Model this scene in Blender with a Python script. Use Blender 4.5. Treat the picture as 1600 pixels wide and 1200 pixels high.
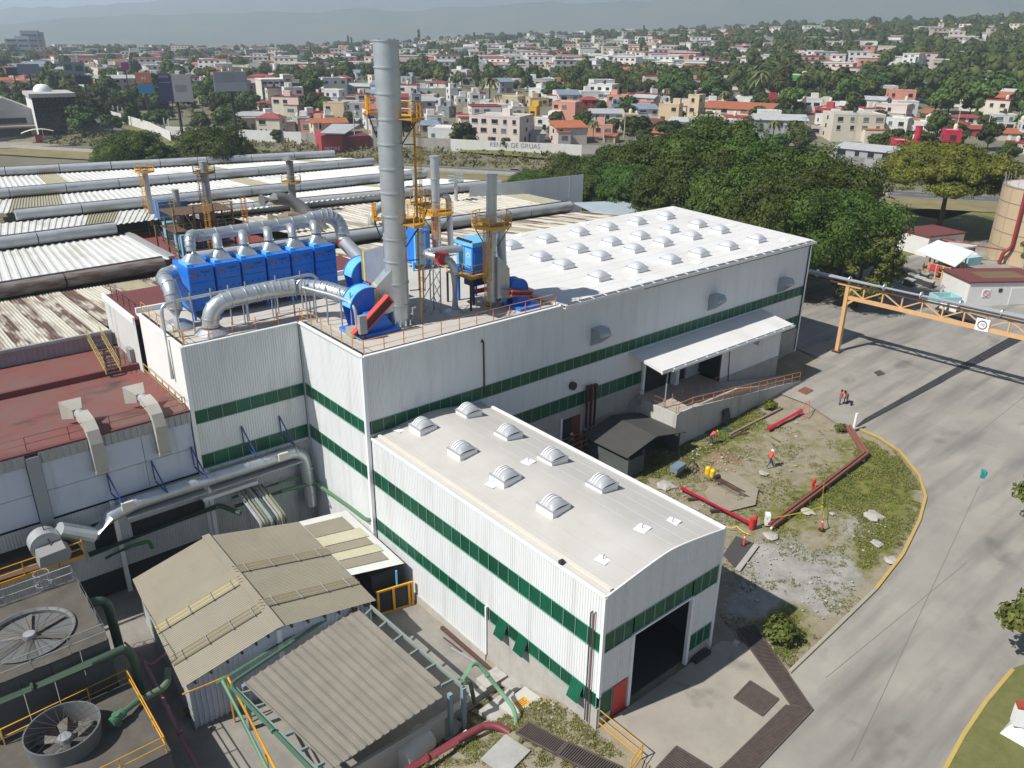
import bpy, math, random
from mathutils import Vector, Matrix
from mathutils.noise import noise as pnoise
random.seed(7)
PI = math.pi
SC = bpy.context.scene
COL = SC.collection
for o in list(bpy.data.objects): bpy.data.objects.remove(o)
CAM = Vector((-26.2342, -47.1808, 36.1194)); FPX = 1261.8
RT = Vector((0.76504762, -0.64389086, 0.01032965))
UP = Vector((0.24551571, 0.30646673, 0.91967395))
FW = Vector((0.59533535, 0.70105828, -0.39254696))
cd = bpy.data.cameras.new('camera'); cam = bpy.data.objects.new('camera', cd); COL.objects.link(cam)
cd.sensor_width = 36; cd.lens = 36 * FPX / 1600; cd.clip_start = .5; cd.clip_end = 30000
m3 = Matrix((RT, UP, -FW)).transposed()
cam.matrix_world = Matrix.Translation(CAM) @ m3.to_4x4()
SC.camera = cam
SUN = Vector((.85, -.19, -1)).normalized()
sd = bpy.data.lights.new('sun', 'SUN'); sd.energy = 5.0; sd.angle = math.radians(.53); sd.color = (1, .965, .91)
sun = bpy.data.objects.new('sun', sd); COL.objects.link(sun)
sun.rotation_euler = SUN.to_track_quat('-Z', 'Y').to_euler()
W = bpy.data.worlds.new('World'); SC.world = W; W.use_nodes = True
wn = W.node_tree; bg = wn.nodes['Background']; sk = wn.nodes.new('ShaderNodeTexSky')
sk.sky_type = 'NISHITA'; sk.sun_disc = False; sk.sun_elevation = math.asin(-SUN.z)
sk.sun_rotation = math.atan2(-SUN.x, -SUN.y); sk.altitude = 1400; sk.air_density = 1.0; sk.dust_density = 1.6; sk.ozone_density = 1.5
wn.links.new(sk.outputs[0], bg.inputs[0]); bg.inputs[1].default_value = .058
SC.view_settings.view_transform = 'Standard'; SC.view_settings.look = 'None'
SC.view_settings.exposure = 0.31; SC.view_settings.gamma = 1; SC.view_settings.use_curve_mapping = False
SC.render.engine = 'CYCLES'
SC.cycles.volume_bounces = 1; SC.cycles.max_bounces = 6; SC.cycles.transparent_max_bounces = 8
def ray(u, v): return FW + RT * ((u - 800) / FPX) - UP * ((v - 600) / FPX)
def P(u, v, z=0.):
 d = ray(u, v); t = (z - CAM.z) / d.z; return CAM + d * t
def PY(u, v, y):
 d = ray(u, v); return CAM + d * ((y - CAM.y) / d.y)
def PX(u, v, x):
 d = ray(u, v); return CAM + d * ((x - CAM.x) / d.x)
def clamp(x, a=0., b=1.): return a if x < a else b if x > b else x
def sstep(a, b, x):
 t = clamp((x - a) / (b - a)); return t * t * (3 - 2 * t)
def V(*a): return Vector(a)
HA, HB = P(270, 245, 2.6), P(1400, 308, 2.6)
HD = (HB - HA); HD.z = 0; HD.normalize(); HN = V(-HD.y, HD.x, 0)
if HN.dot(FW) < 0: HN = -HN
def beyond(x, y): return (V(x, y, 0) - V(HA.x, HA.y, 0)).dot(HN)
def site_h(x, y):
 g = .05 * clamp(x - 12, 0, 52)
 if x < .2 and y > -40:
  s = sstep(-16., -22., y) * sstep(-13, -5, x)
  if x > -2 and y < -22: s = max(s, 1)
  g = -2.6 + 2.3 * s
 return g
def far_h(x, y):
 d = beyond(x, y); dx, dy = x - CAM.x, y - CAM.y
 r = math.hypot(dx, dy); az = math.degrees(math.atan2(dx, dy)) - 40.34
 h = 2.6 + 3.4 * sstep(11, 26, d) + 4.5 * sstep(30, 180, d)
 k = clamp((az + 34) / 68)
 top = 3 + 28 * sstep(.2, .6, k) + 24 * sstep(.5, 1., k)
 h += top * sstep(230, 1500, r) + .8 * math.sin(x * .021) * math.sin(y * .017) * sstep(300, 500, r)
 h += -30 * sstep(1500, 2600, r)
 return h
def in_site(x, y, m=0): return -60 - m < x < 170 + m and -75 - m < y < 110 + m
def ground_h(x, y):
 if beyond(x, y) > -4: return far_h(x, y)
 if in_site(x, y): return site_h(x, y) if x < 64 or True else 2.6
 return 2.6
def G(u, v):
 """ground point seen at a photo position"""
 d = ray(u, v); t = 10.;
 for i in range(4000):
  p = CAM + d * t
  if t > 1700 or p.z < ground_h(p.x, p.y): break
  t *= 1.012
 lo, hi = t / 1.012, t
 for i in range(25):
  mid = (lo + hi) / 2; p = CAM + d * mid
  if p.z < ground_h(p.x, p.y): hi = mid
  else: lo = mid
 return CAM + d * hi
def depth(p): return (p - CAM).dot(FW)
def aim(p):
 r = V(p.y - CAM.y, -(p.x - CAM.x), 0); return r.normalized()
MATS = {}
def mat(name, col, rough=.6, metal=0., var=None, scale=1., amt=.5, bump=0., bscale=8., spec=.5, isl=0., detail=6., stretch=None, rnd=0.):
 """principled with optional colour variation (noise mix to var) in world space"""
 if name in MATS: return MATS[name]
 m = bpy.data.materials.new(name); m.use_nodes = True; MATS[name] = m
 nt = m.node_tree; b = nt.nodes['Principled BSDF']
 def N(t, **k):
  n = nt.nodes.new(t)
  for a, c in k.items(): setattr(n, a, c)
  return n
 b.inputs['Roughness'].default_value = rough; b.inputs['Metallic'].default_value = metal
 b.inputs['Specular IOR Level'].default_value = spec
 b.inputs['Base Color'].default_value = (*col, 1)
 m.diffuse_color = (*col, 1)
 geo = N('ShaderNodeNewGeometry'); pos = geo.outputs['Position']
 if stretch:
  mp = N('ShaderNodeMapping'); mp.inputs['Scale'].default_value = stretch; nt.links.new(pos, mp.inputs[0]); pos = mp.outputs[0]
 out = None
 if var:
  tx = N('ShaderNodeTexNoise'); tx.inputs['Scale'].default_value = scale; tx.inputs['Detail'].default_value = detail; tx.inputs['Roughness'].default_value = .65
  nt.links.new(pos, tx.inputs['Vector'])
  rp = N('ShaderNodeMapRange'); rp.inputs[1].default_value = .5 - .22; rp.inputs[2].default_value = .5 + .22
  nt.links.new(tx.outputs['Fac'], rp.inputs[0])
  ml = N('ShaderNodeMath', operation='MULTIPLY'); ml.inputs[1].default_value = amt; nt.links.new(rp.outputs[0], ml.inputs[0])
  mx = N('ShaderNodeMix', data_type='RGBA'); mx.inputs['A'].default_value = (*col, 1); mx.inputs['B'].default_value = (*var, 1)
  nt.links.new(ml.outputs[0], mx.inputs['Factor']); out = mx.outputs['Result']
 if isl or rnd:
  hs = N('ShaderNodeHueSaturation')
  if out: nt.links.new(out, hs.inputs['Color'])
  else: hs.inputs['Color'].default_value = (*col, 1)
  src = geo.outputs['Random Per Island'] if isl else N('ShaderNodeObjectInfo').outputs['Random']
  a = isl or rnd
  mr = N('ShaderNodeMapRange'); mr.inputs[3].default_value = 1 - a; mr.inputs[4].default_value = 1 + a
  nt.links.new(src, mr.inputs[0]); nt.links.new(mr.outputs[0], hs.inputs['Value'])
  if isl and rnd:
   oi = N('ShaderNodeObjectInfo'); mr2 = N('ShaderNodeMapRange'); mr2.inputs[3].default_value = .5 - rnd * .1; mr2.inputs[4].default_value = .5 + rnd * .07
   nt.links.new(oi.outputs['Random'], mr2.inputs[0]); nt.links.new(mr2.outputs[0], hs.inputs['Hue'])
   mu = N('ShaderNodeMath', operation='MULTIPLY'); mr3 = N('ShaderNodeMapRange'); mr3.inputs[3].default_value = 1 - rnd; mr3.inputs[4].default_value = 1 + rnd
   nt.links.new(oi.outputs['Random'], mr3.inputs[0]); nt.links.new(mr3.outputs[0], mu.inputs[0]); nt.links.new(mr.outputs[0], mu.inputs[1]); nt.links.new(mu.outputs[0], hs.inputs['Value'])
  out = hs.outputs[0]
 if out: nt.links.new(out, b.inputs['Base Color'])
 if bump:
  tb = N('ShaderNodeTexNoise'); tb.inputs['Scale'].default_value = bscale; tb.inputs['Detail'].default_value = 4
  nt.links.new(geo.outputs['Position'], tb.inputs['Vector'])
  bp = N('ShaderNodeBump'); bp.inputs['Strength'].default_value = min(1, bump); bp.inputs['Distance'].default_value = .05
  nt.links.new(tb.outputs['Fac'], bp.inputs['Height']); nt.links.new(bp.outputs[0], b.inputs['Normal'])
 return m
def streak(m, col, scale=(3, 3, .25), amt=.5, lo=.55, hi=.75, rot=0.):
 """adds dirt runs (noise stretched down the wall) to a material"""
 nt = m.node_tree; b = nt.nodes['Principled BSDF']; lk = b.inputs['Base Color'].links
 geo = nt.nodes.new('ShaderNodeNewGeometry'); mp = nt.nodes.new('ShaderNodeMapping'); mp.inputs['Scale'].default_value = scale; mp.inputs['Rotation'].default_value = (0, 0, rot)
 nt.links.new(geo.outputs['Position'], mp.inputs[0])
 tx = nt.nodes.new('ShaderNodeTexNoise'); tx.inputs['Scale'].default_value = 1; tx.inputs['Detail'].default_value = 5; nt.links.new(mp.outputs[0], tx.inputs['Vector'])
 r = nt.nodes.new('ShaderNodeMapRange'); r.inputs[1].default_value = lo; r.inputs[2].default_value = hi; r.inputs[4].default_value = amt
 nt.links.new(tx.outputs['Fac'], r.inputs[0])
 mx = nt.nodes.new('ShaderNodeMix'); mx.data_type = 'RGBA'; mx.inputs['B'].default_value = (*col, 1); nt.links.new(r.outputs[0], mx.inputs['Factor'])
 if lk: nt.links.new(lk[0].from_socket, mx.inputs['A'])
 else: mx.inputs['A'].default_value = b.inputs['Base Color'].default_value
 nt.links.new(mx.outputs['Result'], b.inputs['Base Color'])
 return m
def frame_of(d):
 d = d.normalized(); a = V(0, 0, 1) if abs(d.z) < .95 else V(1, 0, 0)
 x = d.cross(a).normalized(); return x, x.cross(d).normalized()
class MB:
 def __init__(s): s.v = []; s.f = []; s.mi = []; s.cm = 0
 def add(s, vs, fs):
  n = len(s.v); s.v += [tuple(p) for p in vs]
  s.f += [tuple(i + n for i in f) for f in fs]; s.mi += [s.cm] * len(fs); return s
 def quad(s, *p): return s.add(p, [tuple(range(len(p)))])
 def box(s, a, b):
  x0, y0, z0 = a; x1, y1, z1 = b
  return s.add([(x0, y0, z0), (x1, y0, z0), (x1, y1, z0), (x0, y1, z0), (x0, y0, z1), (x1, y0, z1), (x1, y1, z1), (x0, y1, z1)],
      [(0, 3, 2, 1), (4, 5, 6, 7), (0, 1, 5, 4), (1, 2, 6, 5), (2, 3, 7, 6), (3, 0, 4, 7)])
 def obox(s, c, ax, ay, az):
  c = V(*c); vs = [c + ax * i + ay * j + az * k for k in (-1, 1) for j in (-1, 1) for i in (-1, 1)]
  return s.add(vs, [(0, 2, 3, 1), (4, 5, 7, 6), (0, 1, 5, 4), (1, 3, 7, 5), (3, 2, 6, 7), (2, 0, 4, 6)])
 def beam(s, a, b, w, h=None, up=None):
  a, b = V(*a), V(*b); d = (b - a); h = h or w
  x, y = frame_of(d);
  if up is not None: y = (up - up.project(d)).normalized(); x = d.normalized().cross(y)
  return s.obox((a + b) / 2, x * w / 2, y * h / 2, d / 2)
 def cyl(s, a, b, r0, r1=None, n=12, caps=True):
  a, b = V(*a), V(*b); r1 = r0 if r1 is None else r1; x, y = frame_of(b - a)
  vs = [];
  for c, r in ((a, r0), (b, r1)):
   for i in range(n):
    t = 2 * PI * i / n; vs.append(c + x * r * math.cos(t) + y * r * math.sin(t))
  fs = [(i, (i + 1) % n, n + (i + 1) % n, n + i) for i in range(n)]
  if caps: fs += [tuple(range(n))[::-1], tuple(range(n, 2 * n))]
  return s.add(vs, fs)
 def ring(s, c, d, r, w, t, n=20):
  d = d.normalized(); return s.cyl(c - d * w / 2, c + d * w / 2, r + t, n=n)
 def tube(s, pts, r, n=8, caps=True):
  pts = [V(*p) for p in pts]; m = len(pts); rr = r if isinstance(r, (list, tuple)) else [r] * m
  vs = []; px = None
  for i, p in enumerate(pts):
   d = (pts[min(i + 1, m - 1)] - pts[max(i - 1, 0)]).normalized()
   if px is None: x, y = frame_of(d)
   else:
    x = (px - d * px.dot(d)).normalized(); y = d.cross(x)
   px = x
   k = 1.
   if 0 < i < m - 1:
    c = (pts[i] - pts[i - 1]).normalized().dot((pts[i + 1] - pts[i]).normalized()); k = 1 / max(.5, math.sqrt((1 + c) / 2)) if c > -.9 else 1
   for j in range(n):
    t = 2 * PI * j / n; vs.append(p + (x * math.cos(t) + y * math.sin(t)) * rr[i] * (1 + (k - 1) * .5))
  fs = [(i * n + j, i * n + (j + 1) % n, (i + 1) * n + (j + 1) % n, (i + 1) * n + j) for i in range(m - 1) for j in range(n)]
  if caps: fs += [tuple(range(n))[::-1], tuple(range((m - 1) * n, m * n))]
  return s.add(vs, fs)
 def lathe(s, prof, c=(0, 0, 0), n=16):
  c = V(*c); vs = [(c.x + r * math.cos(2 * PI * j / n), c.y + r * math.sin(2 * PI * j / n), c.z + z) for r, z in prof for j in range(n)]
  fs = [(i * n + j, i * n + (j + 1) % n, (i + 1) * n + (j + 1) % n, (i + 1) * n + j) for i in range(len(prof) - 1) for j in range(n)]
  if prof[-1][0] > .001: fs.append(tuple(range((len(prof) - 1) * n, len(prof) * n)))
  return s.add(vs, fs)
 def prism(s, poly, d):
  poly = [V(*p) for p in poly]; n = len(poly); vs = poly + [p + d for p in poly]
  fs = [tuple(range(n))[::-1], tuple(range(n, 2 * n))] + [(i, (i + 1) % n, n + (i + 1) % n, n + i) for i in range(n)]
  return s.add(vs, fs)
 def corr(s, a, b, c, d, pitch=.2, dep=.035, flip=False):
  """trapezoid-ribbed sheet: corners a-b along the width, d-c the other end (a->d are the ribs)"""
  a, b, c, d = V(*a), V(*b), V(*c), V(*d); L = max((b - a).length, (c - d).length); n = max(1, round(L / pitch))
  nrm = (b - a).cross(d - a).normalized() * (-dep if flip else dep)
  vs = []; seq = [(0, 0), (.3, 0), (.45, 1), (.85, 1)]
  for i in range(n):
   for t, h in seq:
    q = (i + t) / n; vs += [a.lerp(b, q) + nrm * h, d.lerp(c, q) + nrm * h]
  vs += [b, c]; k = len(vs) // 2
  return s.add(vs, [(2 * i, 2 * i + 2, 2 * i + 3, 2 * i + 1) for i in range(k - 1)])
 def build(s, name, mats, parent=None, smooth=False, loc=None):
  me = bpy.data.meshes.new(name); off = org(parent) if parent else V(0, 0, 0)
  if loc is not None: off = off + V(*loc) - off
  me.from_pydata([(x - off.x, y - off.y, z - off.z) for x, y, z in s.v], [], s.f)
  ml = mats if isinstance(mats, (list, tuple)) else [mats]
  for m in ml: me.materials.append(m)
  if len(ml) > 1: me.polygons.foreach_set('material_index', s.mi)
  if smooth: me.polygons.foreach_set('use_smooth', [True] * len(s.f)); me.set_sharp_from_angle(angle=math.radians(40))
  me.update()
  o = bpy.data.objects.new(name, me); COL.objects.link(o)
  if parent: o.parent = parent
  elif loc is not None: o.location = loc
  return o
def org(o):
 p = V(0, 0, 0)
 while o: p = p + o.location; o = o.parent
 return p
def tag(o, label=None, cat=None, group=None, kind=None):
 if label: o['label'] = label
 if cat: o['category'] = cat
 if group: o['group'] = group
 if kind: o['kind'] = kind
 return o
def thing(name, label, cat, loc=(0, 0, 0), group=None):
 o = bpy.data.objects.new(name, None); COL.objects.link(o); o.location = loc; o.empty_display_size = .2
 return tag(o, label, cat, group)
def inst(me_obj, parent, loc, rz=0, scale=None):
 """another part using the same mesh"""
 o = bpy.data.objects.new(me_obj.name.split('.')[0], me_obj.data); COL.objects.link(o); o.parent = parent
 o.location = V(*loc) - org(parent); o.rotation_euler = (0, 0, rz)
 if scale: o.scale = scale
 return o
def dup(root, loc, rz=0, label=None, group=None, scale=None, cat=None):
 def cp(o, par):
  c = o.copy(); COL.objects.link(c); c.parent = par
  for k in o.children: cp(k, c)
  return c
 r = cp(root, None); r.location = loc; r.rotation_euler = (0, 0, rz)
 if label: r['label'] = label
 if group: r['group'] = group
 if cat: r['category'] = cat
 if scale: r.scale = scale
 return r
def struct(name, mb, m, smooth=False): return tag(mb.build(name, m, None, smooth), kind='structure')
def text(s, size, m, name, parent, loc, rot, thick=.004):
 c = bpy.data.curves.new(name, 'FONT'); c.body = s; c.size = size; c.extrude = thick; c.align_x = 'CENTER'; c.align_y = 'CENTER'
 t = bpy.data.objects.new(name, c); COL.objects.link(t); bpy.context.view_layer.update()
 me = bpy.data.meshes.new_from_object(t); bpy.data.objects.remove(t); me.materials.clear(); me.materials.append(m)
 o = bpy.data.objects.new(name, me); COL.objects.link(o)
 if parent: o.parent = parent; o.location = V(*loc) - org(parent)
 else: o.location = loc
 o.rotation_euler = rot; return o
def arc(a, b, c, n=5, r=None):
 """pipe elbow: points along a smooth corner a-b-c starting r before b"""
 a, b, c = V(*a), V(*b), V(*c); r1 = min(r or 1e9, (a - b).length * .999); r2 = min(r or 1e9, (c - b).length * .999)
 p, q = b + (a - b).normalized() * r1, b + (c - b).normalized() * r2
 return [p.lerp(b, t).lerp(b.lerp(q, t), t) for t in [i / n for i in range(n + 1)]]
def path(pts, r, n=5):
 pts = [V(*p) for p in pts]; o = [pts[0]]
 for i in range(1, len(pts) - 1): o += arc(pts[i - 1], pts[i], pts[i + 1], n, r)
 return o + [pts[-1]]
white_sheet = streak(mat('white_sheet', (.74, .76, .76), .45, var=(.66, .68, .68), scale=.35, amt=.5), (.5, .5, .47), (1.5, 1.5, .12), .42, .5, .75)
white_trim = mat('white_trim', (.78, .79, .79), .4)
green_pane = mat('green_pane', (.006, .085, .045), .28, var=(.012, .13, .07), scale=.6, amt=.7, rnd=.28)
green_frame = mat('green_frame', (.18, .34, .27), .5)
galv = mat('galvanised_steel', (.56, .60, .62), .36, .6, var=(.42, .45, .47), scale=1.1, amt=.7, rnd=.06)
galv_dull = mat('dull_steel', (.42, .44, .45), .6, .35, var=(.25, .26, .27), scale=1.5, amt=.6)
blue_paint = mat('blue_paint', (.016, .19, .70), .4, var=(.014, .14, .55), scale=.8, amt=.5)
light_and_lit_blue = mat('light_and_sunlit_blue', (.15, .48, .82), .35)  # pale blue parts; on fan rims and filter doors sunlight put into the blue
yellow = mat('yellow_paint', (.72, .36, .02), .45, var=(.5, .25, .03), scale=2, amt=.5)
orange_rail = mat('orange_rail_paint', (.68, .24, .025), .5, var=(.45, .17, .03), scale=2, amt=.4)
red_paint = mat('red_paint', (.55, .035, .03), .45)
dark_steel = mat('dark_steel', (.03, .032, .035), .6)
rust = mat('rusty_steel', (.11, .05, .035), .8, var=(.05, .035, .03), scale=6, amt=.8)
green_pipe = mat('green_pipe_paint', (.075, .17, .10), .5, var=(.05, .115, .075), scale=1.5, amt=.6)
dark_green_pipe = mat('dark_green_pipe_paint', (.045, .085, .055), .55, var=(.03, .06, .04), scale=2, amt=.6)
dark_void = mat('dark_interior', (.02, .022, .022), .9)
concrete = streak(mat('plain_concrete', (.40, .39, .36), .85, var=(.29, .28, .26), scale=.9, amt=.8, bump=.2, bscale=5), (.2, .2, .19), (2, 2, .2), .5)
black_rubber = mat('black_rubber', (.015, .015, .016), .7)
def railing(name, label, pts, m, h=1.05, step=1.8, r=.03, group=None, mids=(.5,), kick=False, cat='railing', ends=True):
 """posts and rails along a line of base points"""
 pts = [V(*p) for p in pts]; t = thing(name, label, cat, pts[0], group)
 pm = MB().cyl(pts[0], pts[0] + V(0, 0, h), r * 1.15, n=6); first = None
 n = len(pts)
 for i in range(n - 1):
  a, b = pts[i], pts[i + 1]; k = max(1, round((b - a).length / step))
  for j in range(k + (1 if i == n - 2 else 0)):
   p = a.lerp(b, j / k)
   if first is None: first = pm.build('post', m, t)
   else: inst(first, t, p)
 for q in (1.,) + tuple(mids):
  MB().tube([p + V(0, 0, h * q) for p in pts], r, 6).build('rail', m, t, True)
 if kick:
  kb = MB()
  for a, b in zip(pts, pts[1:]): kb.beam(a + V(0, 0, .08), b + V(0, 0, .08), .02, .12, V(0, 0, 1))
  kb.build('kick_plate', m, t)
 return t
# ================================================================== SETTING
def attr_mat(name, base, layers, bump=.5, bscale=6, rough=.95):
 """ground material: base colour mixed with layers by painted coverage (material placement) broken up with noise"""
 m = bpy.data.materials.new(name); m.use_nodes = True; nt = m.node_tree; b = nt.nodes['Principled BSDF']; b.inputs['Roughness'].default_value = rough
 b.inputs['Specular IOR Level'].default_value = .2
 geo = nt.nodes.new('ShaderNodeNewGeometry')
 def noise(sc, det=6):
  t = nt.nodes.new('ShaderNodeTexNoise'); t.inputs['Scale'].default_value = sc; t.inputs['Detail'].default_value = det; t.inputs['Roughness'].default_value = .7
  nt.links.new(geo.outputs['Position'], t.inputs['Vector']); return t.outputs['Fac']
 def two(c1, c2, sc):
  mx = nt.nodes.new('ShaderNodeMix'); mx.data_type = 'RGBA'; mx.inputs['A'].default_value = (*c1, 1); mx.inputs['B'].default_value = (*c2, 1)
  r = nt.nodes.new('ShaderNodeMapRange'); r.inputs[1].default_value = .36; r.inputs[2].default_value = .64
  nt.links.new(noise(sc), r.inputs[0]); nt.links.new(r.outputs[0], mx.inputs['Factor']); return mx.outputs['Result']
 cur = two(*base)
 at = nt.nodes.new('ShaderNodeAttribute'); at.attribute_name = 'cover'
 sp = nt.nodes.new('ShaderNodeSeparateColor'); nt.links.new(at.outputs['Color'], sp.inputs[0])
 for ch, c1, c2, sc, nsc in layers:
  a = nt.nodes.new('ShaderNodeMath'); a.operation = 'ADD'; nt.links.new(sp.outputs[ch], a.inputs[0]); nt.links.new(noise(nsc, 8), a.inputs[1])
  r = nt.nodes.new('ShaderNodeMapRange'); r.inputs[1].default_value = .92; r.inputs[2].default_value = 1.12; nt.links.new(a.outputs[0], r.inputs[0])
  mx = nt.nodes.new('ShaderNodeMix'); mx.data_type = 'RGBA'; nt.links.new(r.outputs[0], mx.inputs['Factor'])
  nt.links.new(cur, mx.inputs['A']); nt.links.new(two(c1, c2, sc), mx.inputs['B']); cur = mx.outputs['Result']
 nt.links.new(cur, b.inputs['Base Color'])
 bp = nt.nodes.new('ShaderNodeBump'); bp.inputs['Strength'].default_value = bump; bp.inputs['Distance'].default_value = .15
 nt.links.new(noise(bscale), bp.inputs['Height']); nt.links.new(bp.outputs[0], b.inputs['Normal'])
 return m
soil_m = attr_mat('soil', ((.24, .20, .14), (.30, .27, .20), .7),
 [(0, (.105, .13, .024), (.20, .18, .06), 1.1, 1.3), (1, (.36, .35, .32), (.25, .24, .22), .8, .55), (2, (.26, .15, .09), (.31, .21, .14), .6, .9)])
def inpoly(x, y, poly):
 c = False; j = len(poly) - 1
 for i in range(len(poly)):
  xi, yi = poly[i]; xj, yj = poly[j]
  if (yi > y) != (yj > y) and x < (xj - xi) * (y - yi) / (yj - yi) + xi: c = not c
  j = i
 return c
def pix(poly): return [tuple(G(u, v).xy) for u, v in poly]
def edist(x, y, poly):
 b = 1e9
 for i in range(len(poly)):
  ax, ay = poly[i - 1]; bx, by = poly[i]; dx, dy = bx - ax, by - ay
  t = clamp(((x - ax) * dx + (y - ay) * dy) / (dx * dx + dy * dy + 1e-9)); b = min(b, math.hypot(x - ax - t * dx, y - ay - t * dy))
 return b
kerb_px = [(1200, 1000), (1233, 1052), (1300, 988), (1368, 922), (1410, 868), (1436, 815), (1446, 778), (1436, 745), (1405, 706), (1372, 684), (1344, 672)]
grass_in = pix([(1195, 985), (1232, 1048), (1300, 984), (1366, 918), (1408, 864), (1434, 812), (1443, 778), (1433, 746), (1402, 708), (1344, 674), (1240, 668), (1150, 640), (1075, 700), (1000, 740), (960, 700), (1110, 830), (1130, 990)])
strong = [pix([(1343, 676), (1400, 706), (1440, 760), (1436, 800), (1400, 870), (1345, 890), (1330, 800), (1290, 790), (1210, 830), (1190, 810), (1330, 730)]),
   pix([(1040, 690), (1150, 640), (1215, 630), (1190, 660), (1060, 735), (1000, 760), (960, 720)]), pix([(1200, 965), (1240, 955), (1265, 1010), (1234, 1046), (1205, 1010)]),
   pix([(880, 1100), (800, 1050), (730, 1090), (600, 1200), (900, 1220), (1010, 1205)]), pix([(940, 720), (1010, 740), (1010, 770), (950, 750)])]
rubble = [pix([(1130, 850), (1180, 825), (1260, 838), (1330, 860), (1375, 905), (1310, 975), (1240, 960), (1130, 1000), (1118, 960)]), pix([(1300, 800), (1390, 800), (1385, 850), (1300, 850)]),
   pix([(800, 1060), (835, 1040), (930, 1120), (960, 1150), (900, 1140)]), pix([(1000, 745), (1130, 790), (1190, 830), (1130, 825)])]
reddish = [pix([(1075, 712), (1150, 740), (1180, 765), (1100, 750), (1060, 725)]), pix([(1090, 700), (1160, 690), (1170, 730), (1100, 745)])]
def soft(x, y, polys, w=2.):
 m = 0
 for p in polys:
  d = edist(x, y, p); s = d if inpoly(x, y, p) else -d
  m = max(m, clamp(.5 + s / (2 * w)))
 return m
def grid_ground():
 xs = [i * .8 for i in range(-80, 215)]; ys = [j * .8 for j in range(-90, 30)]
 nx, ny = len(xs), len(ys); vs, fs, cs = [], [], []
 for y in ys:
  for x in xs:
   z = ground_h(x, y); near = -8 < x < 60 and -34 < y < 8
   if near: z += .10 * pnoise(V(x * .5, y * .5, 0)) + .05 * pnoise(V(x * 1.7, y * 1.7, 3)) - .04
   vs.append((x, y, z - .05))
   if near or (x < 12 and y < -14):
    g = .44 * soft(x, y, [grass_in], 1.) + .30 * soft(x, y, strong, 2.)
    cs.append((g, .75 * soft(x, y, rubble, 2.5), .6 * soft(x, y, reddish, 1.5), 1))
   elif x > 60: cs.append((.62, 0, 0, 1))
   else: cs.append((.3, .3, 0, 1))
 for j in range(ny - 1):
  for i in range(nx - 1):
   if xs[i] >= .4 and xs[i] < 58 and ys[j] > 2: continue
   a = j * nx + i; fs.append((a, a + 1, a + nx + 1, a + nx))
 me = bpy.data.meshes.new('ground'); me.from_pydata(vs, [], fs)
 ca = me.color_attributes.new('cover', 'FLOAT_COLOR', 'POINT'); ca.data.foreach_set('color', [c for q in cs for c in q])
 me.materials.append(soil_m); me.polygons.foreach_set('use_smooth', [True] * len(fs))
 o = bpy.data.objects.new('ground', me); COL.objects.link(o); tag(o, kind='structure')
grid_ground()
terr_m = mat('scrub_terrain', (.19, .17, .12), .95, var=(.09, .095, .045), scale=.035, amt=.85, bump=.5, bscale=.4)
def terrain():
 vs, fs = [], []; n = 288; rs = [30]
 while rs[-1] < 9000: rs.append(rs[-1] * 1.035 + 1)
 for r in rs:
  for i in range(n):
   a = 2 * PI * i / n; x, y = CAM.x + r * math.sin(a), CAM.y + r * math.cos(a)
   b = beyond(x, y); z = far_h(x, y) if b > -4 else 2.6
   if b < -2 and in_site(x, y, 4): z = -4.
   vs.append((x, y, z - .25))
 for k in range(len(rs) - 1):
  for i in range(n):
   a, b = k * n + i, k * n + (i + 1) % n; fs.append((a, b, b + n, a + n))
 me = bpy.data.meshes.new('terrain'); me.from_pydata(vs, [], fs); me.materials.append(terr_m); me.polygons.foreach_set('use_smooth', [True] * len(fs))
 tag(bpy.data.objects.new('terrain', me), kind='structure'); COL.objects.link(bpy.data.objects['terrain'])
terrain()
hill_m = mat('forested_hills', (.05, .07, .035), .95, var=(.12, .11, .07), scale=.004, amt=.8)
def hills(name, r, pts, seed, roughness):
 """a mountain range: ridge line given by (azimuth from the view centre, height)"""
 mb = MB(); n = 160; vs = []
 for i in range(n + 1):
  a = -62 + 124 * i / n
  for k in range(len(pts) - 1):
   if pts[k][0] <= a <= pts[k + 1][0]:
    t = (a - pts[k][0]) / (pts[k + 1][0] - pts[k][0]); h = pts[k][1] + (pts[k + 1][1] - pts[k][1]) * t * t * (3 - 2 * t)
  h *= 1 + roughness * pnoise(V(a * .35, seed, 0)) + roughness * .5 * pnoise(V(a * 1.1, seed, 4))
  w = math.radians(a + 40.34)
  for j in range(7):
   q = j / 6; rr = r * (.72 + .28 * q) * (1 + .02 * pnoise(V(a * .4, j, seed)))
   vs.append((CAM.x + rr * math.sin(w), CAM.y + rr * math.cos(w), -40 + (h + 40) * q ** 1.3 * (1 + .12 * pnoise(V(a * .7, j * .9, seed + 2)) * (1 - q))))
  rr = r * 1.15; vs.append((CAM.x + rr * math.sin(w), CAM.y + rr * math.cos(w), -40))
 fs = [(i * 8 + j, (i + 1) * 8 + j, (i + 1) * 8 + j + 1, i * 8 + j + 1) for i in range(n) for j in range(7)]
 struct(name, mb.add(vs, fs), hill_m, True)
hills('hills', 4300, [(-62, 60), (-34, 60), (-20, 130), (-8, 160), (4, 205), (16, 235), (28, 255), (40, 265), (62, 240)], 3, .12)
hills('mountains', 6400, [(-62, 90), (-36, 110), (-26, 210), (-17, 300), (-8, 290), (0, 330), (12, 380), (26, 400), (40, 400), (62, 330)], 9, .14)
hz = MB().box((-9200, -9200, -46), (9200, 9200, 470))
hm = bpy.data.materials.new('haze'); hm.use_nodes = True; hm.node_tree.nodes.clear()
ho = hm.node_tree.nodes.new('ShaderNodeOutputMaterial'); hv = hm.node_tree.nodes.new('ShaderNodeVolumePrincipled')
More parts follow.
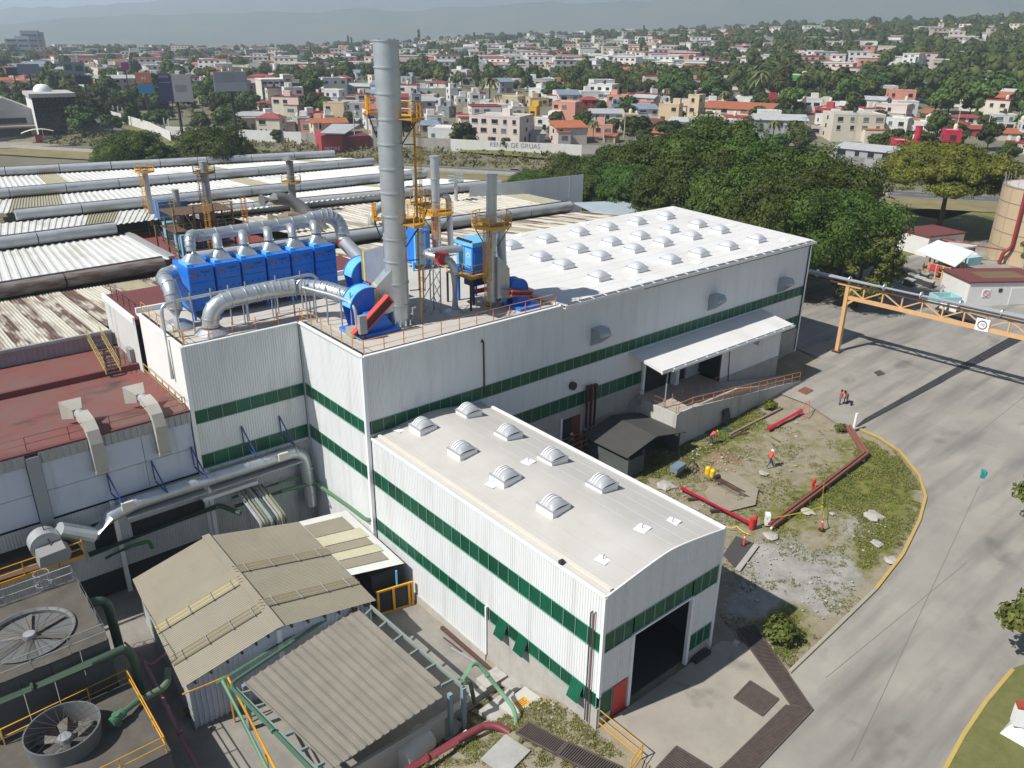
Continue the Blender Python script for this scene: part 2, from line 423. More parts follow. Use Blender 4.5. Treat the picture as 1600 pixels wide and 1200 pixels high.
hv.inputs['Color'].default_value = (.72, .85, 1, 1); hv.inputs['Density'].default_value = .00023; hv.inputs['Anisotropy'].default_value = .25
hm.node_tree.links.new(hv.outputs[0], ho.inputs['Volume'])
tag(hz.build('haze', hm), kind='stuff')
conc_yard = streak(streak(mat('yard_concrete', (.345, .32, .272), .85, var=(.215, .205, .185), scale=.16, amt=.9, bump=.12, bscale=14), (.15, .14, .13), (.045, .55, 1), .75, .47, .70), (.10, .09, .08), (.22, .3, 1), .6, .62, .74)
apron_m = streak(mat('apron_concrete', (.36, .33, .27), .85, var=(.25, .23, .195), scale=.45, amt=.8, bump=.1, bscale=14), (.12, .11, .1), (.4, .4, 1), .6, .6, .72)
pit_m = streak(mat('pit_floor_concrete', (.30, .28, .245), .88, var=(.17, .16, .145), scale=.5, amt=.8, bump=.1, bscale=10), (.12, .11, .1), (.7, .2, 1), .4, .5, .75)
def sheet(name, poly, m, lift=0.02, cut=3., hfun=None, thick=0., parent=None):
 """flat polygon draped over the ground, cut into cells so that it follows the slope"""
 import bmesh
 bm = bmesh.new(); vs = [bm.verts.new((x, y, 0)) for x, y in poly]; bm.faces.new(vs)
 bmesh.ops.triangulate(bm, faces=bm.faces[:])
 xs = [p[0] for p in poly]; ys = [p[1] for p in poly]
 for ax, lo, hi in ((0, min(xs), max(xs)), (1, min(ys), max(ys))):
  k = math.ceil(lo / cut)
  while k * cut < hi:
   co = V(k * cut, 0, 0) if ax == 0 else V(0, k * cut, 0); no = V(1, 0, 0) if ax == 0 else V(0, 1, 0)
   bmesh.ops.bisect_plane(bm, geom=bm.verts[:] + bm.edges[:] + bm.faces[:], plane_co=co, plane_no=no); k += 1
 hf = hfun or ground_h
 for v in bm.verts: v.co.z = hf(v.co.x, v.co.y) + lift
 if thick:
  r = bmesh.ops.extrude_face_region(bm, geom=bm.faces[:]);
  for e in r['geom']:
   if isinstance(e, bmesh.types.BMVert): e.co.z += thick
 bmesh.ops.recalc_face_normals(bm, faces=bm.faces[:])
 if not thick:
  for f in bm.faces:
   if f.normal.z < 0: f.normal_flip()
 me = bpy.data.meshes.new(name); bm.to_mesh(me); bm.free(); me.materials.append(m)
 o = bpy.data.objects.new(name, me); COL.objects.link(o); tag(o, kind='structure')
 return o
KERB = [tuple(G(u, v).xy) for u, v in kerb_px[1:]]
drain_a = [tuple(G(u, v).xy) for u, v in ((1196, 1004), (1268, 1110), (1130, 1200))]
yard_h = lambda x, y: site_h(max(x, .21), y)
far_edge = [(47, -8.5), (49.5, -5.6), (58.0, -3.4), (58.6, 0.2), (58.6, 62), (112, 62), (118, 14), (128, 12), (170, 8), (170, -75), (2, -75), (-6, -48)]
lo = [tuple(G(u, v).xy) for u, v in ((1135, 1200), (1262, 1112))]
sheet('road', KERB + [tuple(G(1316, 668).xy), tuple(G(1262, 632).xy), tuple(G(1210, 612).xy)] + far_edge[1:-1] + [(4, -60), lo[0], lo[1]], conc_yard, .03, 3., yard_h)
sheet('apron', [(.45, -24.1), (11.6, -24.1), tuple(G(1196, 1008).xy), tuple(G(1255, 1108).xy), tuple(G(1118, 1205).xy), (.6, -37), (.45, -30)], apron_m, .05, 3., yard_h)
sheet('pit_floor', [(-40, 9.5), (-.1, 9.5), (.3, -16.0), (-5, -16.4), (-14, -15.2), (-40, -15.2)], pit_m, .03, 4., lambda x, y: -2.6)
joint = mat('slab_joint', (.16, .152, .135), .9)
jb = MB()
for (a, b) in (((1290, 1060), (1510, 880)), ((1330, 620), (1560, 700)), ((1290, 570), (1420, 600)), ((1400, 560), (1600, 640)), ((1500, 700), (1600, 620)), ((1530, 760), (1330, 1190))):
 A, B = G(*a), G(*b)
 n = 12
 for i in range(n):
  p, q = A.lerp(B, i / n), A.lerp(B, (i + 1) / n); s = (q - p).normalized().cross(V(0, 0, 1)) * .025
  jb.quad(*[V(w.x, w.y, yard_h(w.x, w.y) + .036) for w in (p - s, q - s, q + s, p + s)])
struct('road_joints', jb, joint)
kerb_y = mat('yellow_kerb_paint', (.50, .34, .06), .75, var=(.34, .29, .16), scale=1.5, amt=.75)
kerb_c = mat('bare_kerb_concrete', (.36, .33, .26), .85, var=(.26, .24, .2), scale=1.5, amt=.7)
def kerb(name, pts, label, m, w=.22, h=.17):
 t = thing(name, label, 'kerb', (*pts[0], yard_h(*pts[0])))
 for i in range(len(pts) - 1):
  a, b = V(*pts[i], yard_h(*pts[i]) + h / 2), V(*pts[i + 1], yard_h(*pts[i + 1]) + h / 2); d = (b - a); k = max(1, round(d.length / 3.2))
  for j in range(k):
   MB().beam(a.lerp(b, j / k) + d.normalized() * .012, a.lerp(b, (j + 1) / k), w, h, V(0, 0, 1)).build('kerb_stone', m, t)
 return t
kerb('kerb', KERB[2:], 'yellow painted kerb curving round the grass island beside the road', kerb_y)
kerb('kerb', [KERB[0], KERB[1], KERB[2]], 'weathered bare kerb between the road and the rubble by the drain', kerb_c)
rk = [tuple(G(u, v).xy) for u, v in ((1582, 1048), (1540, 1098), (1505, 1150), (1478, 1200), (1440, 1262))]
kerb('kerb', rk, 'yellow kerb along the lawn in the bottom right corner', kerb_y)
lawn_m = mat('lawn', (.10, .115, .028), .95, var=(.17, .16, .06), scale=1.2, amt=.9, bump=.6, bscale=9)
sheet('lawn', [(p[0] + .1, p[1]) for p in rk] + [(20, -60), (60, -60), tuple(G(1700, 1000).xy)], lawn_m, .0, 3., yard_h, .14)
sheet('lawn', [(92, 16), (150, 8), (150, 60), (84, 62), (84, 40)], lawn_m, .07, 5., yard_h)
asphalt = mat('asphalt', (.085, .085, .088), .9, var=(.14, .14, .14), scale=.3, amt=.6)
white_line = mat('road_paint_white', (.6, .6, .58), .8)
def along(s, off, z=0.):
 p = HA + HD * s + HN * off; return V(p.x, p.y, 2.6 + z)
hw = MB(); hl = MB()
hw.quad(along(-190, 0, .08), along(420, 0, .08), along(420, 9.5, .08), along(-190, 9.5, .08))
struct('highway', hw, asphalt)
for o_ in (.5, 4.6, 9.0):
 for k in range(-190, 420, 6 if o_ == 4.6 else 10):
  hl.quad(along(k, o_, .10), along(k + (3 if o_ == 4.6 else 10), o_, .10), along(k + (3 if o_ == 4.6 else 10), o_ + .18, .10), along(k, o_ + .18, .10))
struct('highway_markings', hl, white_line)
sheet('verge', [tuple(along(-190, -14).xy), tuple(along(420, -14).xy), tuple(along(420, -.2).xy), tuple(along(-190, -.2).xy)], mat('dry_verge', (.25, .20, .10), .95, var=(.12, .12, .04), scale=.25, amt=.8, bump=.6, bscale=2), .12, 20., lambda x, y: 2.6)
bar = MB()
for k in range(-60, 200, 4): bar.beam(along(k, -.35, .55), along(k + 3.95, -.35, .55), .25, .9, V(0, 0, 1))
w_ = thing('parapet', 'long low pale concrete parapet along the highway behind the factory', 'barrier', along(0, -.35))
bar.build('parapet_panel', mat('pale_concrete', (.46, .43, .36), .85, var=(.36, .34, .29), scale=.5, amt=.7), w_)
gr = thing('guard_rail', 'grey metal guard rail in front of the highway wall', 'barrier', along(40, -3))
MB().beam(along(40, -3, .65), along(200, -3, .65), .08, .35, V(0, 0, 1)).build('rail', galv_dull, gr)
gp = None
for k in range(40, 200, 4):
 q = along(k, -3, 0)
 if gp is None: gp = MB().box((q.x - .07, q.y - .07, q.z), (q.x + .07, q.y + .07, q.z + .8)).build('post', galv_dull, gr)
 else: inst(gp, gr, q)
# ================================================================== MAIN WHITE FACTORY BUILDING
ZT = 15.48; B1T, B1B, B2T, B2B = 10.32, 9.26, 6.62, 5.45
XB, YC, L = -9.17, 9.73, 58.01
fac = thing('factory_building', 'tall white ribbed-metal factory hall with green window bands and a white domed roof', 'factory building', (20, 5, 0))
def wall(parent, a, b, z0, z1, m=white_sheet, pitch=.2, dep=.035, name='wall'):
 """ribbed wall sheet from a to b (outside on the right-hand side walking a->b)"""
 return MB().corr((*a, z0), (*b, z0), (*b, z1), (*a, z1), pitch, dep).build(name, m, parent)
pane_cache = {}
def band(parent, a, b, z0, z1, n, frame=True, rib=.12, m=green_pane, skip=()):
 """row of ribbed green fibreglass panes between two points, each pane its own part"""
 A, B = V(*a, 0), V(*b, 0); d = (B - A); w = d.length / n; u = d.normalized(); nr = V(u.y, -u.x, 0); rz = math.atan2(u.y, u.x)
 key = (round(w, 2), round(z1 - z0, 2), m.name)
 for i in range(n):
  if i in skip: continue
  p = A + u * (w * i) + V(0, 0, z0)
  if key not in pane_cache:
   mb = MB().corr((.025, 0, 0), (w - .025, 0, 0), (w - .025, 0, z1 - z0), (.025, 0, z1 - z0), rib, .03)
   o = mb.build('window_pane', m); pane_cache[key] = o.data; bpy.data.objects.remove(o)
  o = bpy.data.objects.new('window_pane', pane_cache[key]); COL.objects.link(o); o.parent = parent
  o.location = p - nr * .02 - org(parent); o.rotation_euler = (0, 0, rz)
 if frame:
  fb = MB()
  for i in range(n + 1):
   p = A + u * (w * i) + nr * .025; fb.beam(p + V(0, 0, z0), p + V(0, 0, z1), .05, .04, u)
  fb.beam(A + V(0, 0, z1) + nr * .03, B + V(0, 0, z1) + nr * .03, .05, .05, V(0, 0, 1)); fb.beam(A + V(0, 0, z0) + nr * .03, B + V(0, 0, z0) + nr * .03, .05, .05, V(0, 0, 1))
  fb.build('window_frame', green_frame, parent)
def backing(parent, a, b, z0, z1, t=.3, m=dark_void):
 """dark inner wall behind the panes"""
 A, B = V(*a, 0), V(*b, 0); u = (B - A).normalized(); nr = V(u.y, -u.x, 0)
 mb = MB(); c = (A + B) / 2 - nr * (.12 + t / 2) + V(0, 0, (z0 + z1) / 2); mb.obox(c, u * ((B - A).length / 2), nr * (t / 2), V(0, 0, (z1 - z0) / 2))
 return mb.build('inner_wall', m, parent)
def post(parent, x, y, z0, z1, w=.28, m=white_trim, name='corner_trim'): return MB().box((x - w / 2, y - w / 2, z0), (x + w / 2, y + w / 2, z1)).build(name, m, parent)
def banded(parent, a, b, zt, zb, bands, ns):
 z = zt
 for (t, bo), n in zip(bands, ns):
  wall(parent, a, b, t, z); band(parent, a, b, bo, t, n); z = bo
 if z > zb: wall(parent, a, b, zb, z)
 backing(parent, a, b, zb, zt)
bands = ((B1T, B1B), (B2T, B2B))
banded(fac, (XB, YC), (-.15, YC), ZT, -2.6, bands, (8, 8))
banded(fac, (0, YC - .15), (0, .15), ZT, -2.6, bands, (9, 9))
wall(fac, (.15, 0), (19.0, 0), B1T, ZT); wall(fac, (19.0, 0), (58, 0), B1T, 15.5, pitch=.2, dep=.02)
band(fac, (.35, 0), (57.9, 0), B1B, B1T, 56); wall(fac, (.15, 0), (58, 0), B2T + .15, B1B, dep=.025)
backing(fac, (.15, 0), (58, 0), -1, ZT)
band(fac, (10.7, 0), (30.1, 0), B2B, B2T + .15, 18); band(fac, (49.6, 0), (57.6, 0), 5.2, B2T + .15, 8, m=green_pane)
MB().box((10.7, -.10, -1), (30.2, .05, B2B)).build('plinth', concrete, fac); MB().box((49.45, -.10, -1), (58.05, .05, 5.2)).build('plinth', concrete, fac)
wall(fac, (58, .15), (58, 20), -.5, 15.6); backing(fac, (58, .15), (58, 20), 0, 15.6)
wall(fac, (XB, 19.4), (XB, YC + .15), -2.6, ZT, m=mat('white_render', (.76, .76, .73), .7, var=(.64, .63, .6), scale=.5, amt=.5), pitch=1.0, dep=.004)
backing(fac, (XB, 19.4), (XB, YC + .15), -2.6, ZT)
for x, y, z0, z1 in ((XB, YC, -2.6, ZT), (0, 0, -2.6, ZT), (58, 0, 0, 15.5)): post(fac, x, y, z0, z1)
post(fac, -.02, YC - .02, -2.6, ZT, .12)
roof_grey = mat('roof_screed', (.52, .50, .45), .8, var=(.40, .385, .35), scale=.35, amt=.8, bump=.08, bscale=6)
roof_white = streak(mat('white_membrane', (.70, .69, .67), .65, var=(.60, .59, .565), scale=.3, amt=.7), (.48, .46, .42), (.35, .12, 1), .4, .52, .75)
def rz_(y): return 15.62 + .036 * (y + .4)
mb = MB(); mb.prism([(XB + .15, YC + .2, 15.05), (.2, YC + .2, 15.05), (.2, .2, 15.05), (19., .2, 15.05), (19., 20.2, 15.05), (XB + .15, 20.2, 15.05)], V(0, 0, .30)); mb.build('roof', roof_grey, fac)
mb = MB(); mb.prism([(19.0, -.12, rz_(-.1) - .3), (58.15, -.12, rz_(-.1) - .3), (58.15, 20.2, rz_(20.2) - .3), (19.0, 20.2, rz_(20.2) - .3)], V(0, 0, .3)); mb.build('roof', roof_white, fac)
sb = MB()
for i in range(1, 14): y = i * 1.5; sb.beam((19.1, y, rz_(y) + .004), (58.1, y, rz_(y) + .004), .05, .012, V(0, 0, 1))
sb.build('membrane_seam', roof_white, fac)
pb = MB()
for a, b in (((XB - .02, YC - .04), (-.02, YC - .04)), ((-.04, YC), (-.04, -.04)), ((0, -.04), (19., -.04)), ((XB, 19.5), (XB, YC))):
 pb.beam((*a, ZT), (*b, ZT), .30, .10, V(0, 0, 1))
pb.build('parapet_capping', white_trim, fac)
pb = MB(); pb.beam((XB + .05, 20.3, 15.5), (19, 20.3, 15.5), .25, .5, V(0, 0, 1)); pb.build('parapet', white_trim, fac)
g = thing('x', '', '', (0, 0, 0)); bpy.data.objects.remove(g)
MB().box((19.2, -.52, 15.28), (58.3, -.13, 15.33)).box((19.2, -.56, 15.28), (58.3, -.52, 15.56)).box((19.2, -.56, 15.56), (19.25, -.13, 15.62)).build('gutter', white_trim, fac)
MB().box((19.25, -.515, 15.335), (58.25, -.135, 15.345)).build('gutter_floor', mat('dirty_gutter', (.10, .10, .095), .8), fac)
br0 = MB().box((-.03, -.56, 15.565), (.03, -.12, 15.62)).build('gutter_bracket', white_trim, None)
for i in range(25):
 o = br0 if i == 0 else br0.copy()
 if i: COL.objects.link(o)
 o.parent = fac; o.location = V(19.4 + i * 1.6, 0, 0) - org(fac)
MB().box((29.2, -.50, 15.18), (57.9, -.40, 15.26)).box((29.2, -.5, 15.2), (29.3, -.4, 15.6)).build('cable_tray', dark_steel, fac)
MB().tube([(57.75, -.28, 15.3), (57.75, -.12, 14.8), (57.75, -.12, 2.6)], .07, 8).build('downpipe', dark_steel, fac)
MB().tube([PY(752, 535, -.1), PY(753.5, 532, -.1), PY(755.5, 536, -.1), PY(757, 615, -.1)], .07, 8).build('downpipe', rust, fac)
dome_m = mat('skylight_dome', (.50, .515, .54), .25, spec=.6); curb_m = mat('skylight_curb', (.78, .78, .77), .5); bar_m = mat('dome_frame', (.45, .46, .47), .5, .4)
dome_b = mat('ribbed_dome', (.40, .415, .43), .3, var=(.33, .34, .355), scale=3, amt=.4)
def dome_mesh(w, h, ribs=False):
 mb = MB(); n = 10; vs = []
 for j in range(n + 1):
  for i in range(n + 1):
   x, y = -1 + 2 * i / n, -1 + 2 * j / n
   z = ((1 - abs(x) ** 2.4) * (1 - abs(y) ** 2.4)) ** .75 if not ribs else (1 - abs(x) ** 2.) ** .8
   if ribs:
    z *= (1 - max(0, abs(y) - .55) / .45 * .75)
   vs.append((x * w / 2, y * w / 2, z * h))
 mb.add(vs, [(j * (n + 1) + i, j * (n + 1) + i + 1, (j + 1) * (n + 1) + i + 1, (j + 1) * (n + 1) + i) for j in range(n) for i in range(n)])
 return mb
def skylight(parent, first, p, tilt=0.):
 if first is None:
  w = 1.55
  s = MB().box((-w / 2, -w / 2, -.1), (w / 2, w / 2, .34)).build('skylight', curb_m); s.parent = parent
  MB().box((-w / 2 - .04, -w / 2 - .04, .34), (w / 2 + .04, w / 2 + .04, .40)).build('dome_frame', bar_m, None).parent = s
  d = dome_mesh(w - .06, .44).build('dome', dome_m, None, True); d.parent = s; d.location = (0, 0, .40)
  first = s; s.location = V(*p) - org(parent); return s
 s = first.copy(); COL.objects.link(s); s.parent = parent; s.location = V(*p) - org(parent)
 for k in first.children: c = k.copy(); COL.objects.link(c); c.parent = s
 return s
sk0 = None
for (u, v) in ((145, 262), (308, 232), (460, 200), (594, 176), (728, 150), (862, 125), (282, 315), (453, 278), (608, 245), (740, 217), (876, 188), (1007, 163), (387, 352), (558, 312), (712, 278), (846, 248), (980, 218), (1110, 190), (550, 407), (725, 367), (880, 328), (1013, 297), (1147, 265), (1279, 232)):
 uu, vv = 750 + u * .3375, 300 + v * .3375 - 1.5
 p = P(uu, vv, 15.9)
 for _ in range(4): p = P(uu, vv, rz_(p.y))
 s = skylight(fac, sk0, p); sk0 = sk0 or s
for (u, v) in ((190, 212), (485, 160), (740, 118), (890, 88), (1165, 152), (1410, 212), (1268, 250), (1005, 312), (715, 386)):
 p = P(750 + u * .3375, 300 + v * .3375, 16.0); z = rz_(p.y)
 MB().obox((p.x, p.y, z + .012), V(.55, .1, 0), V(-.1, .5, 0), V(0, 0, .012)).cyl((p.x, p.y, z), (p.x, p.y, z + .28), .05, n=6).build('roof_anchor', white_trim, fac)
hood_m = mat('hood_steel', (.42, .44, .46), .3, .8, var=(.33, .36, .4), scale=1.5, amt=.5)
hood0 = None
for (u, v) in ((922, 541), (1105, 486), (1213, 458)):
 p = PY(u, v, 0)
 if hood0 is None:
  mb = MB(); w, h, d = 1.35, 1.7, 1.25
  a = [(0, 0, 0), (0, 0, h), (0, -d * .75, h), (0, -d, h * .72), (0, -d, h * .62)]
  mb.prism(a, V(w, 0, 0)); hood0 = mb.build('wall_hood', hood_m, None); hood0.parent = fac; hood0.location = V(p.x, -.02, p.z) - org(fac)
 else:
  o = hood0.copy(); COL.objects.link(o); o.parent = fac; o.location = V(p.x, -.02, p.z) - org(fac)
p = PY(893, 602, 0); MB().cyl((p.x, .0, p.z), (p.x, -.35, p.z), .38, n=12).build('exhaust_outlet', dark_steel, fac)
dr = PY(905, 690, 0); MB().box((21.0, -.14, 1.7), (22.0, -.06, 4.6)).build('door', mat('dark_red_door', (.16, .03, .02), .5), fac)
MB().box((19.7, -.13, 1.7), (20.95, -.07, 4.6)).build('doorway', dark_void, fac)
MB().box((19.5, -.2, 1.7), (19.7, -.02, 4.8)).build('door_frame', white_trim, fac)
dock = thing('loading_dock', 'white loading bay with canopy roof and concrete ramp on the front of the hall', 'loading dock', (40, -3, 1))
AY, CX0, CX1 = -3.0, 30.2, 49.45
DF = 4.3
wx = PY(1129, 540, AY).x
wall(dock, (wx, AY), (CX1, AY), 4.6, 7.9, dep=.025); MB().box((wx, AY - .05, .5), (CX1 - .02, AY + .25, 4.6)).build('plinth', concrete, dock)
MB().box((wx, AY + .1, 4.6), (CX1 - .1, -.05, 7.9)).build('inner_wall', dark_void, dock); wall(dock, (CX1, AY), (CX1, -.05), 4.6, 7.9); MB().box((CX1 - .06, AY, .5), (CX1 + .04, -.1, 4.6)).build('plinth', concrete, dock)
MB().box((wx - .12, AY - .08, .5), (wx + .02, AY + .1, 7.9)).build('door_jamb', dark_steel, dock)
c0, c1 = PY(992, 553, -.05), PY(1033, 573, -4.0)
mb = MB(); zc0, zc1 = 9.1, 8.45
mb.prism([(28.3, -.05, zc0 - .25), (CX1 + .25, -.05, zc0 - .25), (CX1 + .25, -4.0, zc1 - .25), (28.3, -4.0, zc1 - .25)], V(0, 0, .25)); mb.build('canopy_roof', roof_white, dock)
MB().box((28.3, -4.12, zc1 - .32), (CX1 + .3, -4.0, zc1 + .05)).build('fascia', white_trim, dock)
MB().box((29.6, -4.30, zc1 - .30), (CX1 + .3, -4.12, zc1 - .27)).box((29.6, -4.34, zc1 - .3), (CX1 + .3, -4.30, zc1 - .06)).build('gutter', white_trim, dock)
MB().box((29.65, -4.295, zc1 - .268), (CX1 + .25, -4.125, zc1 - .26)).build('gutter_floor', MATS['dirty_gutter'], dock)
for i in range(13): MB().box((29.8 + i * 1.62, -4.34, zc1 - .06), (29.86 + i * 1.62, -4.10, zc1 - .01)).build('gutter_bracket', white_trim, dock)
MB().cyl((29.6, -3.7, DF), (29.6, -3.7, zc1 - .2), .07, n=8).build('canopy_post', galv_dull, dock)
MB().box((30.2, -.35, DF), (30.5, -.1, 8.6)).build('canopy_post', white_trim, dock)
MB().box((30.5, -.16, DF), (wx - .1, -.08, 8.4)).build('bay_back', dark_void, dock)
MB().box((34.6, -.9, DF), (35.1, -.2, 8.0)).build('column', white_trim, dock); MB().box((35.3, -.6, DF + 1.5), (36.6, -.2, DF + 3)).build('cabinet', mat('dull_red', (.2, .04, .03), .6), dock)
MB().box((36.8, -.4, DF), (40.2, -.2, DF + 2.4)).build('panel', mat('dull_white', (.5, .5, .5), .7), dock)
for (u, v, w, h) in ((1150, 538, 1.1, .45), (1200, 520, 1.0, .45)):
 p = PY(u, v, AY); MB().box((p.x - w / 2, AY - .1, p.z - h / 2), (p.x + w / 2, AY - .03, p.z + h / 2)).build('louvre', mat('grey_louvre', (.3, .31, .31), .5), dock)
p = PY(1180, 532, AY); MB().cyl((p.x, AY, p.z), (p.x, AY - .7, p.z), .42, n=14).cyl((p.x, AY - .7, p.z), (p.x, AY - .72, p.z), .30, n=14).build('fan_cowl', galv, dock)
q = PY(1136, 605, AY); MB().tube([PY(1141, 535, AY - .1), PY(1137, 605, AY - .1)], .05, 6).build('downpipe', rust, dock)
RY = -5.35; RX0 = 29.45; RX1 = 50.6
mb = MB(); mb.prism([(RX0, RY, 0), (RX0, RY, DF), (wx, RY, DF), (wx, RY, 0)], V(0, 5.2, 0)); mb.build('dock_floor', concrete, dock)
mb = MB(); mb.prism([(wx, RY + .004, 0), (wx, RY + .004, DF - .0), (RX1, RY + .004, 1.98), (RX1, RY + .004, 0)], V(0, 2.2, 0)); mb.build('ramp', concrete, dock)
mb = MB(); wz = lambda x: DF + .12 - (DF + .02 - 2.05) * clamp((x - 31.5) / (RX1 - 31.5))
mb.prism([(RX0 - .1, RY - .2, -.5), (RX0 - .1, RY - .2, wz(30)), (31.5, RY - .2, wz(31.5)), (RX1, RY - .2, wz(RX1)), (RX1, RY - .2, -.5)], V(0, .2, 0))
mb.build('ramp_wall', streak(mat('ramp_concrete', (.50, .49, .46), .85, var=(.40, .39, .36), scale=.7, amt=.7, bump=.1, bscale=6), (.28, .27, .25), (1.5, 1.5, .15), .6), dock)
MB().box((RX0 - .3, RY - .2, -.5), (RX0 - .1, -1.2, DF + .05)).build('ramp_wall', MATS['ramp_concrete'], dock)
MB().box((RX0 - .8, -1.2, -.5), (RX0 - .1, -.1, DF - .4)).build('side_wall', concrete, dock)
pts = [(RX0, RY - .1, wz(30))] + [(x, RY - .1, wz(x)) for x in (31.5, 38, 44, RX1 - .2)]
railing('ramp_railing', 'long orange railing running down the concrete ramp wall', pts, orange_rail, 1.0, 1.5, .03)
railing('ramp_railing', 'short orange railing on the near end of the loading dock', [(RX0 - .2, -.6, DF), (RX0 - .2, RY, DF)], orange_rail, 1.0, 1.6, .03)
q0, q1 = PY(1054, 612, -3.6), PY(1124, 578, -3.6)
railing('ramp_railing', 'orange inner railing beside the dark loading bay opening', [(q0.x, -3.4, DF), (wx - .4, -3.4, DF - .2)], orange_rail, 1.0, 1.5, .03)
for i, u in enumerate((918.5, 925, 931.5)):
 p = PY(u, 603 - i * 1.5, -.35); q = PY(u - 2, 668, -.35)
 t = thing('riser_pipe', ('leftmost', 'middle', 'rightmost')[i] + ' of three dark red riser pipes against the hall wall', 'pipe', (p.x, p.y, 1.2), 'dark red risers')
 MB().tube([(p.x, -.35, 1.2), (p.x, -.35, p.z - .2)], .15, 8).build('pipe', mat('dark_red_pipe', (.10, .015, .015), .5), t)
 MB().cyl((p.x, -.35, p.z - .2), (p.x, -.35, p.z), .2, n=10).build('cap', rust, t)
 MB().cyl((p.x, -.35, 2.9), (p.x, -.35, 3.0), .2, n=10).build('flange', galv_dull, t)
st = thing('steel_stairs', 'orange railed steel stairs below the open red door', 'stairs', (21, -2, .5))
for i in range(9): MB().box((19.4 - i * .28, -1.6, 1.65 - i * .19), (19.7 - i * .28, -.3, 1.70 - i * .19)).build('step', dark_steel, st)
MB().box((19.6, -1.6, 1.62), (22.2, -.2, 1.68)).build('landing', dark_steel, st)
for y in (-1.6, -.3):
 MB().tube([(22.2, y, 2.7), (19.6, y, 2.7), (17.0, y, .9)], .03, 6).tube([(22.2, y, 2.2), (19.6, y, 2.2), (17.0, y, .4)], .03, 6).build('handrail', orange_rail, st)
 for x, z in ((22.2, 1.68), (20.8, 1.68), (19.6, 1.68), (18.3, .8), (17.0, -.1)): MB().cyl((x, y, z), (x, y, z + 1.02), .03, n=6).build('post', orange_rail, st)
# ================================================================== LOW WHITE ANNEX
W0, W1, YF, ZB = .22, 10.57, -23.87, 8.97
X1T, X1B, X2T, X2B = 6.45, 5.17, 2.24, 1.16
ann = thing('annex_building', 'low white ribbed-metal annex with eight square skylights and a wide dark doorway', 'factory building', (5, -12, 0))
SEAM = -13.72
wall(ann, (W0, -.15), (W0, YF), X1T, ZB); band(ann, (W0, -.3), (W0, YF + .12), X1B, X1T, 24)
wall(ann, (W0, -.15), (W0, YF), X2T, X1B)
band(ann, (W0, -.35), (W0, SEAM + .12), X2B, X2T, 13); wall(ann, (W0, -.15), (W0, SEAM), -1.75, X2B)
band(ann, (W0, SEAM - .35), (W0, YF + .15), X2B + .05, X2T, 10, skip=(1, 3, 8))
backing(ann, (W0 + .05, -.15), (W0 + .05, YF + .3), -2.6, ZB - .1)
MB().box((W0 - .14, SEAM - .12, X2B - 2.8), (W0 + .02, SEAM + .02, X2T)).build('corner_trim', white_trim, ann)
base_m = streak(mat('base_concrete', (.46, .44, .40), .85, var=(.34, .325, .3), scale=1.2, amt=.8, bump=.2, bscale=6), (.25, .24, .22), (2, 2, .2), .5)
MB().box((W0 - .12, SEAM, -3), (W0 + .15, -.1, -1.75)).build('plinth', base_m, ann)
MB().box((W0 - .02, YF + .04, -3), (W0 + .25, SEAM - .02, X2B)).build('plinth', base_m, ann)
w = (abs(YF + .15 - SEAM + .35)) / 10
for i in (1, 3, 8):
 y0 = SEAM - .35 - w * i - .03
 MB().corr((W0 - .02, y0, X2T), (W0 - .02, y0 - w + .06, X2T), (W0 - .55, y0 - w + .06, X2B - .05), (W0 - .55, y0, X2B - .05), .12, .03, True).build('vent_flap', green_pane, ann)
def arch(x):
 t = (x - W0) / (W1 - W0); return ZB + .80 * (1 - (abs(2 * t - 1) ** 2 + .03) ** .56)
DX0, DX1, DZ = 2.75, 8.05, 5.2
mb = MB(); n = 54
seq = []
for i in range(n):
 for t, h in ((0, 0), (.3, 0), (.45, 1), (.85, 1)): x = W0 + .05 + (W1 - W0 - .1) * (i + t) / n; seq.append((x, YF - .035 * h))
vs = [q for x, y in seq for q in ((x, y, X1T), (x, y, arch(x)))]
mb.add(vs, [(2 * i, 2 * i + 2, 2 * i + 3, 2 * i + 1) for i in range(len(seq) - 1)]); mb.build('gable_wall', white_sheet, ann)
band(ann, (W0 + .12, YF), (DX0, YF), X1B, X1T, 3); band(ann, (DX0, YF), (DX1, YF), X1B, X1T, 6); band(ann, (DX1, YF), (W1 - .12, YF), X1B, X1T, 3)
wall(ann, (W0 + .1, YF), (DX0 - .1, YF), 2.25, X1B); wall(ann, (DX1 + .1, YF), (W1, YF), 2.1, X1B)
band(ann, (W0 + .1, YF), (1.3, YF), .55, 2.25, 1); band(ann, (DX1 + .25, YF), (W1 - .15, YF), .85, 2.1, 3)
MB().box((DX1 + .1, YF - .02, -.2), (W1, YF + .15, .85)).box((W0 + .1, YF - .02, -.2), (1.3, YF + .12, .55)).build('plinth', base_m, ann)
for x, y in ((W0, YF), (W1, YF)): post(ann, x, y, -.2 if x > 1 else X2T - .1, ZB, .2)
MB().box((1.36, YF - .06, 0), (2.5, YF + .02, 2.2)).build('red_door', red_paint, ann)
MB().box((DX0 - .14, YF - .14, 0), (DX0 + .08, YF + .1, DZ)).build('door_jamb', white_trim, ann); MB().box((DX1 - .08, YF - .14, 0), (DX1 + .14, YF + .1, DZ)).build('door_jamb', white_trim, ann)
MB().box((DX0 - .1, YF - .1, DZ - .06), (DX1 + .1, YF + .02, DZ + .06)).build('door_lintel', white_trim, ann)
MB().box((W1 - 2.0, YF - .55, .02), (W1 - .5, YF - .15, .3)).build('step', dark_steel, ann)
inm = mat('annex_floor', (.05, .052, .052), .7)  # gloom behind the doorway put into a near-black floor colour
MB().box((W0 + .5, YF + .3, -.02), (W1 - .2, -.4, .03)).build('floor', inm, ann)
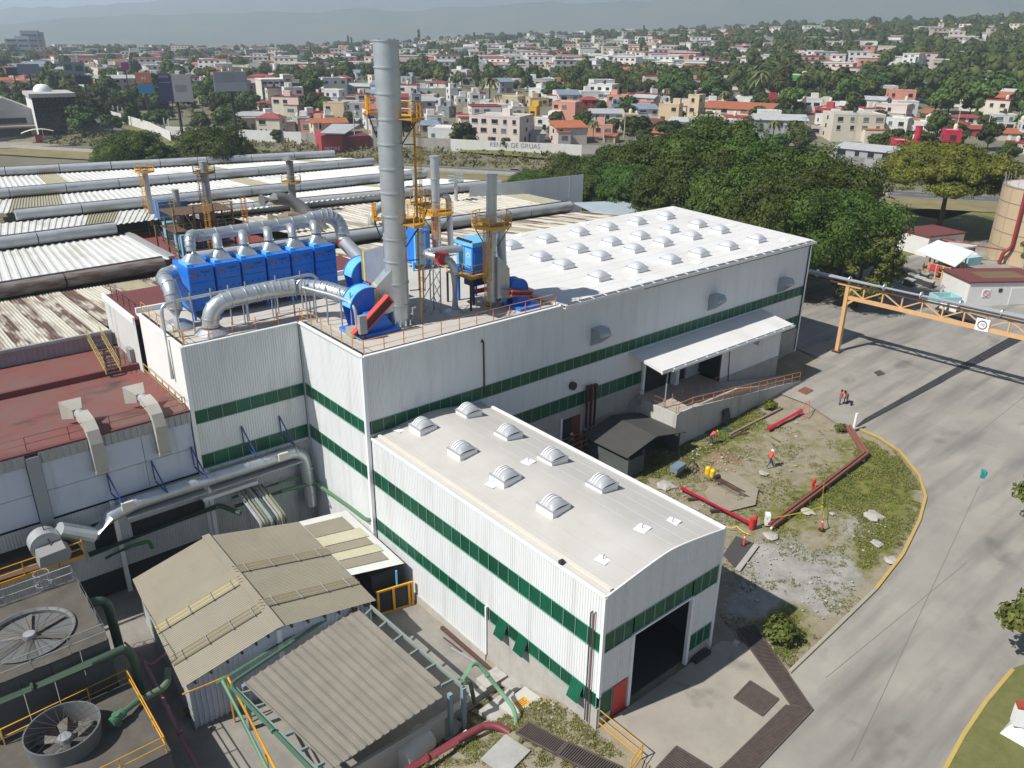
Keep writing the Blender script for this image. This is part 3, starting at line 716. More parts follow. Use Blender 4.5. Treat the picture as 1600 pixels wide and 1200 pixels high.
MB().box((W1 - .25, YF + .16, 0), (W1 - .05, -.2, ZB - .3)).build('inner_wall', mat('inner_wall_grey', (.07, .075, .075), .8), ann)  # same indoor gloom put into the wall colour
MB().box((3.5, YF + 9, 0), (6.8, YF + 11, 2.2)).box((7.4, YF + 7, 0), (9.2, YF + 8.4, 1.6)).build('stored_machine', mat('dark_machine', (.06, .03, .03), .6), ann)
wall(ann, (W1, YF), (W1, -.1), X1T, ZB); band(ann, (W1, YF + .2), (W1, -.2), X1B, X1T, 24, False); wall(ann, (W1, YF), (W1, -.1), 0, X1B)
mb = MB(); n = 16; ys = [YF + .02, -.12]; vs = []
for i in range(n + 1):
 x = W0 + (W1 - W0) * i / n
 for y in ys: vs += [(x, y, arch(x) + .03)]
for i in range(n + 1):
 x = W0 + (W1 - W0) * i / n
 for y in ys: vs += [(x, y, arch(x) - .12)]
k = 2 * (n + 1)
fs = [(2 * i, 2 * i + 2, 2 * i + 3, 2 * i + 1) for i in range(n)] + [(k + 2 * i, k + 2 * i + 1, k + 2 * i + 3, k + 2 * i + 2) for i in range(n)] + [(2 * i, k + 2 * i, k + 2 * i + 2, 2 * i + 2) for i in range(n)]
mb.add(vs, fs)
annex_roof = streak(mat('annex_membrane', (.51, .495, .46), .75, var=(.42, .405, .37), scale=.4, amt=.7), (.42, .39, .33), (.35, .08, 1), .35)
mb.build('roof', annex_roof, ann, True)
sb = MB()
for i in range(1, 9):
 x = W0 + (W1 - W0) * i / 9; sb.beam((x, YF + .1, arch(x) + .034), (x, -.2, arch(x) + .034), .05, .012, V(0, 0, 1))
sb.build('membrane_seam', annex_roof, ann)
MB().beam((W0 - .02, -.12, ZB + .05), (W0 - .02, YF - .05, ZB + .05), .14, .16, V(0, 0, 1)).build('eave_trim', white_trim, ann)
MB().beam((W1 + .02, -.12, ZB + .06), (W1 + .02, YF - .05, ZB + .06), .2, .18, V(0, 0, 1)).build('eave_trim', white_trim, ann)
MB().beam((W0 + .55, -.3, ZB + .2), (W0 + .55, YF + .1, ZB + .2), .22, .14, V(0, 0, 1)).build('gutter_upstand', mat('cream_upstand', (.66, .62, .54), .6), ann)
tb = MB()
for i in range(n):
 a, b = W0 + (W1 - W0) * i / n, W0 + (W1 - W0) * (i + 1) / n; tb.beam((a, YF - .03, arch(a) + .05), (b, YF - .03, arch(b) + .05), .09, .10, V(0, 0, 1))
tb.build('verge_trim', white_trim, ann)
s1 = None
for x, yy in ((3.5, (-2.05, -6.9, -11.62, -16.25)), (7.8, (-1.95, -6.75, -11.5, -16.2))):
 for y in yy:
  if s1 is None:
   w = 1.5
   s1 = MB().box((-w / 2, -w / 2, -.1), (w / 2, w / 2, .36)).build('skylight', curb_m); s1.parent = ann
   MB().box((-w / 2 - .04, -w / 2 - .04, .36), (w / 2 + .04, w / 2 + .04, .43)).build('dome_frame', bar_m, None).parent = s1
   d = dome_mesh(w - .1, .42, True).build('dome', dome_b, None, True); d.parent = s1; d.location = (0, 0, .43)
   for q in (-.05, .17, .38):
    rb = MB();
    for i in range(10):
     a, b = -.95 + 1.9 * i / 10, -.95 + 1.9 * (i + 1) / 10
     f = lambda x: ((1 - abs(x) ** 2.) ** .8) * .42 + .02
     rb.beam((a * .7, q, f(a)), (b * .7, q, f(b)), .09, .05, V(0, 0, 1))
    o = rb.build('dome_rib', white_trim, None); o.parent = s1; o.location = (0, 0, .43)
   s1.location = V(x, y, arch(x)) - org(ann)
  else:
   s = s1.copy(); COL.objects.link(s); s.parent = ann; s.location = V(x, y, arch(x)) - org(ann)
   for kx in s1.children: c = kx.copy(); COL.objects.link(c); c.parent = s
for (u, v) in ((625, 670), (770, 756), (825, 727), (1003, 832), (1051, 815), (943, 872)):
 p = P(u, v, 9.4); z = arch(p.x) + .035
 MB().obox((p.x, p.y, z + .012), V(.42, .08, 0), V(-.08, .38, 0), V(0, 0, .012)).build('patch', white_trim, ann)
 MB().tube([(p.x, p.y, z), (p.x, p.y, z + .22), (p.x + .1, p.y, z + .25)], .02, 5).build('hook', dark_steel, ann)
p = P(877, 880, 9.1); MB().box((p.x - .15, p.y - .1, 9.0), (p.x + .15, p.y + .1, 9.3)).build('drain_outlet', dark_steel, ann)
for (u0, v0, v1, m) in ((923.5, 956, 1122, dark_steel), (928.5, 958, 1126, mat('maroon_pipe', (.16, .05, .05), .6))):
 a, b = PX(u0, v0, W0 - .15), PX(u0 - 9, v1, W0 - .15); y = a.y
 MB().tube([(W0 + .0, y, a.z), (W0 - .15, y, a.z - .05), (W0 - .15, y, -.1)], .038, 8).build('downpipe', m, ann)
# ================================================================== OLD RED-ROOFED BUILDING ON THE LEFT
red_roof = mat('red_roof_coating', (.20, .05, .042), .8, var=(.14, .10, .085), scale=.32, amt=.95, bump=.1, bscale=5)
streak(red_roof, (.04, .035, .03), (.22, .5, 1), .9, .58, .74)
maroon = mat('maroon_coating', (.17, .045, .045), .75, var=(.12, .04, .04), scale=.5, amt=.7)
old_wall = streak(mat('painted_concrete', (.56, .60, .68), .85, var=(.46, .50, .57), scale=.5, amt=.6), (.2, .2, .2), (1.2, 1.2, .12), .45, .56, .76)
rz10 = 10.45
old = thing('old_plant_building', 'old plant building with red coated roof and pale panel wall left of the white hall', 'factory building', (-20, 12, 0))
MB().box((-48, YC + .1, 9.9), (XB - .02, 20.6, rz10)).build('roof', red_roof, old); MB().box((-48, 20.95, 9.9), (XB - .3, 27.2, rz10 + .35)).build('roof', red_roof, old)
MB().box((-48, 20.6, 9.9), (XB - .02, 20.95, rz10 + .5)).build('roof_kerb', maroon, old)
MB().box((-48, YC - .12, rz10 - .02), (XB - .02, YC + .1, rz10 + .12)).build('roof_edge', maroon, old)
for x0, x1 in ((-48, -20.3), (-19.5, -9.35)):
 MB().corr((x0, YC - .05, 9.55), (x1, YC - .05, 9.55), (x1, YC - .12, rz10), (x0, YC - .12, rz10), .45, .06).build('fascia', galv_dull, old)
MB().box((-20.3, YC - .25, 5.0), (-19.5, YC + .1, 10.2)).build('pilaster', mat('grey_pilaster', (.30, .32, .33), .8), old)  # pilaster in a darker grey than the wall panels
for x0, x1 in ((-30.5, -20.35), (-19.45, -13.0), (-12.96, -9.4)):
 for z0, z1 in ((5.3, 7.4), (7.44, 9.55)): MB().box((x0, YC, z0), (x1, YC + .2, z1)).build('wall_panel', old_wall, old)
MB().box((-48, YC + .22, -2.6), (XB, YC + .5, 9.9)).build('inner_wall', dark_void, old)
low_sheet = streak(mat('old_sheet', (.50, .52, .52), .6, var=(.40, .42, .43), scale=.5, amt=.6), (.15, .15, .15), (1, 1, .15), .5)
for x0, x1, z0, z1 in ((-48, -15.9, 3.9, 5.2), (-15.8, -8.9, 3.0, 5.2), (-48, -8.9, -.4, 1.7), (-15.8, -14.8, 1.7, 3.0), (-8.9, -.1, -2.2, 5.2), (-18.8, -17.4, 1.7, 3.9)):
 wall(old, (x0, YC - .1), (x1, YC - .1), z0, z1, low_sheet)
MB().box((-15.9, YC - .3, -2.6), (-15.6, YC, 5.2)).box((-9.0, YC - .35, -2.6), (-8.7, YC, 5.2)).build('column', white_trim, old)
hall = thing('rear_hall', 'maroon-roofed hall with stained white side wall behind the dust collectors', 'factory building', (-5, 25, 8))
MB().box((-9.45, 19.8, 14.5), (14, 28.6, 14.95)).build('roof', maroon, hall); MB().box((-9.6, 19.8, 14.6), (-9.4, 28.6, 15.15)).build('roof_edge', white_trim, hall)
wall(hall, (-9.5, 28.5), (-9.5, 19.6), 10.4, 14.9, streak(mat('stained_white_sheet', (.62, .62, .6), .6, var=(.5, .5, .48), scale=.5, amt=.6), (.12, .11, .1), (1.5, 1.5, .1), .6), .5, .03)
MB().box((-9.40, 19.9, 8), (14, 28.4, 14.5)).build('inner_wall', dark_void, hall)
railing('roof_railing', 'rusty railing along the edge of the maroon hall roof', [(-9.0, 27.5, 14.95), (-8.9, 21.0, 14.95)], rust, 1.0, 1.6)
sp, sq = P(148, 528, 12.0), P(178, 582, 10.8)
ss = thing('roof_stairs', 'yellow railed metal stairs down from the rusty roof to the red roof', 'stairs', sq)
dirv = (sp - sq); sd_ = V(1, 0, 0) * .5
for i in range(9): c = sq.lerp(sp, i / 8); MB().obox(c, V(.5, 0, 0), V(0, .14, 0), V(0, 0, .025)).build('step', dark_steel, ss)
for s in (-.55, .55):
 MB().tube([sq + V(s, 0, .95), sp + V(s, 0, .95), sp + V(s, 1.4, .95)], .03, 6).tube([sq + V(s, 0, .5), sp + V(s, 0, .5)], .025, 6).build('handrail', mat('faded_yellow', (.35, .27, .09), .6), ss)
 MB().beam(sq + V(s, 0, 0), sp + V(s, 0, 0), .05, .2).build('stringer', MATS['faded_yellow'], ss)
 for k in (0, .5, 1): c = sq.lerp(sp, k); MB().cyl(c + V(s, 0, 0), c + V(s, 0, .95), .03, n=6).build('post', MATS['faded_yellow'], ss)
bx = PX(209, 560, -9.55); MB().box((-9.9, bx.y - .5, 10.5), (-9.55, bx.y + .5, 12.0)).build('hatch', mat('grey_hatch', (.25, .25, .24), .6), hall)
faded_y = MATS['faded_yellow']
railing('roof_railing', 'thin rusty railing along the front edge of the red roof', [(-30, YC + .5, rz10), (-20, YC + .5, rz10), (-9.4, YC + .5, rz10)], mat('rusty_red_rail', (.22, .07, .05), .7), 1.0, 2.4, .025)
railing('roof_railing', 'faded yellow railing at the foot of the white block on the red roof', [(-9.6, YC + .5, rz10), (-9.6, 14.5, rz10), (-9.6, 19.0, rz10)], faded_y, 1.0, 1.7, .03)
duct_m = mat('pale_duct', (.46, .44, .38), .55, var=(.33, .31, .27), scale=.8, amt=.7)
def hood_duct(u, v, label):
 base = P(u, v, rz10); x, y = base.x, YC
 t = thing('exhaust_duct', label, 'duct', (x, y, rz10), 'hooded exhaust ducts on the red roof')
 bk = MB(); HS = .70
 a = V(x - .35, y + 2.9, rz10 + .95);
 h = [(a.x + i * .74, a.y + .4, a.z + j * .68 + .15) for i, j in ((-1, -1), (1, -1), (1, 1), (-1, 1))]; q = [(a.x + .2 + i * .32, a.y - .45, a.z + j * .32) for i, j in ((-1, -1), (1, -1), (1, 1), (-1, 1))]
 bk.add(h + q, [(0, 1, 2, 3), (0, 4, 5, 1), (1, 5, 6, 2), (2, 6, 7, 3), (3, 7, 4, 0), (4, 7, 6, 5)]).build('hood', duct_m, t)
 MB().cyl((a.x + .25, a.y - .5, a.z), (a.x + .32, a.y - 1.0, a.z - .02), .35, n=14).build('collar', galv_dull, t)
 pr = [V(x, y + 2.0, rz10 + .95), V(x, y + 1.2, rz10 + .95), V(x + .02, y + .4, rz10 + .85), V(x + .03, y - .15, rz10 + .45), V(x + .04, y - .45, rz10 - .3), V(x + .04, y - .45, rz10 - 2.6)]
 mb = MB(); vs = []
 for i, p in enumerate(pr):
  d = (pr[min(i + 1, 5)] - pr[max(i - 1, 0)]).normalized(); n_ = d.cross(V(1, 0, 0)).normalized()
  for sx, sn in ((-1, -1), (1, -1), (1, 1), (-1, 1)): vs.append(p + V(.40 * sx, 0, 0) + n_ * .31 * sn)
 mb.add(vs, [(4 * i + k, 4 * i + (k + 1) % 4, 4 * i + 4 + (k + 1) % 4, 4 * i + 4 + k) for i in range(5) for k in range(4)] + [(0, 1, 2, 3), (20, 23, 22, 21)]).build('gooseneck', duct_m, t)
 MB().obox(pr[5] + V(0, 0, .12), V(.44, 0, 0), V(0, .35, 0), V(0, 0, .12)).build('end_flange', duct_m, t)
hood_duct(133, 668, 'left hooded exhaust duct curling over the red roof edge'); hood_duct(233, 645, 'right hooded exhaust duct nearest the tall white block')
dl = thing('wall_duct', 'large galvanised ventilation duct running along the wall and turning down at the corner', 'duct', (-8, YC - .8, 4.8))
A = V(-16.8, YC - .9, 4.35); pts = [V(-17.6, YC - 1.2, 3.6), V(-16.2, YC - 1.0, 4.55), V(-14.6, YC - .95, 4.9)] + path([(-14.0, YC - .95, 4.95), (-1.2, YC - .95, 4.95), (-.95, YC - .95, 1.0)], 1.3, 6) + [V(-.95, YC - .95, -.4)]
MB().tube(pts, [.5] * len(pts), 16).build('duct', galv, dl, True)
for x in [-14 + 1.35 * i for i in range(10)]:
 MB().ring(V(x, YC - .95, 4.95), V(1, 0, 0), .5, .07, .03, 16).build('joint', galv, dl)
for z in (3.2, 2.0, .8): MB().ring(V(-.95, YC - .95, z), V(0, 0, 1), .5, .07, .03, 16).build('joint', galv, dl)
MB().box((-15.2, YC - 1.6, 4.15), (-9.4, YC - .1, 4.25)).box((-9.0, YC - 1.6, 4.15), (-1.6, YC - .1, 4.25)).build('duct_shelf', galv_dull, dl)
for u, v in ((200, 790), (443, 713)):
 p = PY(u, v, YC - 1.65); MB().box((p.x - .42, YC - 1.75, p.z - .3), (p.x + .42, YC - 1.55, p.z + .3)).build('access_hatch', mat('pale_hatch', (.62, .6, .52), .5), dl)
blue_br = mat('blue_bracket', (.03, .06, .22), .5)
for i, (u, v) in enumerate(((166, 738), (236, 720), (298, 698), (377, 666), (436, 650))):
 p = PY(u, v, YC - .1); n_ = ('leftmost', 'second from left', 'middle', 'second from right', 'rightmost')[i]
 t = thing('duct_bracket', n_ + ' of the blue triangular hangers above the wall duct', 'bracket', p, 'blue duct hangers')
 q = V(p.x + .35, YC - 1.7, p.z - 2.1); MB().beam(p, q, .08).build('brace', blue_br, t); MB().beam(p, (p.x + .02, YC - .15, p.z - 1.6), .08).build('wall_post', blue_br, t)
 MB().beam((p.x + .02, YC - .15, p.z - 1.7), q, .08).build('arm', blue_br, t)
bl = thing('blower', 'old rounded grey blower housing at the left end of the wall duct', 'fan', (-20, YC - 1.8, 3.2))
c = PY(70, 848, YC - 1.8)
mb = MB()
for w0, r in ((0, 1.25),): mb.cyl((c.x, c.y - .55, c.z), (c.x, c.y + .55, c.z), .98, n=22)
mb.build('scroll_housing', galv_dull, bl, True)
mb = MB(); k = [(c.x - .8, c.y - .6, c.z - .7), (c.x + .9, c.y - .6, c.z - .8), (c.x + 1.2, c.y - .6, c.z - .2), (c.x + .9, c.y - .6, c.z + .2), (c.x - .7, c.y - .6, c.z + .1)]
mb.prism(k, V(0, -1.3, 0)).build('inlet_box', mat('grey_white', (.26, .26, .25), .6), bl)
MB().beam((c.x + .3, c.y - 2, c.z - .9), (c.x + .1, c.y + .4, c.z + 1.4), .06).build('strap', dark_steel, bl)
MB().cyl((c.x + 1, c.y + .2, c.z + .5), pts[0], .55, .62, 14).build('outlet', galv, bl)
pf = thing('platform', 'yellow railed steel grating platform beside the old blower', 'platform', (-23, 6, 2.8))
e0, e1, e2 = P(132, 866, 3.2), P(0, 903, 3.2), P(112, 838, 3.2)
gm = mat('rusty_grating', (.14, .08, .05), .8, var=(.07, .05, .04), scale=5, amt=.8)
mb = MB(); mb.prism([e0 + V(0, 0, -.1), V(-34, e1.y + (e1.y - e0.y) * .9, 3.1), V(-34, e1.y + 2.4, 3.1), V(e0.x, e0.y + 2.2, 3.1)], V(0, 0, .08)).build('grating', gm, pf)
MB().beam(e0 + V(0, -.02, -.1), V(-34, e0.y - .02, 3.1), .06, .24, V(0, 0, 1)).build('edge_beam', yellow, pf)
railing('platform_railing', 'yellow railing round the blower platform on the left', [V(-34, e0.y, 3.15), V(-24, e0.y, 3.15), e0, V(e0.x, e0.y + 2.2, 3.15)], yellow, 1.05, 1.6, .035)
# ================================================================== GABLED BEIGE SHED
beige = streak(mat('beige_sheet', (.32, .288, .215), .7, var=(.25, .226, .175), scale=.35, amt=.7), (.26, .23, .18), (1.2, .35, 1), .35)
shed = thing('gabled_shed', 'long beige corrugated gable-roofed shed with white sheet extension against the annex', 'shed', (-8, -1, -2.6))
R0, R1 = V(-10.9, 5.3, 2.4), V(-11.15, -7.35, 2.4); L0, L1 = V(-16.25, 5.5, 1.0), V(-17.2, -7.05, 1.0); E0, E1 = V(-2.9, 5.2, 1.75), V(-4.35, -7.25, 1.05)
E0, E1 = P(467, 815, 1.5), P(588, 938, 1.15)
mb = MB().corr(L1, L0, R0, R1, .17, .03); mb.build('roof', beige, shed); mb = MB().corr(R1, R0, E0, E1, .17, .03); mb.build('roof', beige, shed)
X0, X1 = P(541, 797, 1.1), P(632, 880, .9); X0.x = min(X0.x, -.12); X1.x = min(X1.x, -.12); Em = E0.lerp(E1, .71)
MB().corr(Em, E0, X0, X1, .17, .03).build('extension_roof', mat('white_extension_sheet', (.70, .70, .66), .6, var=(.6, .59, .55), scale=.6, amt=.6), shed)
tr = mat('translucent_sheet', (.56, .53, .38), .6, var=(.48, .45, .32), scale=1.5, amt=.6)
for a, b, e, m_ in ((.10, .33, .80, beige), (.34, .50, .9, tr), (.51, .63, .84, beige), (.64, .76, .88, tr), (.77, .90, .82, beige)):
 l0, l1, r0, r1 = E0.lerp(Em, a), E0.lerp(Em, b), X0.lerp(X1, a), X0.lerp(X1, b); z_ = V(0, 0, .06)
 MB().corr(l1 + z_, l0 + z_, l0.lerp(r0, e) + z_, l1.lerp(r1, e) + z_, .17, .03).build('translucent_sheet' if m_ is tr else 'beige_sheet', m_, shed)
MB().beam(R0 + V(0, .1, .06), R1 + V(0, -.15, .06), .55, .07, V(0, 0, 1)).build('ridge_cap', beige, shed)
strip_m = mat('yellowed_strip', (.50, .45, .30), .5, var=(.42, .38, .26), scale=1, amt=.6)
def strips(a0, a1, b0, b1, ts, m):
 for k, t in enumerate(ts):
  a, b = a0.lerp(a1, t) + V(0, 0, .07), b0.lerp(b1, t) + V(0, 0, .07); d = (a1 - a0).normalized()
  MB().corr(a - d * .45, a + d * .45, b + d * .45, b - d * .45, .17, .03, True).build('roof_strip', m if k == 0 else beige, shed)
  for q in (.12, .38, .64, .88):
   c = a.lerp(b, q) + V(0, 0, .07); MB().beam(c - d * .55, c + d * .55, .05, .05).build('clamp', galv_dull, shed)
  for s in (-.35, 0, .35): MB().beam(a + d * s + V(0, 0, .08), b + d * s + V(0, 0, .08), .03, .03).build('strap', faded_y, shed)
strips(L0, L1, R0, R1, (.52, .80), strip_m); strips(R0, R1, E0, E1, (.42, .78), beige)
gw = MB(); zb_ = -2.6
gw.add([L1 + V(.3, .25, -.1), R1 + V(0, .25, -.1), E1 + V(-.3, .25, -.1), V(E1.x - .3, E1.y + .25, zb_), V(L1.x + .3, L1.y + .25, zb_)], [(4, 3, 2, 1, 0)])
gw.build('gable_wall', old_wall, shed)
for i in range(40):
 t = i / 39; x = L1.x + .4 + (E1.x - L1.x - .8) * t; zt = (L1.z + (R1.z - L1.z) * (x - L1.x) / (R1.x - L1.x)) if x < R1.x else (R1.z + (E1.z - R1.z) * (x - R1.x) / (E1.x - R1.x))
 if i == 0: gp_ = MB()
 y = L1.y + (E1.y - L1.y) * t + .2; gp_.box((x - .06, y - .04, zb_), (x + .06, y + .02, zt - .15))
tag(gp_.build('wall_rib', old_wall, shed), kind='stuff')
MB().box((R1.x - .15, R1.y + .12, zb_), (R1.x + .15, R1.y + .3, 2.1)).build('column', white_trim, shed)
for t in (.12, .28, .45, .6, .75, .88):
 for a, b in ((L1, R1), (R1, E1)):
  c = a.lerp(b, t); MB().box((c.x - .06, c.y - .05, c.z - .28), (c.x + .06, c.y + .35, c.z - .08)).build('purlin_end', dark_steel, shed)
wall(shed, (L0.x + .3, L0.y), (L1.x + .3, L1.y), zb_, .9, low_sheet)
og = thing('orange_gate', 'orange framed mesh gate at the open end of the beige shed', 'gate', P(620, 955, -2.6))
ga, gb = P(592, 962, -2.6), P(645, 945, -2.6)
for q in (0, .45, .9, 1.): c = ga.lerp(gb, q); MB().box((c.x - .09, c.y - .09, -2.6), (c.x + .09, c.y + .09, -.5)).build('post', yellow, og)
MB().beam(ga + V(0, 0, 2.05), gb + V(0, 0, 2.05), .14).beam(ga + V(0, 0, .1), gb + V(0, 0, .1), .14).build('frame_rail', yellow, og)
for q in (.22, .68): c = ga.lerp(gb, q); MB().beam(ga.lerp(gb, q - .2) + V(0, .02, 1.05), ga.lerp(gb, q + .2) + V(0, .02, 1.05), .02, 1.9, V(0, 0, 1)).build('mesh_panel', dark_steel, og)
MB().box((-2.9, -4.4, -2.6), (-.3, -1.8, .6)).build('dark_bay', dark_void, shed)
MB().cyl((-1.2, -5.0, -2.6), (-1.2, -5.0, .7), .07, n=8).build('blue_post', light_and_lit_blue, shed)
# ================================================================== FLAT SLAB-ROOFED SHELTER
S00, S10, S11, S01 = P(381, 1068, 1), P(557, 952, 1), P(703, 1082, 1), P(520, 1202, 1)
sh = thing('flat_shelter', 'open shelter with flat roof of long beige ribbed sheets by the annex', 'shelter', (-9.5, -13, -2.6))
n = 15; slab = mat('weathered_slab', (.27, .245, .20), .85, var=(.19, .176, .15), scale=.8, amt=.8, bump=.15, bscale=8, rnd=.05)
for i in range(n):
 a0, a1 = S00.lerp(S10, i / n), S00.lerp(S10, (i + .93) / n); b0, b1 = S01.lerp(S11, i / n), S01.lerp(S11, (i + .93) / n)
 if i == n - 1: a0, a1 = a0 + V(-.02, .9, .02), a1 + V(0, .9, .02); b0, b1 = b0 + V(0, .9, 0), b1 + V(0, .9, 0)
 mb = MB(); e = V(0, 0, .10)
 for p, q, h in ((0, .10, .12), (.10, .48, .03), (.48, .53, .05), (.53, .90, .03), (.90, 1., .12)):
  A_, B_, C_, D_ = a0.lerp(a1, p), a0.lerp(a1, q), b0.lerp(b1, q), b0.lerp(b1, p); mb.prism([D_, C_, B_, A_], V(0, 0, h))
 mb.build('roof_sheet', slab, sh)
gsteel = mat('grey_green_steel', (.22, .27, .24), .6, var=(.17, .2, .18), scale=1, amt=.6)
F0, F1 = S10 + V(.9, .4, -.1), S11 + V(.9, -.1, -.1)
G0, G1 = S00 + V(-.55, .2, -.1), S01 + V(-.55, 0, -.1)
for a, b, i0, i1 in ((F0, F1, S10, S11), (G0, G1, S00, S01)):
 MB().beam(a, b, .16, .22, V(0, 0, 1)).build('edge_beam', gsteel, sh)
 for k in range(6): q = (k + .5) / 6; MB().beam(a.lerp(b, q), i0.lerp(i1, q) + V(0, 0, -.1), .12, .18, V(0, 0, 1)).build('outrigger', gsteel, sh)
for p in (S00, S10, S11, S01, F1, G1): MB().box((p.x - .13, p.y - .13, -2.6), (p.x + .13, p.y + .13, .9)).build('post', mat('blue_grey_steel', (.20, .27, .32), .6), sh)
MB().box((S01.x, S01.y + .5, -2.6), (S11.x - .4, S01.y + .7, -.4)).build('low_wall', mat('pale_block_wall', (.42, .41, .38), .9, var=(.3, .29, .27), scale=1, amt=.7), sh)
tnk = thing('pale_tank', 'pale rounded tank half hidden under the flat shelter', 'tank', (-7.6, -16.6, -2.6))
MB().cyl((-9.0, -17.4, -1.7), (-6.9, -16.9, -1.7), .85, n=18).build('shell', mat('pale_tank', (.48, .48, .44), .5), tnk, True)
def pipe(name, label, pts, r, m, sm=.4, n=8, cat='pipe', flanges=(), group=None):
 t = thing(name, label, cat, pts[0], group); pp = path(pts, sm, 5) if len(pts) > 2 else [V(*p) for p in pts]
 MB().tube(pp, r, n).build('pipe', m, t, True)
 for f in flanges:
  a, b = V(*pts[f]), V(*pts[f + 1]); MB().ring(a.lerp(b, .5), b - a, r, .12, .05, 10).build('flange', m, t)
 return t
pipe('green_pipe', 'upper long green pipe along the gable of the beige shed', [S00 + V(-1.3, .9, .12), S10 + V(-.9, .95, .08), S10 + V(.9, 1.0, .08), S10 + V(1., .9, -1.5)], .10, green_pipe, .5, flanges=(1,))
pipe('green_pipe', 'lower green pipe beside the flat shelter roof edge', [S01 + V(-.8, -.6, .1), S00 + V(-.75, .35, .1), S10 + V(-.6, .55, .15), S10 + V(.6, .9, .15), S10 + V(.7, .9, -1.5)], .11, green_pipe, .5, flanges=(0, 1))
pipe('green_pipe', 'light green pipe bending over the sign cover beside the shelter', [F1 + V(.1, .3, .3), F1 + V(1.6, .9, .55), P(780, 1078, -.2), P(806, 1110, -.4), P(806, 1138, -1.)], .13, mat('light_green_pipe', (.14, .28, .17), .5), .6, flanges=(1,))
pipe('green_pipe', 'short dark green bent pipe at the shelter corner post', [F1 + V(0, .2, .1), F1 + V(.5, .0, .2), F1 + V(.75, -.1, -1.6)], .13, dark_green_pipe, .3)
pipe('red_pipe', 'thick dark red pipe lying bent across the grass below the shelter', [P(596, 1226, -1.4), P(735, 1145, -.9), P(770, 1128, -.7), P(797, 1146, -.9)], .24, mat('dark_red_pipe_paint', (.20, .02, .035), .5, var=(.14, .05, .05), scale=1, amt=.7), .9, 12, flanges=(0,))
pipe('green_pipe', 'two-level green pipe along the corrugated wall above the beige shed', [(-18, YC - .7, 1.9), (-8.4, YC - .7, 2.3), (-7.4, YC - 2.2, 1.9)], .2, dark_green_pipe, .4)
pipe('green_pipe', 'green pipe turning from the lower wall onto the annex side', [(-7.4, 8.6, 2.0), (-3, 8.6, 1.9), (-.55, 8.4, 1.7), (-.4, 3.2, 1.9), (-.4, .3, 2.0), (-.1, .2, 2.0)], .16, mat('mid_green_pipe', (.08, .18, .09), .5), .5)
pipe('green_pipe', 'second thinner green pipe just above along the same wall', [(-7.4, 9.0, 2.6), (-3, 9.0, 2.5), (-.5, 9.0, 2.3)], .11, MATS['mid_green_pipe'], .5)
pipe('green_pipe', 'bright green bent pipe over the gap left of the beige shed', [P(165, 872, .8), P(205, 853, 1.4), P(233, 845, 1.6), P(238, 856, .8)], .14, mat('bright_green_pipe', (.03, .20, .06), .45), .3)
pipe('pink_pipe', 'long faded pink pipe rising beside the cooling towers', [P(318, 1215, -1.8), P(247, 1080, -.4), P(225, 1035, .2)], .15, mat('pink_pipe_paint', (.34, .15, .16), .6, var=(.25, .14, .14), scale=1.5, amt=.7), .3, flanges=(0,))
pipe('pink_pipe', 'short red flanged pipe left of the beige shed', [P(195, 1004, .3), P(235, 1040, .2), P(270, 1012, .3)], .07, MATS['pink_pipe_paint'], .2)
pipe('green_pipe', 'thick olive pipe with bend between cooling towers and shed', [P(200, 1110, .5), P(235, 1085, .3), P(262, 1072, .2), P(262, 1045, .6)], .22, mat('olive_pipe', (.16, .22, .13), .55, var=(.11, .15, .1), scale=2, amt=.7), .6, 10, flanges=(0,))
for i in range(8):
 y = 8.2 - .22 * i; a = V(-6.9 + .28 * i, 7.6, .8); b = V(-5.7 + .28 * i, 5.0, 1.9)
 m_ = (galv_dull, MATS['beige_sheet'], MATS['olive_pipe'], galv, dark_green_pipe)[i % 5]
 t = pipe('pipe_bundle', ('first', 'second', 'third', 'fourth', 'fifth', 'sixth', 'seventh', 'eighth')[i] + ' pipe from the left in the slanting bundle behind the beige shed', [V(a.x, 9.0, 2.9), V(a.x, 8.4, 2.9), b + V(-1, .4, -.1), b + V(-1, .2, -1.2)], .09 + .05 * (i % 3 == 0), m_, .3, 6, group='slanting pipe bundle')
MB().box((-9.6, 8.9, 3.1), (-5.2, YC - .12, 3.4)).build('ledge', white_trim, old)
fr = thing('gantry', 'thin yellow pipe gantry beside the flat shelter at the bottom left', 'frame', P(352, 1140, -2.6))
fa, fb, fc = P(355, 1056, 1.1), P(432, 1205, .9), P(345, 1065, 1.2)
MB().tube([fa, fb], .07, 6).build('rail', yellow, fr); MB().tube([fa + V(-.35, 0, 0), fb + V(-.35, 0, 0)], .10, 8).build('pipe', MATS['light_green_pipe'], fr)
MB().tube([P(285, 1085, 1.2), fa], .06, 6).build('rail', yellow, fr)
for c in (fa, fa.lerp(fb, .8)): MB().cyl((c.x, c.y, -2.6), c, .06, n=6).build('post', yellow, fr)
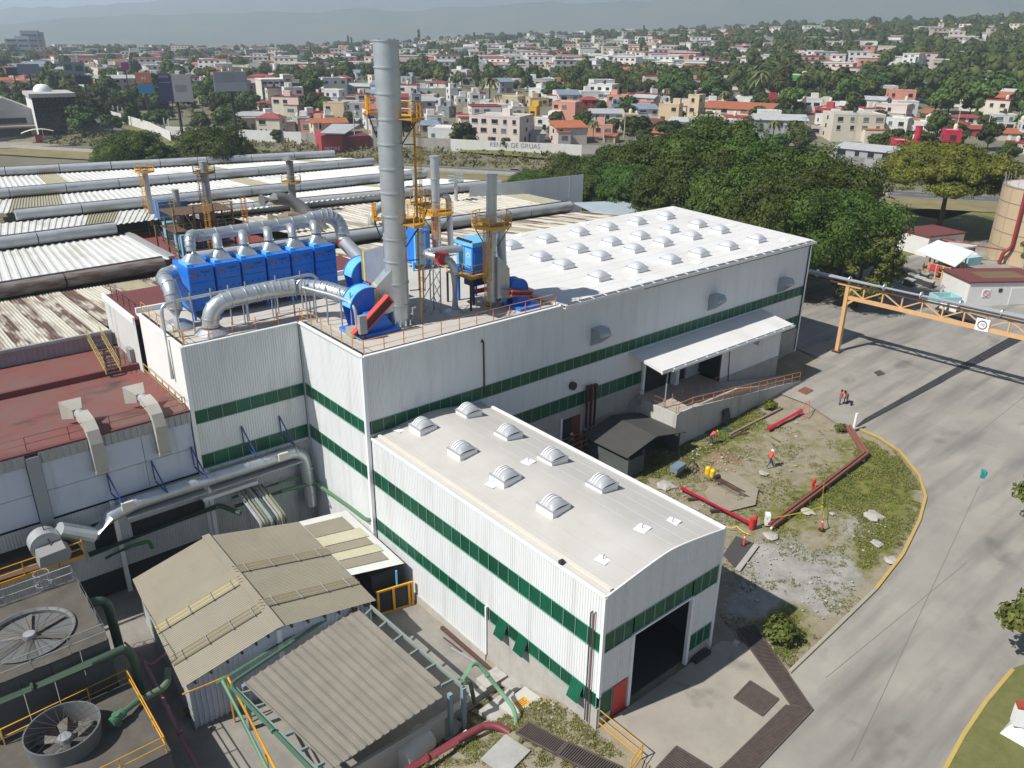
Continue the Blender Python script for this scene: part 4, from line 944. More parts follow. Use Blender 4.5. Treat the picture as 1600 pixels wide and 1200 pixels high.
# ================================================================== COOLING TOWERS
ct_m = streak(mat('cooling_tower_panel', (.09, .095, .09), .8, var=(.055, .058, .055), scale=.6, amt=.8), (.05, .05, .05), (1, 1, .2), .6)
deck_m = mat('tower_deck', (.12, .108, .088), .9, var=(.05, .047, .04), scale=.8, amt=.8, bump=.1)
def tower(label, x0, x1, y0, y1, zd, fc, fr_, ringh, flush):
 t = thing('cooling_tower', label, 'cooling tower', ((x0 + x1) / 2, (y0 + y1) / 2, -2.6))
 nx = 5
 for i in range(nx): a, b = x0 + (x1 - x0) * i / nx, x0 + (x1 - x0) * (i + 1) / nx; MB().box((a + .02, y0, -2.6), (b - .02, y0 + .12, zd - .05)).build('side_panel', ct_m, t)
 for i in range(5): a, b = y0 + (y1 - y0) * i / 5, y0 + (y1 - y0) * (i + 1) / 5; MB().box((x1 - .12, a + .14, -2.6), (x1, b - .02, zd - .05)).build('side_panel', ct_m, t)
 mb = MB(); n = 32; cx, cy = fc; vs = []
 for i in range(n):
  a = 2 * PI * i / n; c, s = math.cos(a), math.sin(a)
  k = min((x1 - cx) / c if c > 1e-6 else 1e9, (x0 - cx) / c if c < -1e-6 else 1e9, (y1 - cy) / s if s > 1e-6 else 1e9, (y0 - cy) / s if s < -1e-6 else 1e9)
  vs += [(cx + c * fr_, cy + s * fr_, zd), (cx + c * k, cy + s * k, zd)]
 mb.add(vs, [(2 * i, 2 * i + 1, (2 * i + 3) % (2 * n), (2 * i + 2) % (2 * n)) for i in range(n)])
 for cx_, cy_ in ((x0, y0), (x1, y0), (x1, y1), (x0, y1)):
  j = min(range(n), key=lambda i: (vs[2 * i + 1][0] - cx_) ** 2 + (vs[2 * i + 1][1] - cy_) ** 2); q = vs[2 * j + 1]
  jj = [(j - 1) % n, j, (j + 1) % n]; mb.add([vs[2 * i + 1] for i in jj] + [(cx_, cy_, zd)], [(0, 1, 3), (1, 2, 3)])
 mb.build('deck', deck_m, t)
 MB().lathe([(fr_ + .02, -1.6), (fr_, 0), (fr_ + .12, ringh), (fr_ + .2, ringh), (fr_ + .1, 0), (fr_ + .1, -.2)], (*fc, zd), 36).build('fan_ring', mat('fan_ring_grey', (.13, .135, .135), .6), t, True)
 zf = zd + ringh * .35 - .15
 MB().lathe([(0.0, .25), (.34, .22), (.38, -.1), (.3, -.3), (0, -.3)], (*fc, zf), 16).build('fan_hub', galv_dull, t, True)
 for k in range(6):
  a = 2 * PI * k / 6 + .4; u = V(math.cos(a), math.sin(a), 0); w_ = V(-u.y, u.x, 0)
  mb = MB(); c = V(*fc, zf); p0, p1 = c + u * .35, c + u * (fr_ * .94)
  mb.add([p0 - w_ * .14 + V(0, 0, .06), p0 + w_ * .14 - V(0, 0, .06), p1 + w_ * .30 - V(0, 0, .07), p1 - w_ * .30 + V(0, 0, .07)] + [q - V(0, 0, .03) for q in (p0 - w_ * .14 + V(0, 0, .06), p0 + w_ * .14 - V(0, 0, .06), p1 + w_ * .30 - V(0, 0, .07), p1 - w_ * .30 + V(0, 0, .07))], [(0, 1, 2, 3), (7, 6, 5, 4), (0, 4, 5, 1), (1, 5, 6, 2), (2, 6, 7, 3), (3, 7, 4, 0)])
  mb.build('fan_blade', mat('fan_blade', (.13, .125, .11), .5), t)
 gd = MB()
 for k in range(20): a = 2 * PI * k / 20; gd.beam((fc[0] + .3 * math.cos(a), fc[1] + .3 * math.sin(a), zd + ringh), (fc[0] + (fr_ + .15) * math.cos(a), fc[1] + (fr_ + .15) * math.sin(a), zd + ringh), .016)
 gd.build('guard_wire', rust, t)
 MB().cyl((*fc, zd - 1.9), (*fc, zd - 1.7), fr_, n=24).build('basin', dark_void, t)
 return t
tower('upper cooling tower with broad flush fan and grey railings at the left edge', -27.6, -19.9, -4.0, 3.4, 4.0, (-23.35, -.7), 2.25, .12, True)
tower('lower cooling tower with tall round fan stack in the bottom left corner', -28, -19.3, -11.3, -4.6, 1.0, (-23.45, -7.1), 1.68, 1.1, False)
grey_r = mat('grey_rail', (.36, .37, .36), .5, .3)
railing('tower_railing', 'grey pipe railing round the deck of the upper cooling tower', [(-27.6, 3.3, 4.0), (-20.0, 3.3, 4.0), (-20.0, -3.9, 4.0), (-27.6, -3.9, 4.0)], grey_r, 1.1, 1.8, .03)
railing('tower_railing', 'yellow railing round the lower cooling tower deck', [(-26, -5.2, 1.0), (-19.5, -4.8, 1.0), (-19.5, -11.2, 1.0), (-24.0, -11.2, 1.0)], yellow, 1.1, 1.9, .035)
for k in range(5): MB().box((-22.0 + .5 * k, -6.4 - .0 * k, 1.0), (-21.6 + .5 * k, -6.3, 1.05))
cg = thing('ladder_cage', 'grey caged ladder at the back of the upper cooling tower', 'ladder', (-21.6, 3.6, 0))
for zq in (2.6, 3.4, 4.2, 5.0): MB().tube([(-21.6 + .45 * math.cos(a), 3.75 + .45 * math.sin(a), zq) for a in [PI * 2 * i / 10 for i in range(11)]], .025, 5, False).build('hoop', grey_r, cg)
for i in range(7): a = 2 * PI * i / 7; MB().cyl((-21.6 + .45 * math.cos(a), 3.75 + .45 * math.sin(a), 1.5), (-21.6 + .45 * math.cos(a), 3.75 + .45 * math.sin(a), 5.0), .02, n=5).build('bar', grey_r, cg)
pipe('tower_pipe', 'large dark green pipe along the face of the upper cooling tower', [(-28, -4.5, 3.3), (-20.2, -4.5, 3.3), (-19.0, -4.4, 3.3), (-18.9, -4.3, -.5)], .24, dark_green_pipe, .9, 12, flanges=(0,))
pipe('tower_pipe', 'dark green elbow pipe at the corner of the upper cooling tower', [(-19.9, 1.6, 3.0), (-18.7, 1.6, 3.0), (-18.6, 1.5, -1)], .3, dark_green_pipe, .9, 12)
gx = thing('gearbox', 'green gearbox and valve between fan stack and deck on the lower tower', 'machine', (-21.2, -6.6, 1))
c = P(182, 1122, 1.5); MB().cyl(c - V(.35, .2, 0), c + V(.4, .2, 0), .28, n=12).cyl(c - V(0, 0, .5), c + V(0, 0, .3), .22, n=10).build('body', mat('machine_green', (.07, .17, .10), .5), gx)
MB().cyl(c + V(.4, .2, 0), c + V(1.6, .9, -.2), .17, n=10).build('pipe', MATS['machine_green'], gx)
for i, (a, b, lab, r, m_) in enumerate((((690, 980), (783, 1060), 'rusty long steel beam lying against the annex wall', .12, rust), ((693, 996), (720, 1017), 'short rusty bar on the pit floor', .04, rust), ((705, 1012), (743, 1035), 'thin steel rod lying on the pit floor', .04, galv_dull), ((757, 1060), (773, 1067), 'small white pipe piece on the pit floor', .06, white_trim))):
 A_, B_ = P(*a, -2.45), P(*b, -2.45); t = thing('steel_bar', lab, 'bar', A_); MB().beam(A_, B_, r * 2, r * 1.6, V(0, 0, 1)).build('bar', m_, t)
A_ = P(673, 945, -2.5); t = thing('yellow_barrier', 'crumpled yellow tape post leaning on the annex base', 'barrier', A_); MB().beam(A_, A_ + V(.15, .1, 1.6), .22, .05).beam(A_ + V(.1, -.2, 0), A_ + V(.2, -.1, 1.3), .1, .04).build('post', mat('hazard_yellow', (.65, .50, .03), .6), t)
def slab_on(u, v, w, d, rz, h, m, name, label, cat):
 p = G(u, v); t = thing(name, label, cat, p); c, s = math.cos(rz), math.sin(rz)
 MB().obox(p + V(0, 0, h / 2), V(c, s, 0) * w / 2, V(-s, c, 0) * d / 2, V(0, 0, h / 2)).build('slab', m, t); return t
slab_on(806, 1068, 1.5, 1.2, .1, .18, concrete, 'concrete_cover', 'plain concrete manhole cover above the yellow warning cover', 'cover')
wc = slab_on(815, 1103, 2.3, 1.6, .1, .25, mat('pale_concrete2', (.5, .49, .45), .8, var=(.4, .39, .36), scale=1, amt=.6), 'warning_cover', 'pale concrete cover carrying a yellow warning notice', 'cover')
p = G(815, 1103); MB().box((p.x - .45, p.y - .3, p.z + .255), (p.x + .45, p.y + .3, p.z + .265)).build('notice', yellow, wc)
nm = MB()
for k in range(4): nm.box((p.x - .36, p.y + .18 - k * .13, p.z + .266), (p.x + .36 - .1 * (k % 2), p.y + .22 - k * .13, p.z + .269))
nm.build('notice_lines', dark_steel, wc)
slab_on(785, 1108, 2.6, 1.5, .1, .3, base_m, 'concrete_plinth', 'rough concrete block under the light green pipe', 'plinth')
slab_on(702, 1144, 1.6, 1.1, .35, .25, mat('dark_slab', (.2, .19, .17), .9, var=(.14, .13, .12), scale=1, amt=.7), 'stone_slab', 'dark stone slab lying beside the red pipe', 'slab')
slab_on(790, 1180, 2.2, 1.8, .2, .06, concrete, 'concrete_pad', 'flat round-cornered concrete pad in the grass', 'pad')
slab_on(728, 1156, .45, .4, .2, .5, white_trim, 'white_box', 'small white box beside the red pipe', 'box')
lw = thing('pit_wall', 'low concrete retaining edge between the pit floor and the grass', 'wall', (-4, -16.3, -2.6))
for k in range(9):
 a, b = V(.15, -15.6, 0).lerp(V(-14, -16.6, 0), k / 9), V(.15, -15.6, 0).lerp(V(-14, -16.6, 0), (k + .98) / 9)
 MB().beam(a + V(0, 0, -2.35), b + V(0, 0, -2.35), .5, .5, V(0, 0, 1)).build('wall_block', base_m, lw)
p = PX(815, 1040, -.6); MB().box((-1.6, -16.0, -2.6), (.12, -14.9, -1.9)).build('landing', base_m, lw)
# ================================================================== ROOFTOP PROCESS EQUIPMENT
RZ = 15.36
def stack(name, label, x, y, z0, z1, r, seg, m=galv, flange=True, group=None, r1=None):
 t = thing(name, label, 'chimney', (x, y, z0), group)
 n = 24 if r > .5 else 14; k = max(1, round((z1 - z0) / seg)); r1 = r1 or r
 prof = [(r, 0), (r1, z1 - z0), (r1 - .06, z1 - z0), (r1 - .06, z1 - z0 - 1.5), (0, z1 - z0 - 1.5)]
 MB().lathe(prof, (x, y, z0), n).build('shell', m, t, True)
 for i in range(1, k + 1):
  z = z0 + (z1 - z0) * i / k - .04; rr = r + (r1 - r) * i / k; MB().lathe([(rr, -.05), (rr + .06, -.05), (rr + .06, .05), (rr, .05)], (x, y, z), n).build('joint_ring', m, t, True)
 if flange:
  MB().lathe([(r + .3, 0), (r + .3, .12), (r + .05, .14)], (x, y, z0), n).build('base_flange', galv_dull, t)
  gb = MB()
  for i in range(16): a = 2 * PI * i / 16; c, s = math.cos(a), math.sin(a); gb.obox((x + (r + .16) * c, y + (r + .16) * s, z0 + .3), V(c, s, 0) * .14, V(-s, c, 0) * .02, V(0, 0, .18))
  tag(gb.build('gusset', galv_dull, t), kind='stuff')
 return t
C1 = stack('chimney', 'tallest galvanised steel chimney rising from the hall roof', 6.1, 4.8, RZ, 36.0, .89, 1.72)
for (u, v) in ((632, 487),): p = P(u, v, RZ + 1.1); MB().tube([(6.1 + .5, 4.8 - .95, RZ + 1.0), (6.1 + .55, 4.8 - 1.25, RZ + 1.0), (6.1 + .55, 4.8 - 1.25, RZ + 1.5), (6.1 + .8, 4.8 - 1.3, RZ + 1.5)], .07, 8).build('port', galv_dull, C1)
C2 = stack('chimney', 'slim galvanised chimney with yellow platform beside the blue filter house', 14.65, 3.75, RZ, 26.3, .44, 1.6)
def ladder(name, label, x, y, z0, z1, ux, uy, m=yellow, cage_from=2.6, w=.45, cat='ladder'):
 """caged ladder; (ux,uy) points away from the chimney"""
 t = thing(name, label, cat, (x, y, z0)); px, py = -uy, ux
 for s in (-w / 2, w / 2): MB().beam((x + px * s, y + py * s, z0), (x + px * s, y + py * s, z1), .06).build('stile', m, t)
 n = int((z1 - z0) / .3); r0 = None
 for i in range(n):
  z = z0 + .2 + i * .3
  o = MB().beam((x - px * w / 2, y - py * w / 2, z), (x + px * w / 2, y + py * w / 2, z), .035).build('rung', m, t) if r0 is None else inst(r0, t, V(0, 0, z - z0 - .2) + org(t))
  r0 = r0 or o
 k = 0; z = z0 + cage_from; h0 = None
 while z < z1:
  if h0 is None: h0 = MB().tube([(x + px * .36 * math.cos(a) + ux * (.38 + .36 * math.sin(a) - .3), y + py * .36 * math.cos(a) + uy * (.38 + .36 * math.sin(a) - .3), z) for a in [-.6 + (PI + 1.2) * i / 9 for i in range(10)]], .03, 5, False).build('cage_hoop', m, t); zh = z
  else: inst(h0, t, V(0, 0, z - zh) + org(t))
  z += .9
 for a in [-.3 + (PI + .6) * i / 4 for i in range(5)]:
  q = V(x + px * .36 * math.cos(a) + ux * (.08 + .36 * math.sin(a)), y + py * .36 * math.cos(a) + uy * (.08 + .36 * math.sin(a)), 0)
  MB().beam(q + V(0, 0, z0 + cage_from), q + V(0, 0, z1), .03).build('cage_bar', m, t)
 return t
ladder('caged_ladder', 'tall yellow caged ladder up the right side of the big chimney', 7.75, 4.1, RZ, 31.2, .9, -.4)
for z in (18, 20.4, 23, 26, 29): MB().beam((7.0, 4.4, z), (7.75, 4.1, z), .07).build('ladder_bracket', dark_steel, C1)
ladder('caged_ladder', 'yellow caged ladder on the near side of the slim chimney', 13.75, 3.15, RZ, 23, -.8, -.6)
def ring_platform(name, label, x, y, z, r, ro, m=yellow, a0=0, a1=2 * PI, braces=4):
 t = thing(name, label, 'platform', (x, y, z)); n = 8
 an = [a0 + (a1 - a0) * i / n for i in range(n + 1)]
 full = abs(a1 - a0 - 2 * PI) < .01
 P_ = lambda a, q, h: V(x + q * math.cos(a), y + q * math.sin(a), z + h)
 mb = MB()
 for a, b in zip(an, an[1:]): mb.prism([P_(a, r, 0), P_(a, ro, 0), P_(b, ro, 0), P_(b, r, 0)], V(0, 0, .06))
 mb.build('deck', mat('platform_grating', (.48, .25, .03), .7, var=(.3, .17, .04), scale=3, amt=.7), t)
 eb = MB()
 for a, b in zip(an, an[1:]): eb.beam(P_(a, ro, .04), P_(b, ro, .04), .05, .25, V(0, 0, 1))
 eb.build('toe_board', m, t)
 for q in (.55, 1.08): MB().tube([P_(a, ro, q) for a in an], .035, 6).build('rail', m, t)
 p0 = None
 for a in (an[:-1] if full else an):
  c = P_(a, ro, 0)
  if p0 is None: p0 = MB().cyl(c, c + V(0, 0, 1.08), .04, n=6).build('post', m, t); c0 = c
  else: inst(p0, t, org(t) + (c - c0))
 for k in range(braces):
  a = a0 + (a1 - a0) * (k + .5) / braces; MB().beam(P_(a, ro - .1, 0), P_(a, r, -1.7), .07).build('brace', dark_steel, t)
 return t
ring_platform('chimney_platform', 'lower yellow platform on the right of the big chimney', 6.1, 4.8, 23.3, .95, 2.3, a0=-1.45, a1=.8, braces=3)
ring_platform('chimney_platform', 'upper yellow platform halfway to the big chimney top', 6.1, 4.8, 30.8, .95, 2.3, a0=-1.4, a1=.9, braces=3)
ring_platform('chimney_platform', 'small yellow rest platform on the ladder of the big chimney', 8.2, 4.6, 24.4, .25, 1.0, a0=-1.6, a1=1.6, braces=1)
ring_platform('chimney_platform', 'small yellow platform on the far left of the big chimney', 6.1, 4.8, 31.2, .95, 1.6, a0=2.0, a1=3.0, braces=1)
ring_platform('chimney_platform', 'small yellow landing on the far left of the big chimney above the fans', 6.1, 4.8, 23.6, .95, 1.6, a0=2.0, a1=3.0, braces=1)
ring_platform('chimney_platform', 'yellow ring platform round the slim chimney by the filter house', 14.65, 3.75, 22.2, .5, 1.6)
def fan(label, c, r, d, m=light_and_lit_blue, guard=True, out=None, rot=0.):
 """scroll fan, shaft along y; c is the shaft centre at the back plate"""
 t = thing('centrifugal_fan', label, 'fan', (c.x, c.y, RZ)); n = 28
 sp_ = [(r * (.86 + .30 * i / n), 2 * PI * i / n * .80 - .35) for i in range(n + 1)]
 prof = [V(c.x - q * math.cos(a + .55), c.y, c.z + q * math.sin(a + .55)) for q, a in sp_]
 mb = MB(); N_ = len(prof); rim = [p for p in prof] + [p + V(0, -d, 0) for p in prof]
 mb.add(rim, [(i, i + 1, N_ + i + 1, N_ + i) for i in range(N_ - 1)] + [tuple(range(N_)), tuple(range(2 * N_ - 1, N_ - 1, -1))]); mb.build('scroll_housing', blue_paint, t)
 rb = MB()
 for dy in (.04, -d - .04):
  for i in range(N_ - 1): rb.beam(prof[i] + V(0, dy, 0), prof[i + 1] + V(0, dy, 0), .10, .08)
 rb.build('rim_flange', blue_paint, t)
 lb = MB(); lb.add([p + (p - c) * .012 + V(0, -.06, 0) for p in prof] + [p + (p - c) * .012 + V(0, -d + .06, 0) for p in prof], [(i, N_ + i, N_ + i + 1, i + 1) for i in range(N_ - 1)]); lb.build('wrapper_sheet', m, t, True)  # large fans: sun on the rim put into a lighter blue
 MB().prism([V(c.x - .3 * r, c.y - d - .04, c.z - .1), V(c.x + .45 * r, c.y - d - .04, c.z - .1), V(c.x + .95 * r, c.y - d - .04, RZ + .25), V(c.x - .75 * r, c.y - d - .04, RZ + .25)], V(0, -.55 * r, 0)).build('pedestal', blue_paint, t)
 MB().box((c.x - r * 1.0, c.y - d - 1.5, RZ), (c.x + r * 1.15, c.y + .2, RZ + .26)).build('base_frame', blue_paint, t)
 gc = V(c.x, c.y - d - .62 * r - .1, c.z - .1); u = V(.80, 0, .60); w_ = V(-.60, 0, .80)
 if rot: u = V(math.cos(rot), 0, math.sin(rot)); w_ = V(-u.z, 0, u.x)
 gcc = gc - u * .35
 MB().obox(gcc + w_ * .34 * r * .55, u * 1.15 * r, V(0, .25, 0), w_ * .05).build('belt_guard_side', mat('guard_red', (.62, .07, .05), .5), t)
 MB().obox(gcc - w_ * .34 * r * .55, u * 1.15 * r, V(0, .25, 0), w_ * .05).build('belt_guard_side', MATS['guard_red'], t)
 MB().obox(gcc, u * 1.08 * r, V(0, .18, 0), w_ * .17 * r).build('belt_guard', mat('guard_mesh', (.10, .03, .025), .7), t)
 MB().obox(gcc + u * 1.12 * r, u * .07, V(0, .26, 0), w_ * .22 * r).build('guard_end', MATS['guard_red'], t)
 MB().cyl(gc + V(0, .35, 0), gc + V(0, -.1, 0), .16, n=10).build('shaft', red_paint, t)
 MB().obox(gcc - u * .95 * r + V(0, .7, -.1), V(.35, 0, 0), V(0, .55, 0), V(0, 0, .33)).build('motor', mat('motor_grey', (.33, .33, .28), .6), t)
 return t
FB = V(3.4, 6.15, RZ + 1.75); FA = V(7.0, 12.2, RZ + 2.2)
fan('nearer large blue centrifugal fan with red belt guard beside the big chimney', FB, 1.72, 1.3)
fan('farther large blue centrifugal fan with red belt guard behind the nearer one', FA, 1.72, 1.3)
def breech(label, a, b, m=galv):
 """flat-sided transition duct from fan outlet a (square) to the chimney b"""
 t = thing('breech_duct', label, 'duct', a); d = (b - a); u = V(d.x, d.y, 0).normalized(); s = V(-u.y, u.x, 0)
 h0, h1 = 1.15, 1.75
 A_ = [a + s * .6 * i + V(0, 0, h0 * j) for i, j in ((-1, -1), (1, -1), (1, 1), (-1, 1))]; B_ = [b + s * .75 * i + V(0, 0, h1 * j) for i, j in ((-1, -1), (1, -1), (1, 1), (-1, 1))]
 MB().add(A_ + B_, [(0, 1, 2, 3), (0, 4, 5, 1), (1, 5, 6, 2), (2, 6, 7, 3), (3, 7, 4, 0), (4, 7, 6, 5)]).build('transition', m, t)
 k = MB(); C_ = [p.lerp(q, .10) for p, q in zip(A_, B_)]; D_ = [p.lerp(q, .16) for p, q in zip(A_, B_)]
 e = V(0, 0, 0)
 mid = sum(C_, e) / 4; k.add([mid + (p - mid) * 1.03 for p in C_] + [mid + (p - mid) * 1.03 + (D_[0] - C_[0]) for p in C_], [(0, 4, 5, 1), (1, 5, 6, 2), (2, 6, 7, 3), (3, 7, 4, 0)]); k.build('yellow_band', mat('hazard_band', (.75, .55, .03), .5), t)
breech('big grey transition duct from the near fan into the chimney', V(4.25, 5.4, RZ + 2.0), V(5.95, 4.85, RZ + 3.2))
breech('grey transition duct from the far fan into the chimney back', V(7.0, 10.6, RZ + 3.4), V(6.3, 5.6, RZ + 4.4))
LET = text('x', .1, blue_paint, 'x', None, (0, 0, 0), (0, 0, 0)); bpy.data.objects.remove(LET)
navy = mat('navy_mark', (.01, .03, .16), .5)
ca, cb = V(-6.25, 15.25, RZ), V(6.7, 15.35, RZ)
cw = (cb - ca).length / 6
names = ('first', 'second', 'third', 'fourth', 'fifth', 'sixth')
def collector(i):
 o = ca.lerp(cb, (i + .5) / 6); w = cw / 2 - .09; zt, zl = 4.25, .75
 t = thing('dust_collector', names[i] + ' blue dust collector module from the left in the row on the roof', 'dust collector', o, 'row of blue dust collectors')
 D = 3.4
 MB().box((o.x - w, o.y, RZ + zl), (o.x + w, o.y + D, RZ + zt)).build('housing', blue_paint, t)
 pr = MB()
 for zz in (RZ + .75 + q * 1.15 for q in range(3)): pr.box((o.x - w + .05, o.y - .045, zz + .03), (o.x + w - .05, o.y - .005, zz + 1.10))
 pr.build('door_panel', blue_paint, t)
 bo = MB()
 for k in range(3):
  for q in (-.8, -.27, .27, .8): bo.box((o.x + q * w - .04, o.y - .09, RZ + 1.2 + k * 1.15), (o.x + q * w + .04, o.y - .04, RZ + 1.28 + k * 1.15))
 tag(bo.build('latch', navy, t), kind='stuff')
 MB().box((o.x - w + .15, o.y - .10, RZ + 3.55), (o.x - w + .65, o.y - .05, RZ + 3.68)).build('orange_label', mat('orange_tag', (.45, .12, .02), .5), t)
 text('TORIT', .3, navy, 'maker_mark', t, (o.x + .35, o.y - .06, RZ + 3.8), (PI / 2, 0, 0))
 MB().prism([(o.x - w + .1, o.y + .1, RZ + .76), (o.x + w - .1, o.y + .1, RZ + .76), (o.x + w - .1, o.y + D - .1, RZ + .76), (o.x - w + .1, o.y + D - .1, RZ + .76)], V(0, 0, -.3)).build('hopper', navy, t)
 MB().box((o.x - w + .1, o.y + .3, RZ + zt), (o.x - w + .5, o.y + 2.2, RZ + zt + .22)).build('valve_box', light_and_lit_blue, t)
 for sx in (-w + .1, w - .1):
  for sy in (.1, D - .1): MB().box((o.x + sx - .08, o.y + sy - .08, RZ), (o.x + sx + .08, o.y + sy + .08, RZ + zl)).build('leg', blue_paint, t)
 c = V(o.x + .05, o.y + 1.6, RZ + zt); sq = [c + V(i * .80, j * .80, .02) for i, j in ((-1, -1), (1, -1), (1, 1), (-1, 1))]; n = 16
 top = [c + V(.36 * math.cos(a), .36 * math.sin(a), .75) for a in [2 * PI * k / n - 3 * PI / 4 for k in range(n)]]
 mb = MB(); bq = []
 for k in range(n):
  s = k / n * 4; e = int(s); bq.append(sq[e].lerp(sq[(e + 1) % 4], s - e))
 mb.add(bq + top, [(k, (k + 1) % n, n + (k + 1) % n, n + k) for k in range(n)]).build('outlet_hood', galv, t)
 return c
outs = [collector(i) for i in range(6)]
mf = thing('manifold_duct', 'long tapering galvanised manifold duct above the row of blue collectors', 'duct', outs[0])
zm = RZ + 5.75; ym = outs[0].y + 2.4
lead = path([outs[0] + V(0, 0, .7), V(outs[0].x, ym, zm - .4), V(outs[0].x + 2, ym, zm)], 1.3, 6)
lead = path([outs[0] + V(0, 0, .7), outs[0] + V(0, .3, 2.1), V(outs[0].x + 1.6, ym, zm)], 1.2, 6)
end_ = 0
main = [V(outs[0].x + 1.6, ym, zm)] + [V(outs[0].x + 1.6 + k * 1.35, ym, zm) for k in range(1, 8)] + path([(6.6, ym, zm + .2), (9.2, ym - .2, zm + .3), (9.1, ym - .9, RZ + 3.6)], 1.8, 7) + [V(8.6, FA.y + 1.2, RZ + 2.4)]
allp = lead[:-1] + main; nn = len(allp)
MB().tube(allp, [.36 + .24 * clamp(i / (nn - 8)) for i in range(nn)], 18).build('duct', galv, mf, True)
for i in range(2, nn - 1):
 if i % 1 == 0:
  p = allp[i]; d = (allp[i + 1] - allp[i - 1]); MB().ring(p, d, (.36 + .24 * clamp(i / (nn - 8))), .08, .05, 18).build('joint', galv, mf)
MB().ring(V(9.08, ym - 1.0, RZ + 3.7), V(0, .2, 1), .62, .35, .06, 18).build('red_coupling', mat('red_coupling', (.45, .02, .02), .5), mf)
for i in range(1, 6):
 c = outs[i]; t = thing('branch_duct', names[i] + ' short curved branch duct from its collector up to the manifold', 'duct', c, 'branch ducts to the manifold')
 MB().tube(path([c + V(0, 0, .7), c + V(0, .1, 1.6), V(c.x + .9, ym, zm - .3)], .8, 5), .36, 14).build('duct', galv, t, True); MB().ring(c + V(0, 0, .95), V(0, 0, 1), .36, .08, .03, 14).build('joint', galv, t)
ld = thing('inlet_duct', 'short galvanised elbow duct from the roof into the left end of the collectors', 'duct', (-7.9, 14.6, RZ))
pp = path([(-7.7, 14.7, RZ), (-7.7, 14.7, RZ + 3.3), (-7.5, 18.0, RZ + 3.4), (-5.8, 18.2, RZ + 3.4)], 1.7, 6); MB().tube(pp, .57, 18).build('duct', galv, ld, True)
for i in range(1, len(pp) - 1, 2): MB().ring(pp[i], pp[i + 1] - pp[i - 1], .57, .08, .05, 18).build('joint', galv, ld)
MB().lathe([(1.35, 0), (1.3, .12), (.7, .5)], (-7.7, 14.7, RZ), 20).build('base_cone', galv, ld)
l2 = thing('supply_duct', 'thick galvanised duct rising from the roof and running to the near fan', 'duct', (-6.3, 11.6, RZ))
pp = path([(-6.2, 11.7, RZ), (-6.2, 11.7, RZ + 2.3), (-.6, 11.4, RZ + 2.6), (2.0, 10.3, RZ + 2.5), (3.1, 8.0, RZ + 2.2), (FB.x, FB.y + .05, RZ + 2.1)], 1.7, 6); MB().tube(pp, .63, 20).build('duct', galv, l2, True)
acc = 0
for i in range(1, len(pp) - 1):
 acc += (pp[i] - pp[i - 1]).length
 if acc > .5: MB().ring(pp[i], pp[i + 1] - pp[i - 1], .63, .09, .05, 20).build('joint', galv, l2); acc = 0
for k in range(1, 4): c = V(-4.2, 11.58, RZ + 2.42).lerp(V(-1, 11.42, RZ + 2.58), k / 4); MB().ring(c, V(1, 0, .05), .63, .09, .05, 20).build('joint', galv, l2)
MB().lathe([(1.3, 0), (1.25, .1), (.75, .45)], (-6.2, 11.7, RZ), 20).build('base_cone', galv, l2)
for x, y in ((-3.5, 11.5), (-1.2, 11.4), (1.6, 10.5)):
 for s in (-.6, .6): MB().cyl((x + s * .2, y + s, RZ), (x + s * .2, y + s, RZ + 2.0), .05, n=6).build('support_leg', galv_dull, l2)
zr = RZ + 2.7; pr_ = thing('header_pipe', 'thin galvanised header pipe on tall posts in front of the collectors', 'pipe', (-8.7, 12.4, RZ))
a_, b_ = V(-8.9, 12.6, zr), V(3.4, 13.2, zr)
MB().tube(path([(-9.35, 12.5, RZ - 3.2), (-9.35, 12.5, zr - .05), a_ + V(1.2, 0, 0), b_, b_ + V(.9, .2, -2.4)], .7, 5), .13, 10).build('pipe', galv, pr_, True)
MB().tube(path([V(-.5, 13.0, zr), V(.6, 10.8, zr), V(1.9, 6.9, zr - .15), V(2.2, 4.6, zr - .3), V(2.2, 4.4, RZ + .1)], .8, 5), .13, 10).build('pipe', galv, pr_, True)
po = None
for k, (x, y) in enumerate(((-8.4, 12.2), (-5.6, 12.5), (-2.8, 12.7), (-.2, 12.9), (2.0, 13.0), (.4, 11.2), (.9, 10.0), (1.2, 9.0), (1.6, 7.9), (2.0, 6.4), (2.2, 5.2), (-7.2, 12.4), (-4.2, 12.6))):
 if po is None: po = MB().cyl((x, y, RZ), (x, y, zr + .5), .06, n=6).build('post', galv_dull, pr_); p0 = V(x, y, 0)
 else: inst(po, pr_, org(pr_) + V(x, y, 0) - p0)
kc = thing('control_cabinet', 'grey control cabinet on a stand behind the corner railing', 'cabinet', (2.0, 3.3, RZ)); MB().box((1.7, 3.1, RZ + .5), (2.3, 3.5, RZ + 1.9)).build('cabinet', galv_dull, kc); MB().cyl((1.8, 3.3, RZ), (1.8, 3.3, RZ + .5), .05, n=6).cyl((2.2, 3.3, RZ), (2.2, 3.3, RZ + .5), .05, n=6).build('leg', dark_steel, kc)
railing('roof_railing', 'orange railing along the left edge of the equipment roof', [(XB + .25, 19.2, RZ), (XB + .25, YC + .3, RZ)], yellow, 1.15, 1.7)
railing('roof_railing', 'orange railing along the front of the left roof block', [(XB + .3, YC + .25, RZ), (.25, YC + .25, RZ)], orange_rail, 1.15, 1.7)
railing('roof_railing', 'yellow railing along the short return edge above the inner corner', [(.3, YC, RZ), (.3, .3, RZ)], yellow, 1.15, 1.7)
railing('roof_railing', 'long orange railing along the front roof edge before the skylights', [(.3, .3, RZ), (18.8, .3, RZ)], orange_rail, 1.15, 1.75)
fh = thing('filter_house', 'blue filter house on tall legs with ribbed top beside the slim chimney', 'dust collector', (13, 6.2, RZ))
x0, x1, y0, y1, z0, z1 = 13.55, 15.6, 4.85, 7.1, RZ + 3.0, RZ + 5.0
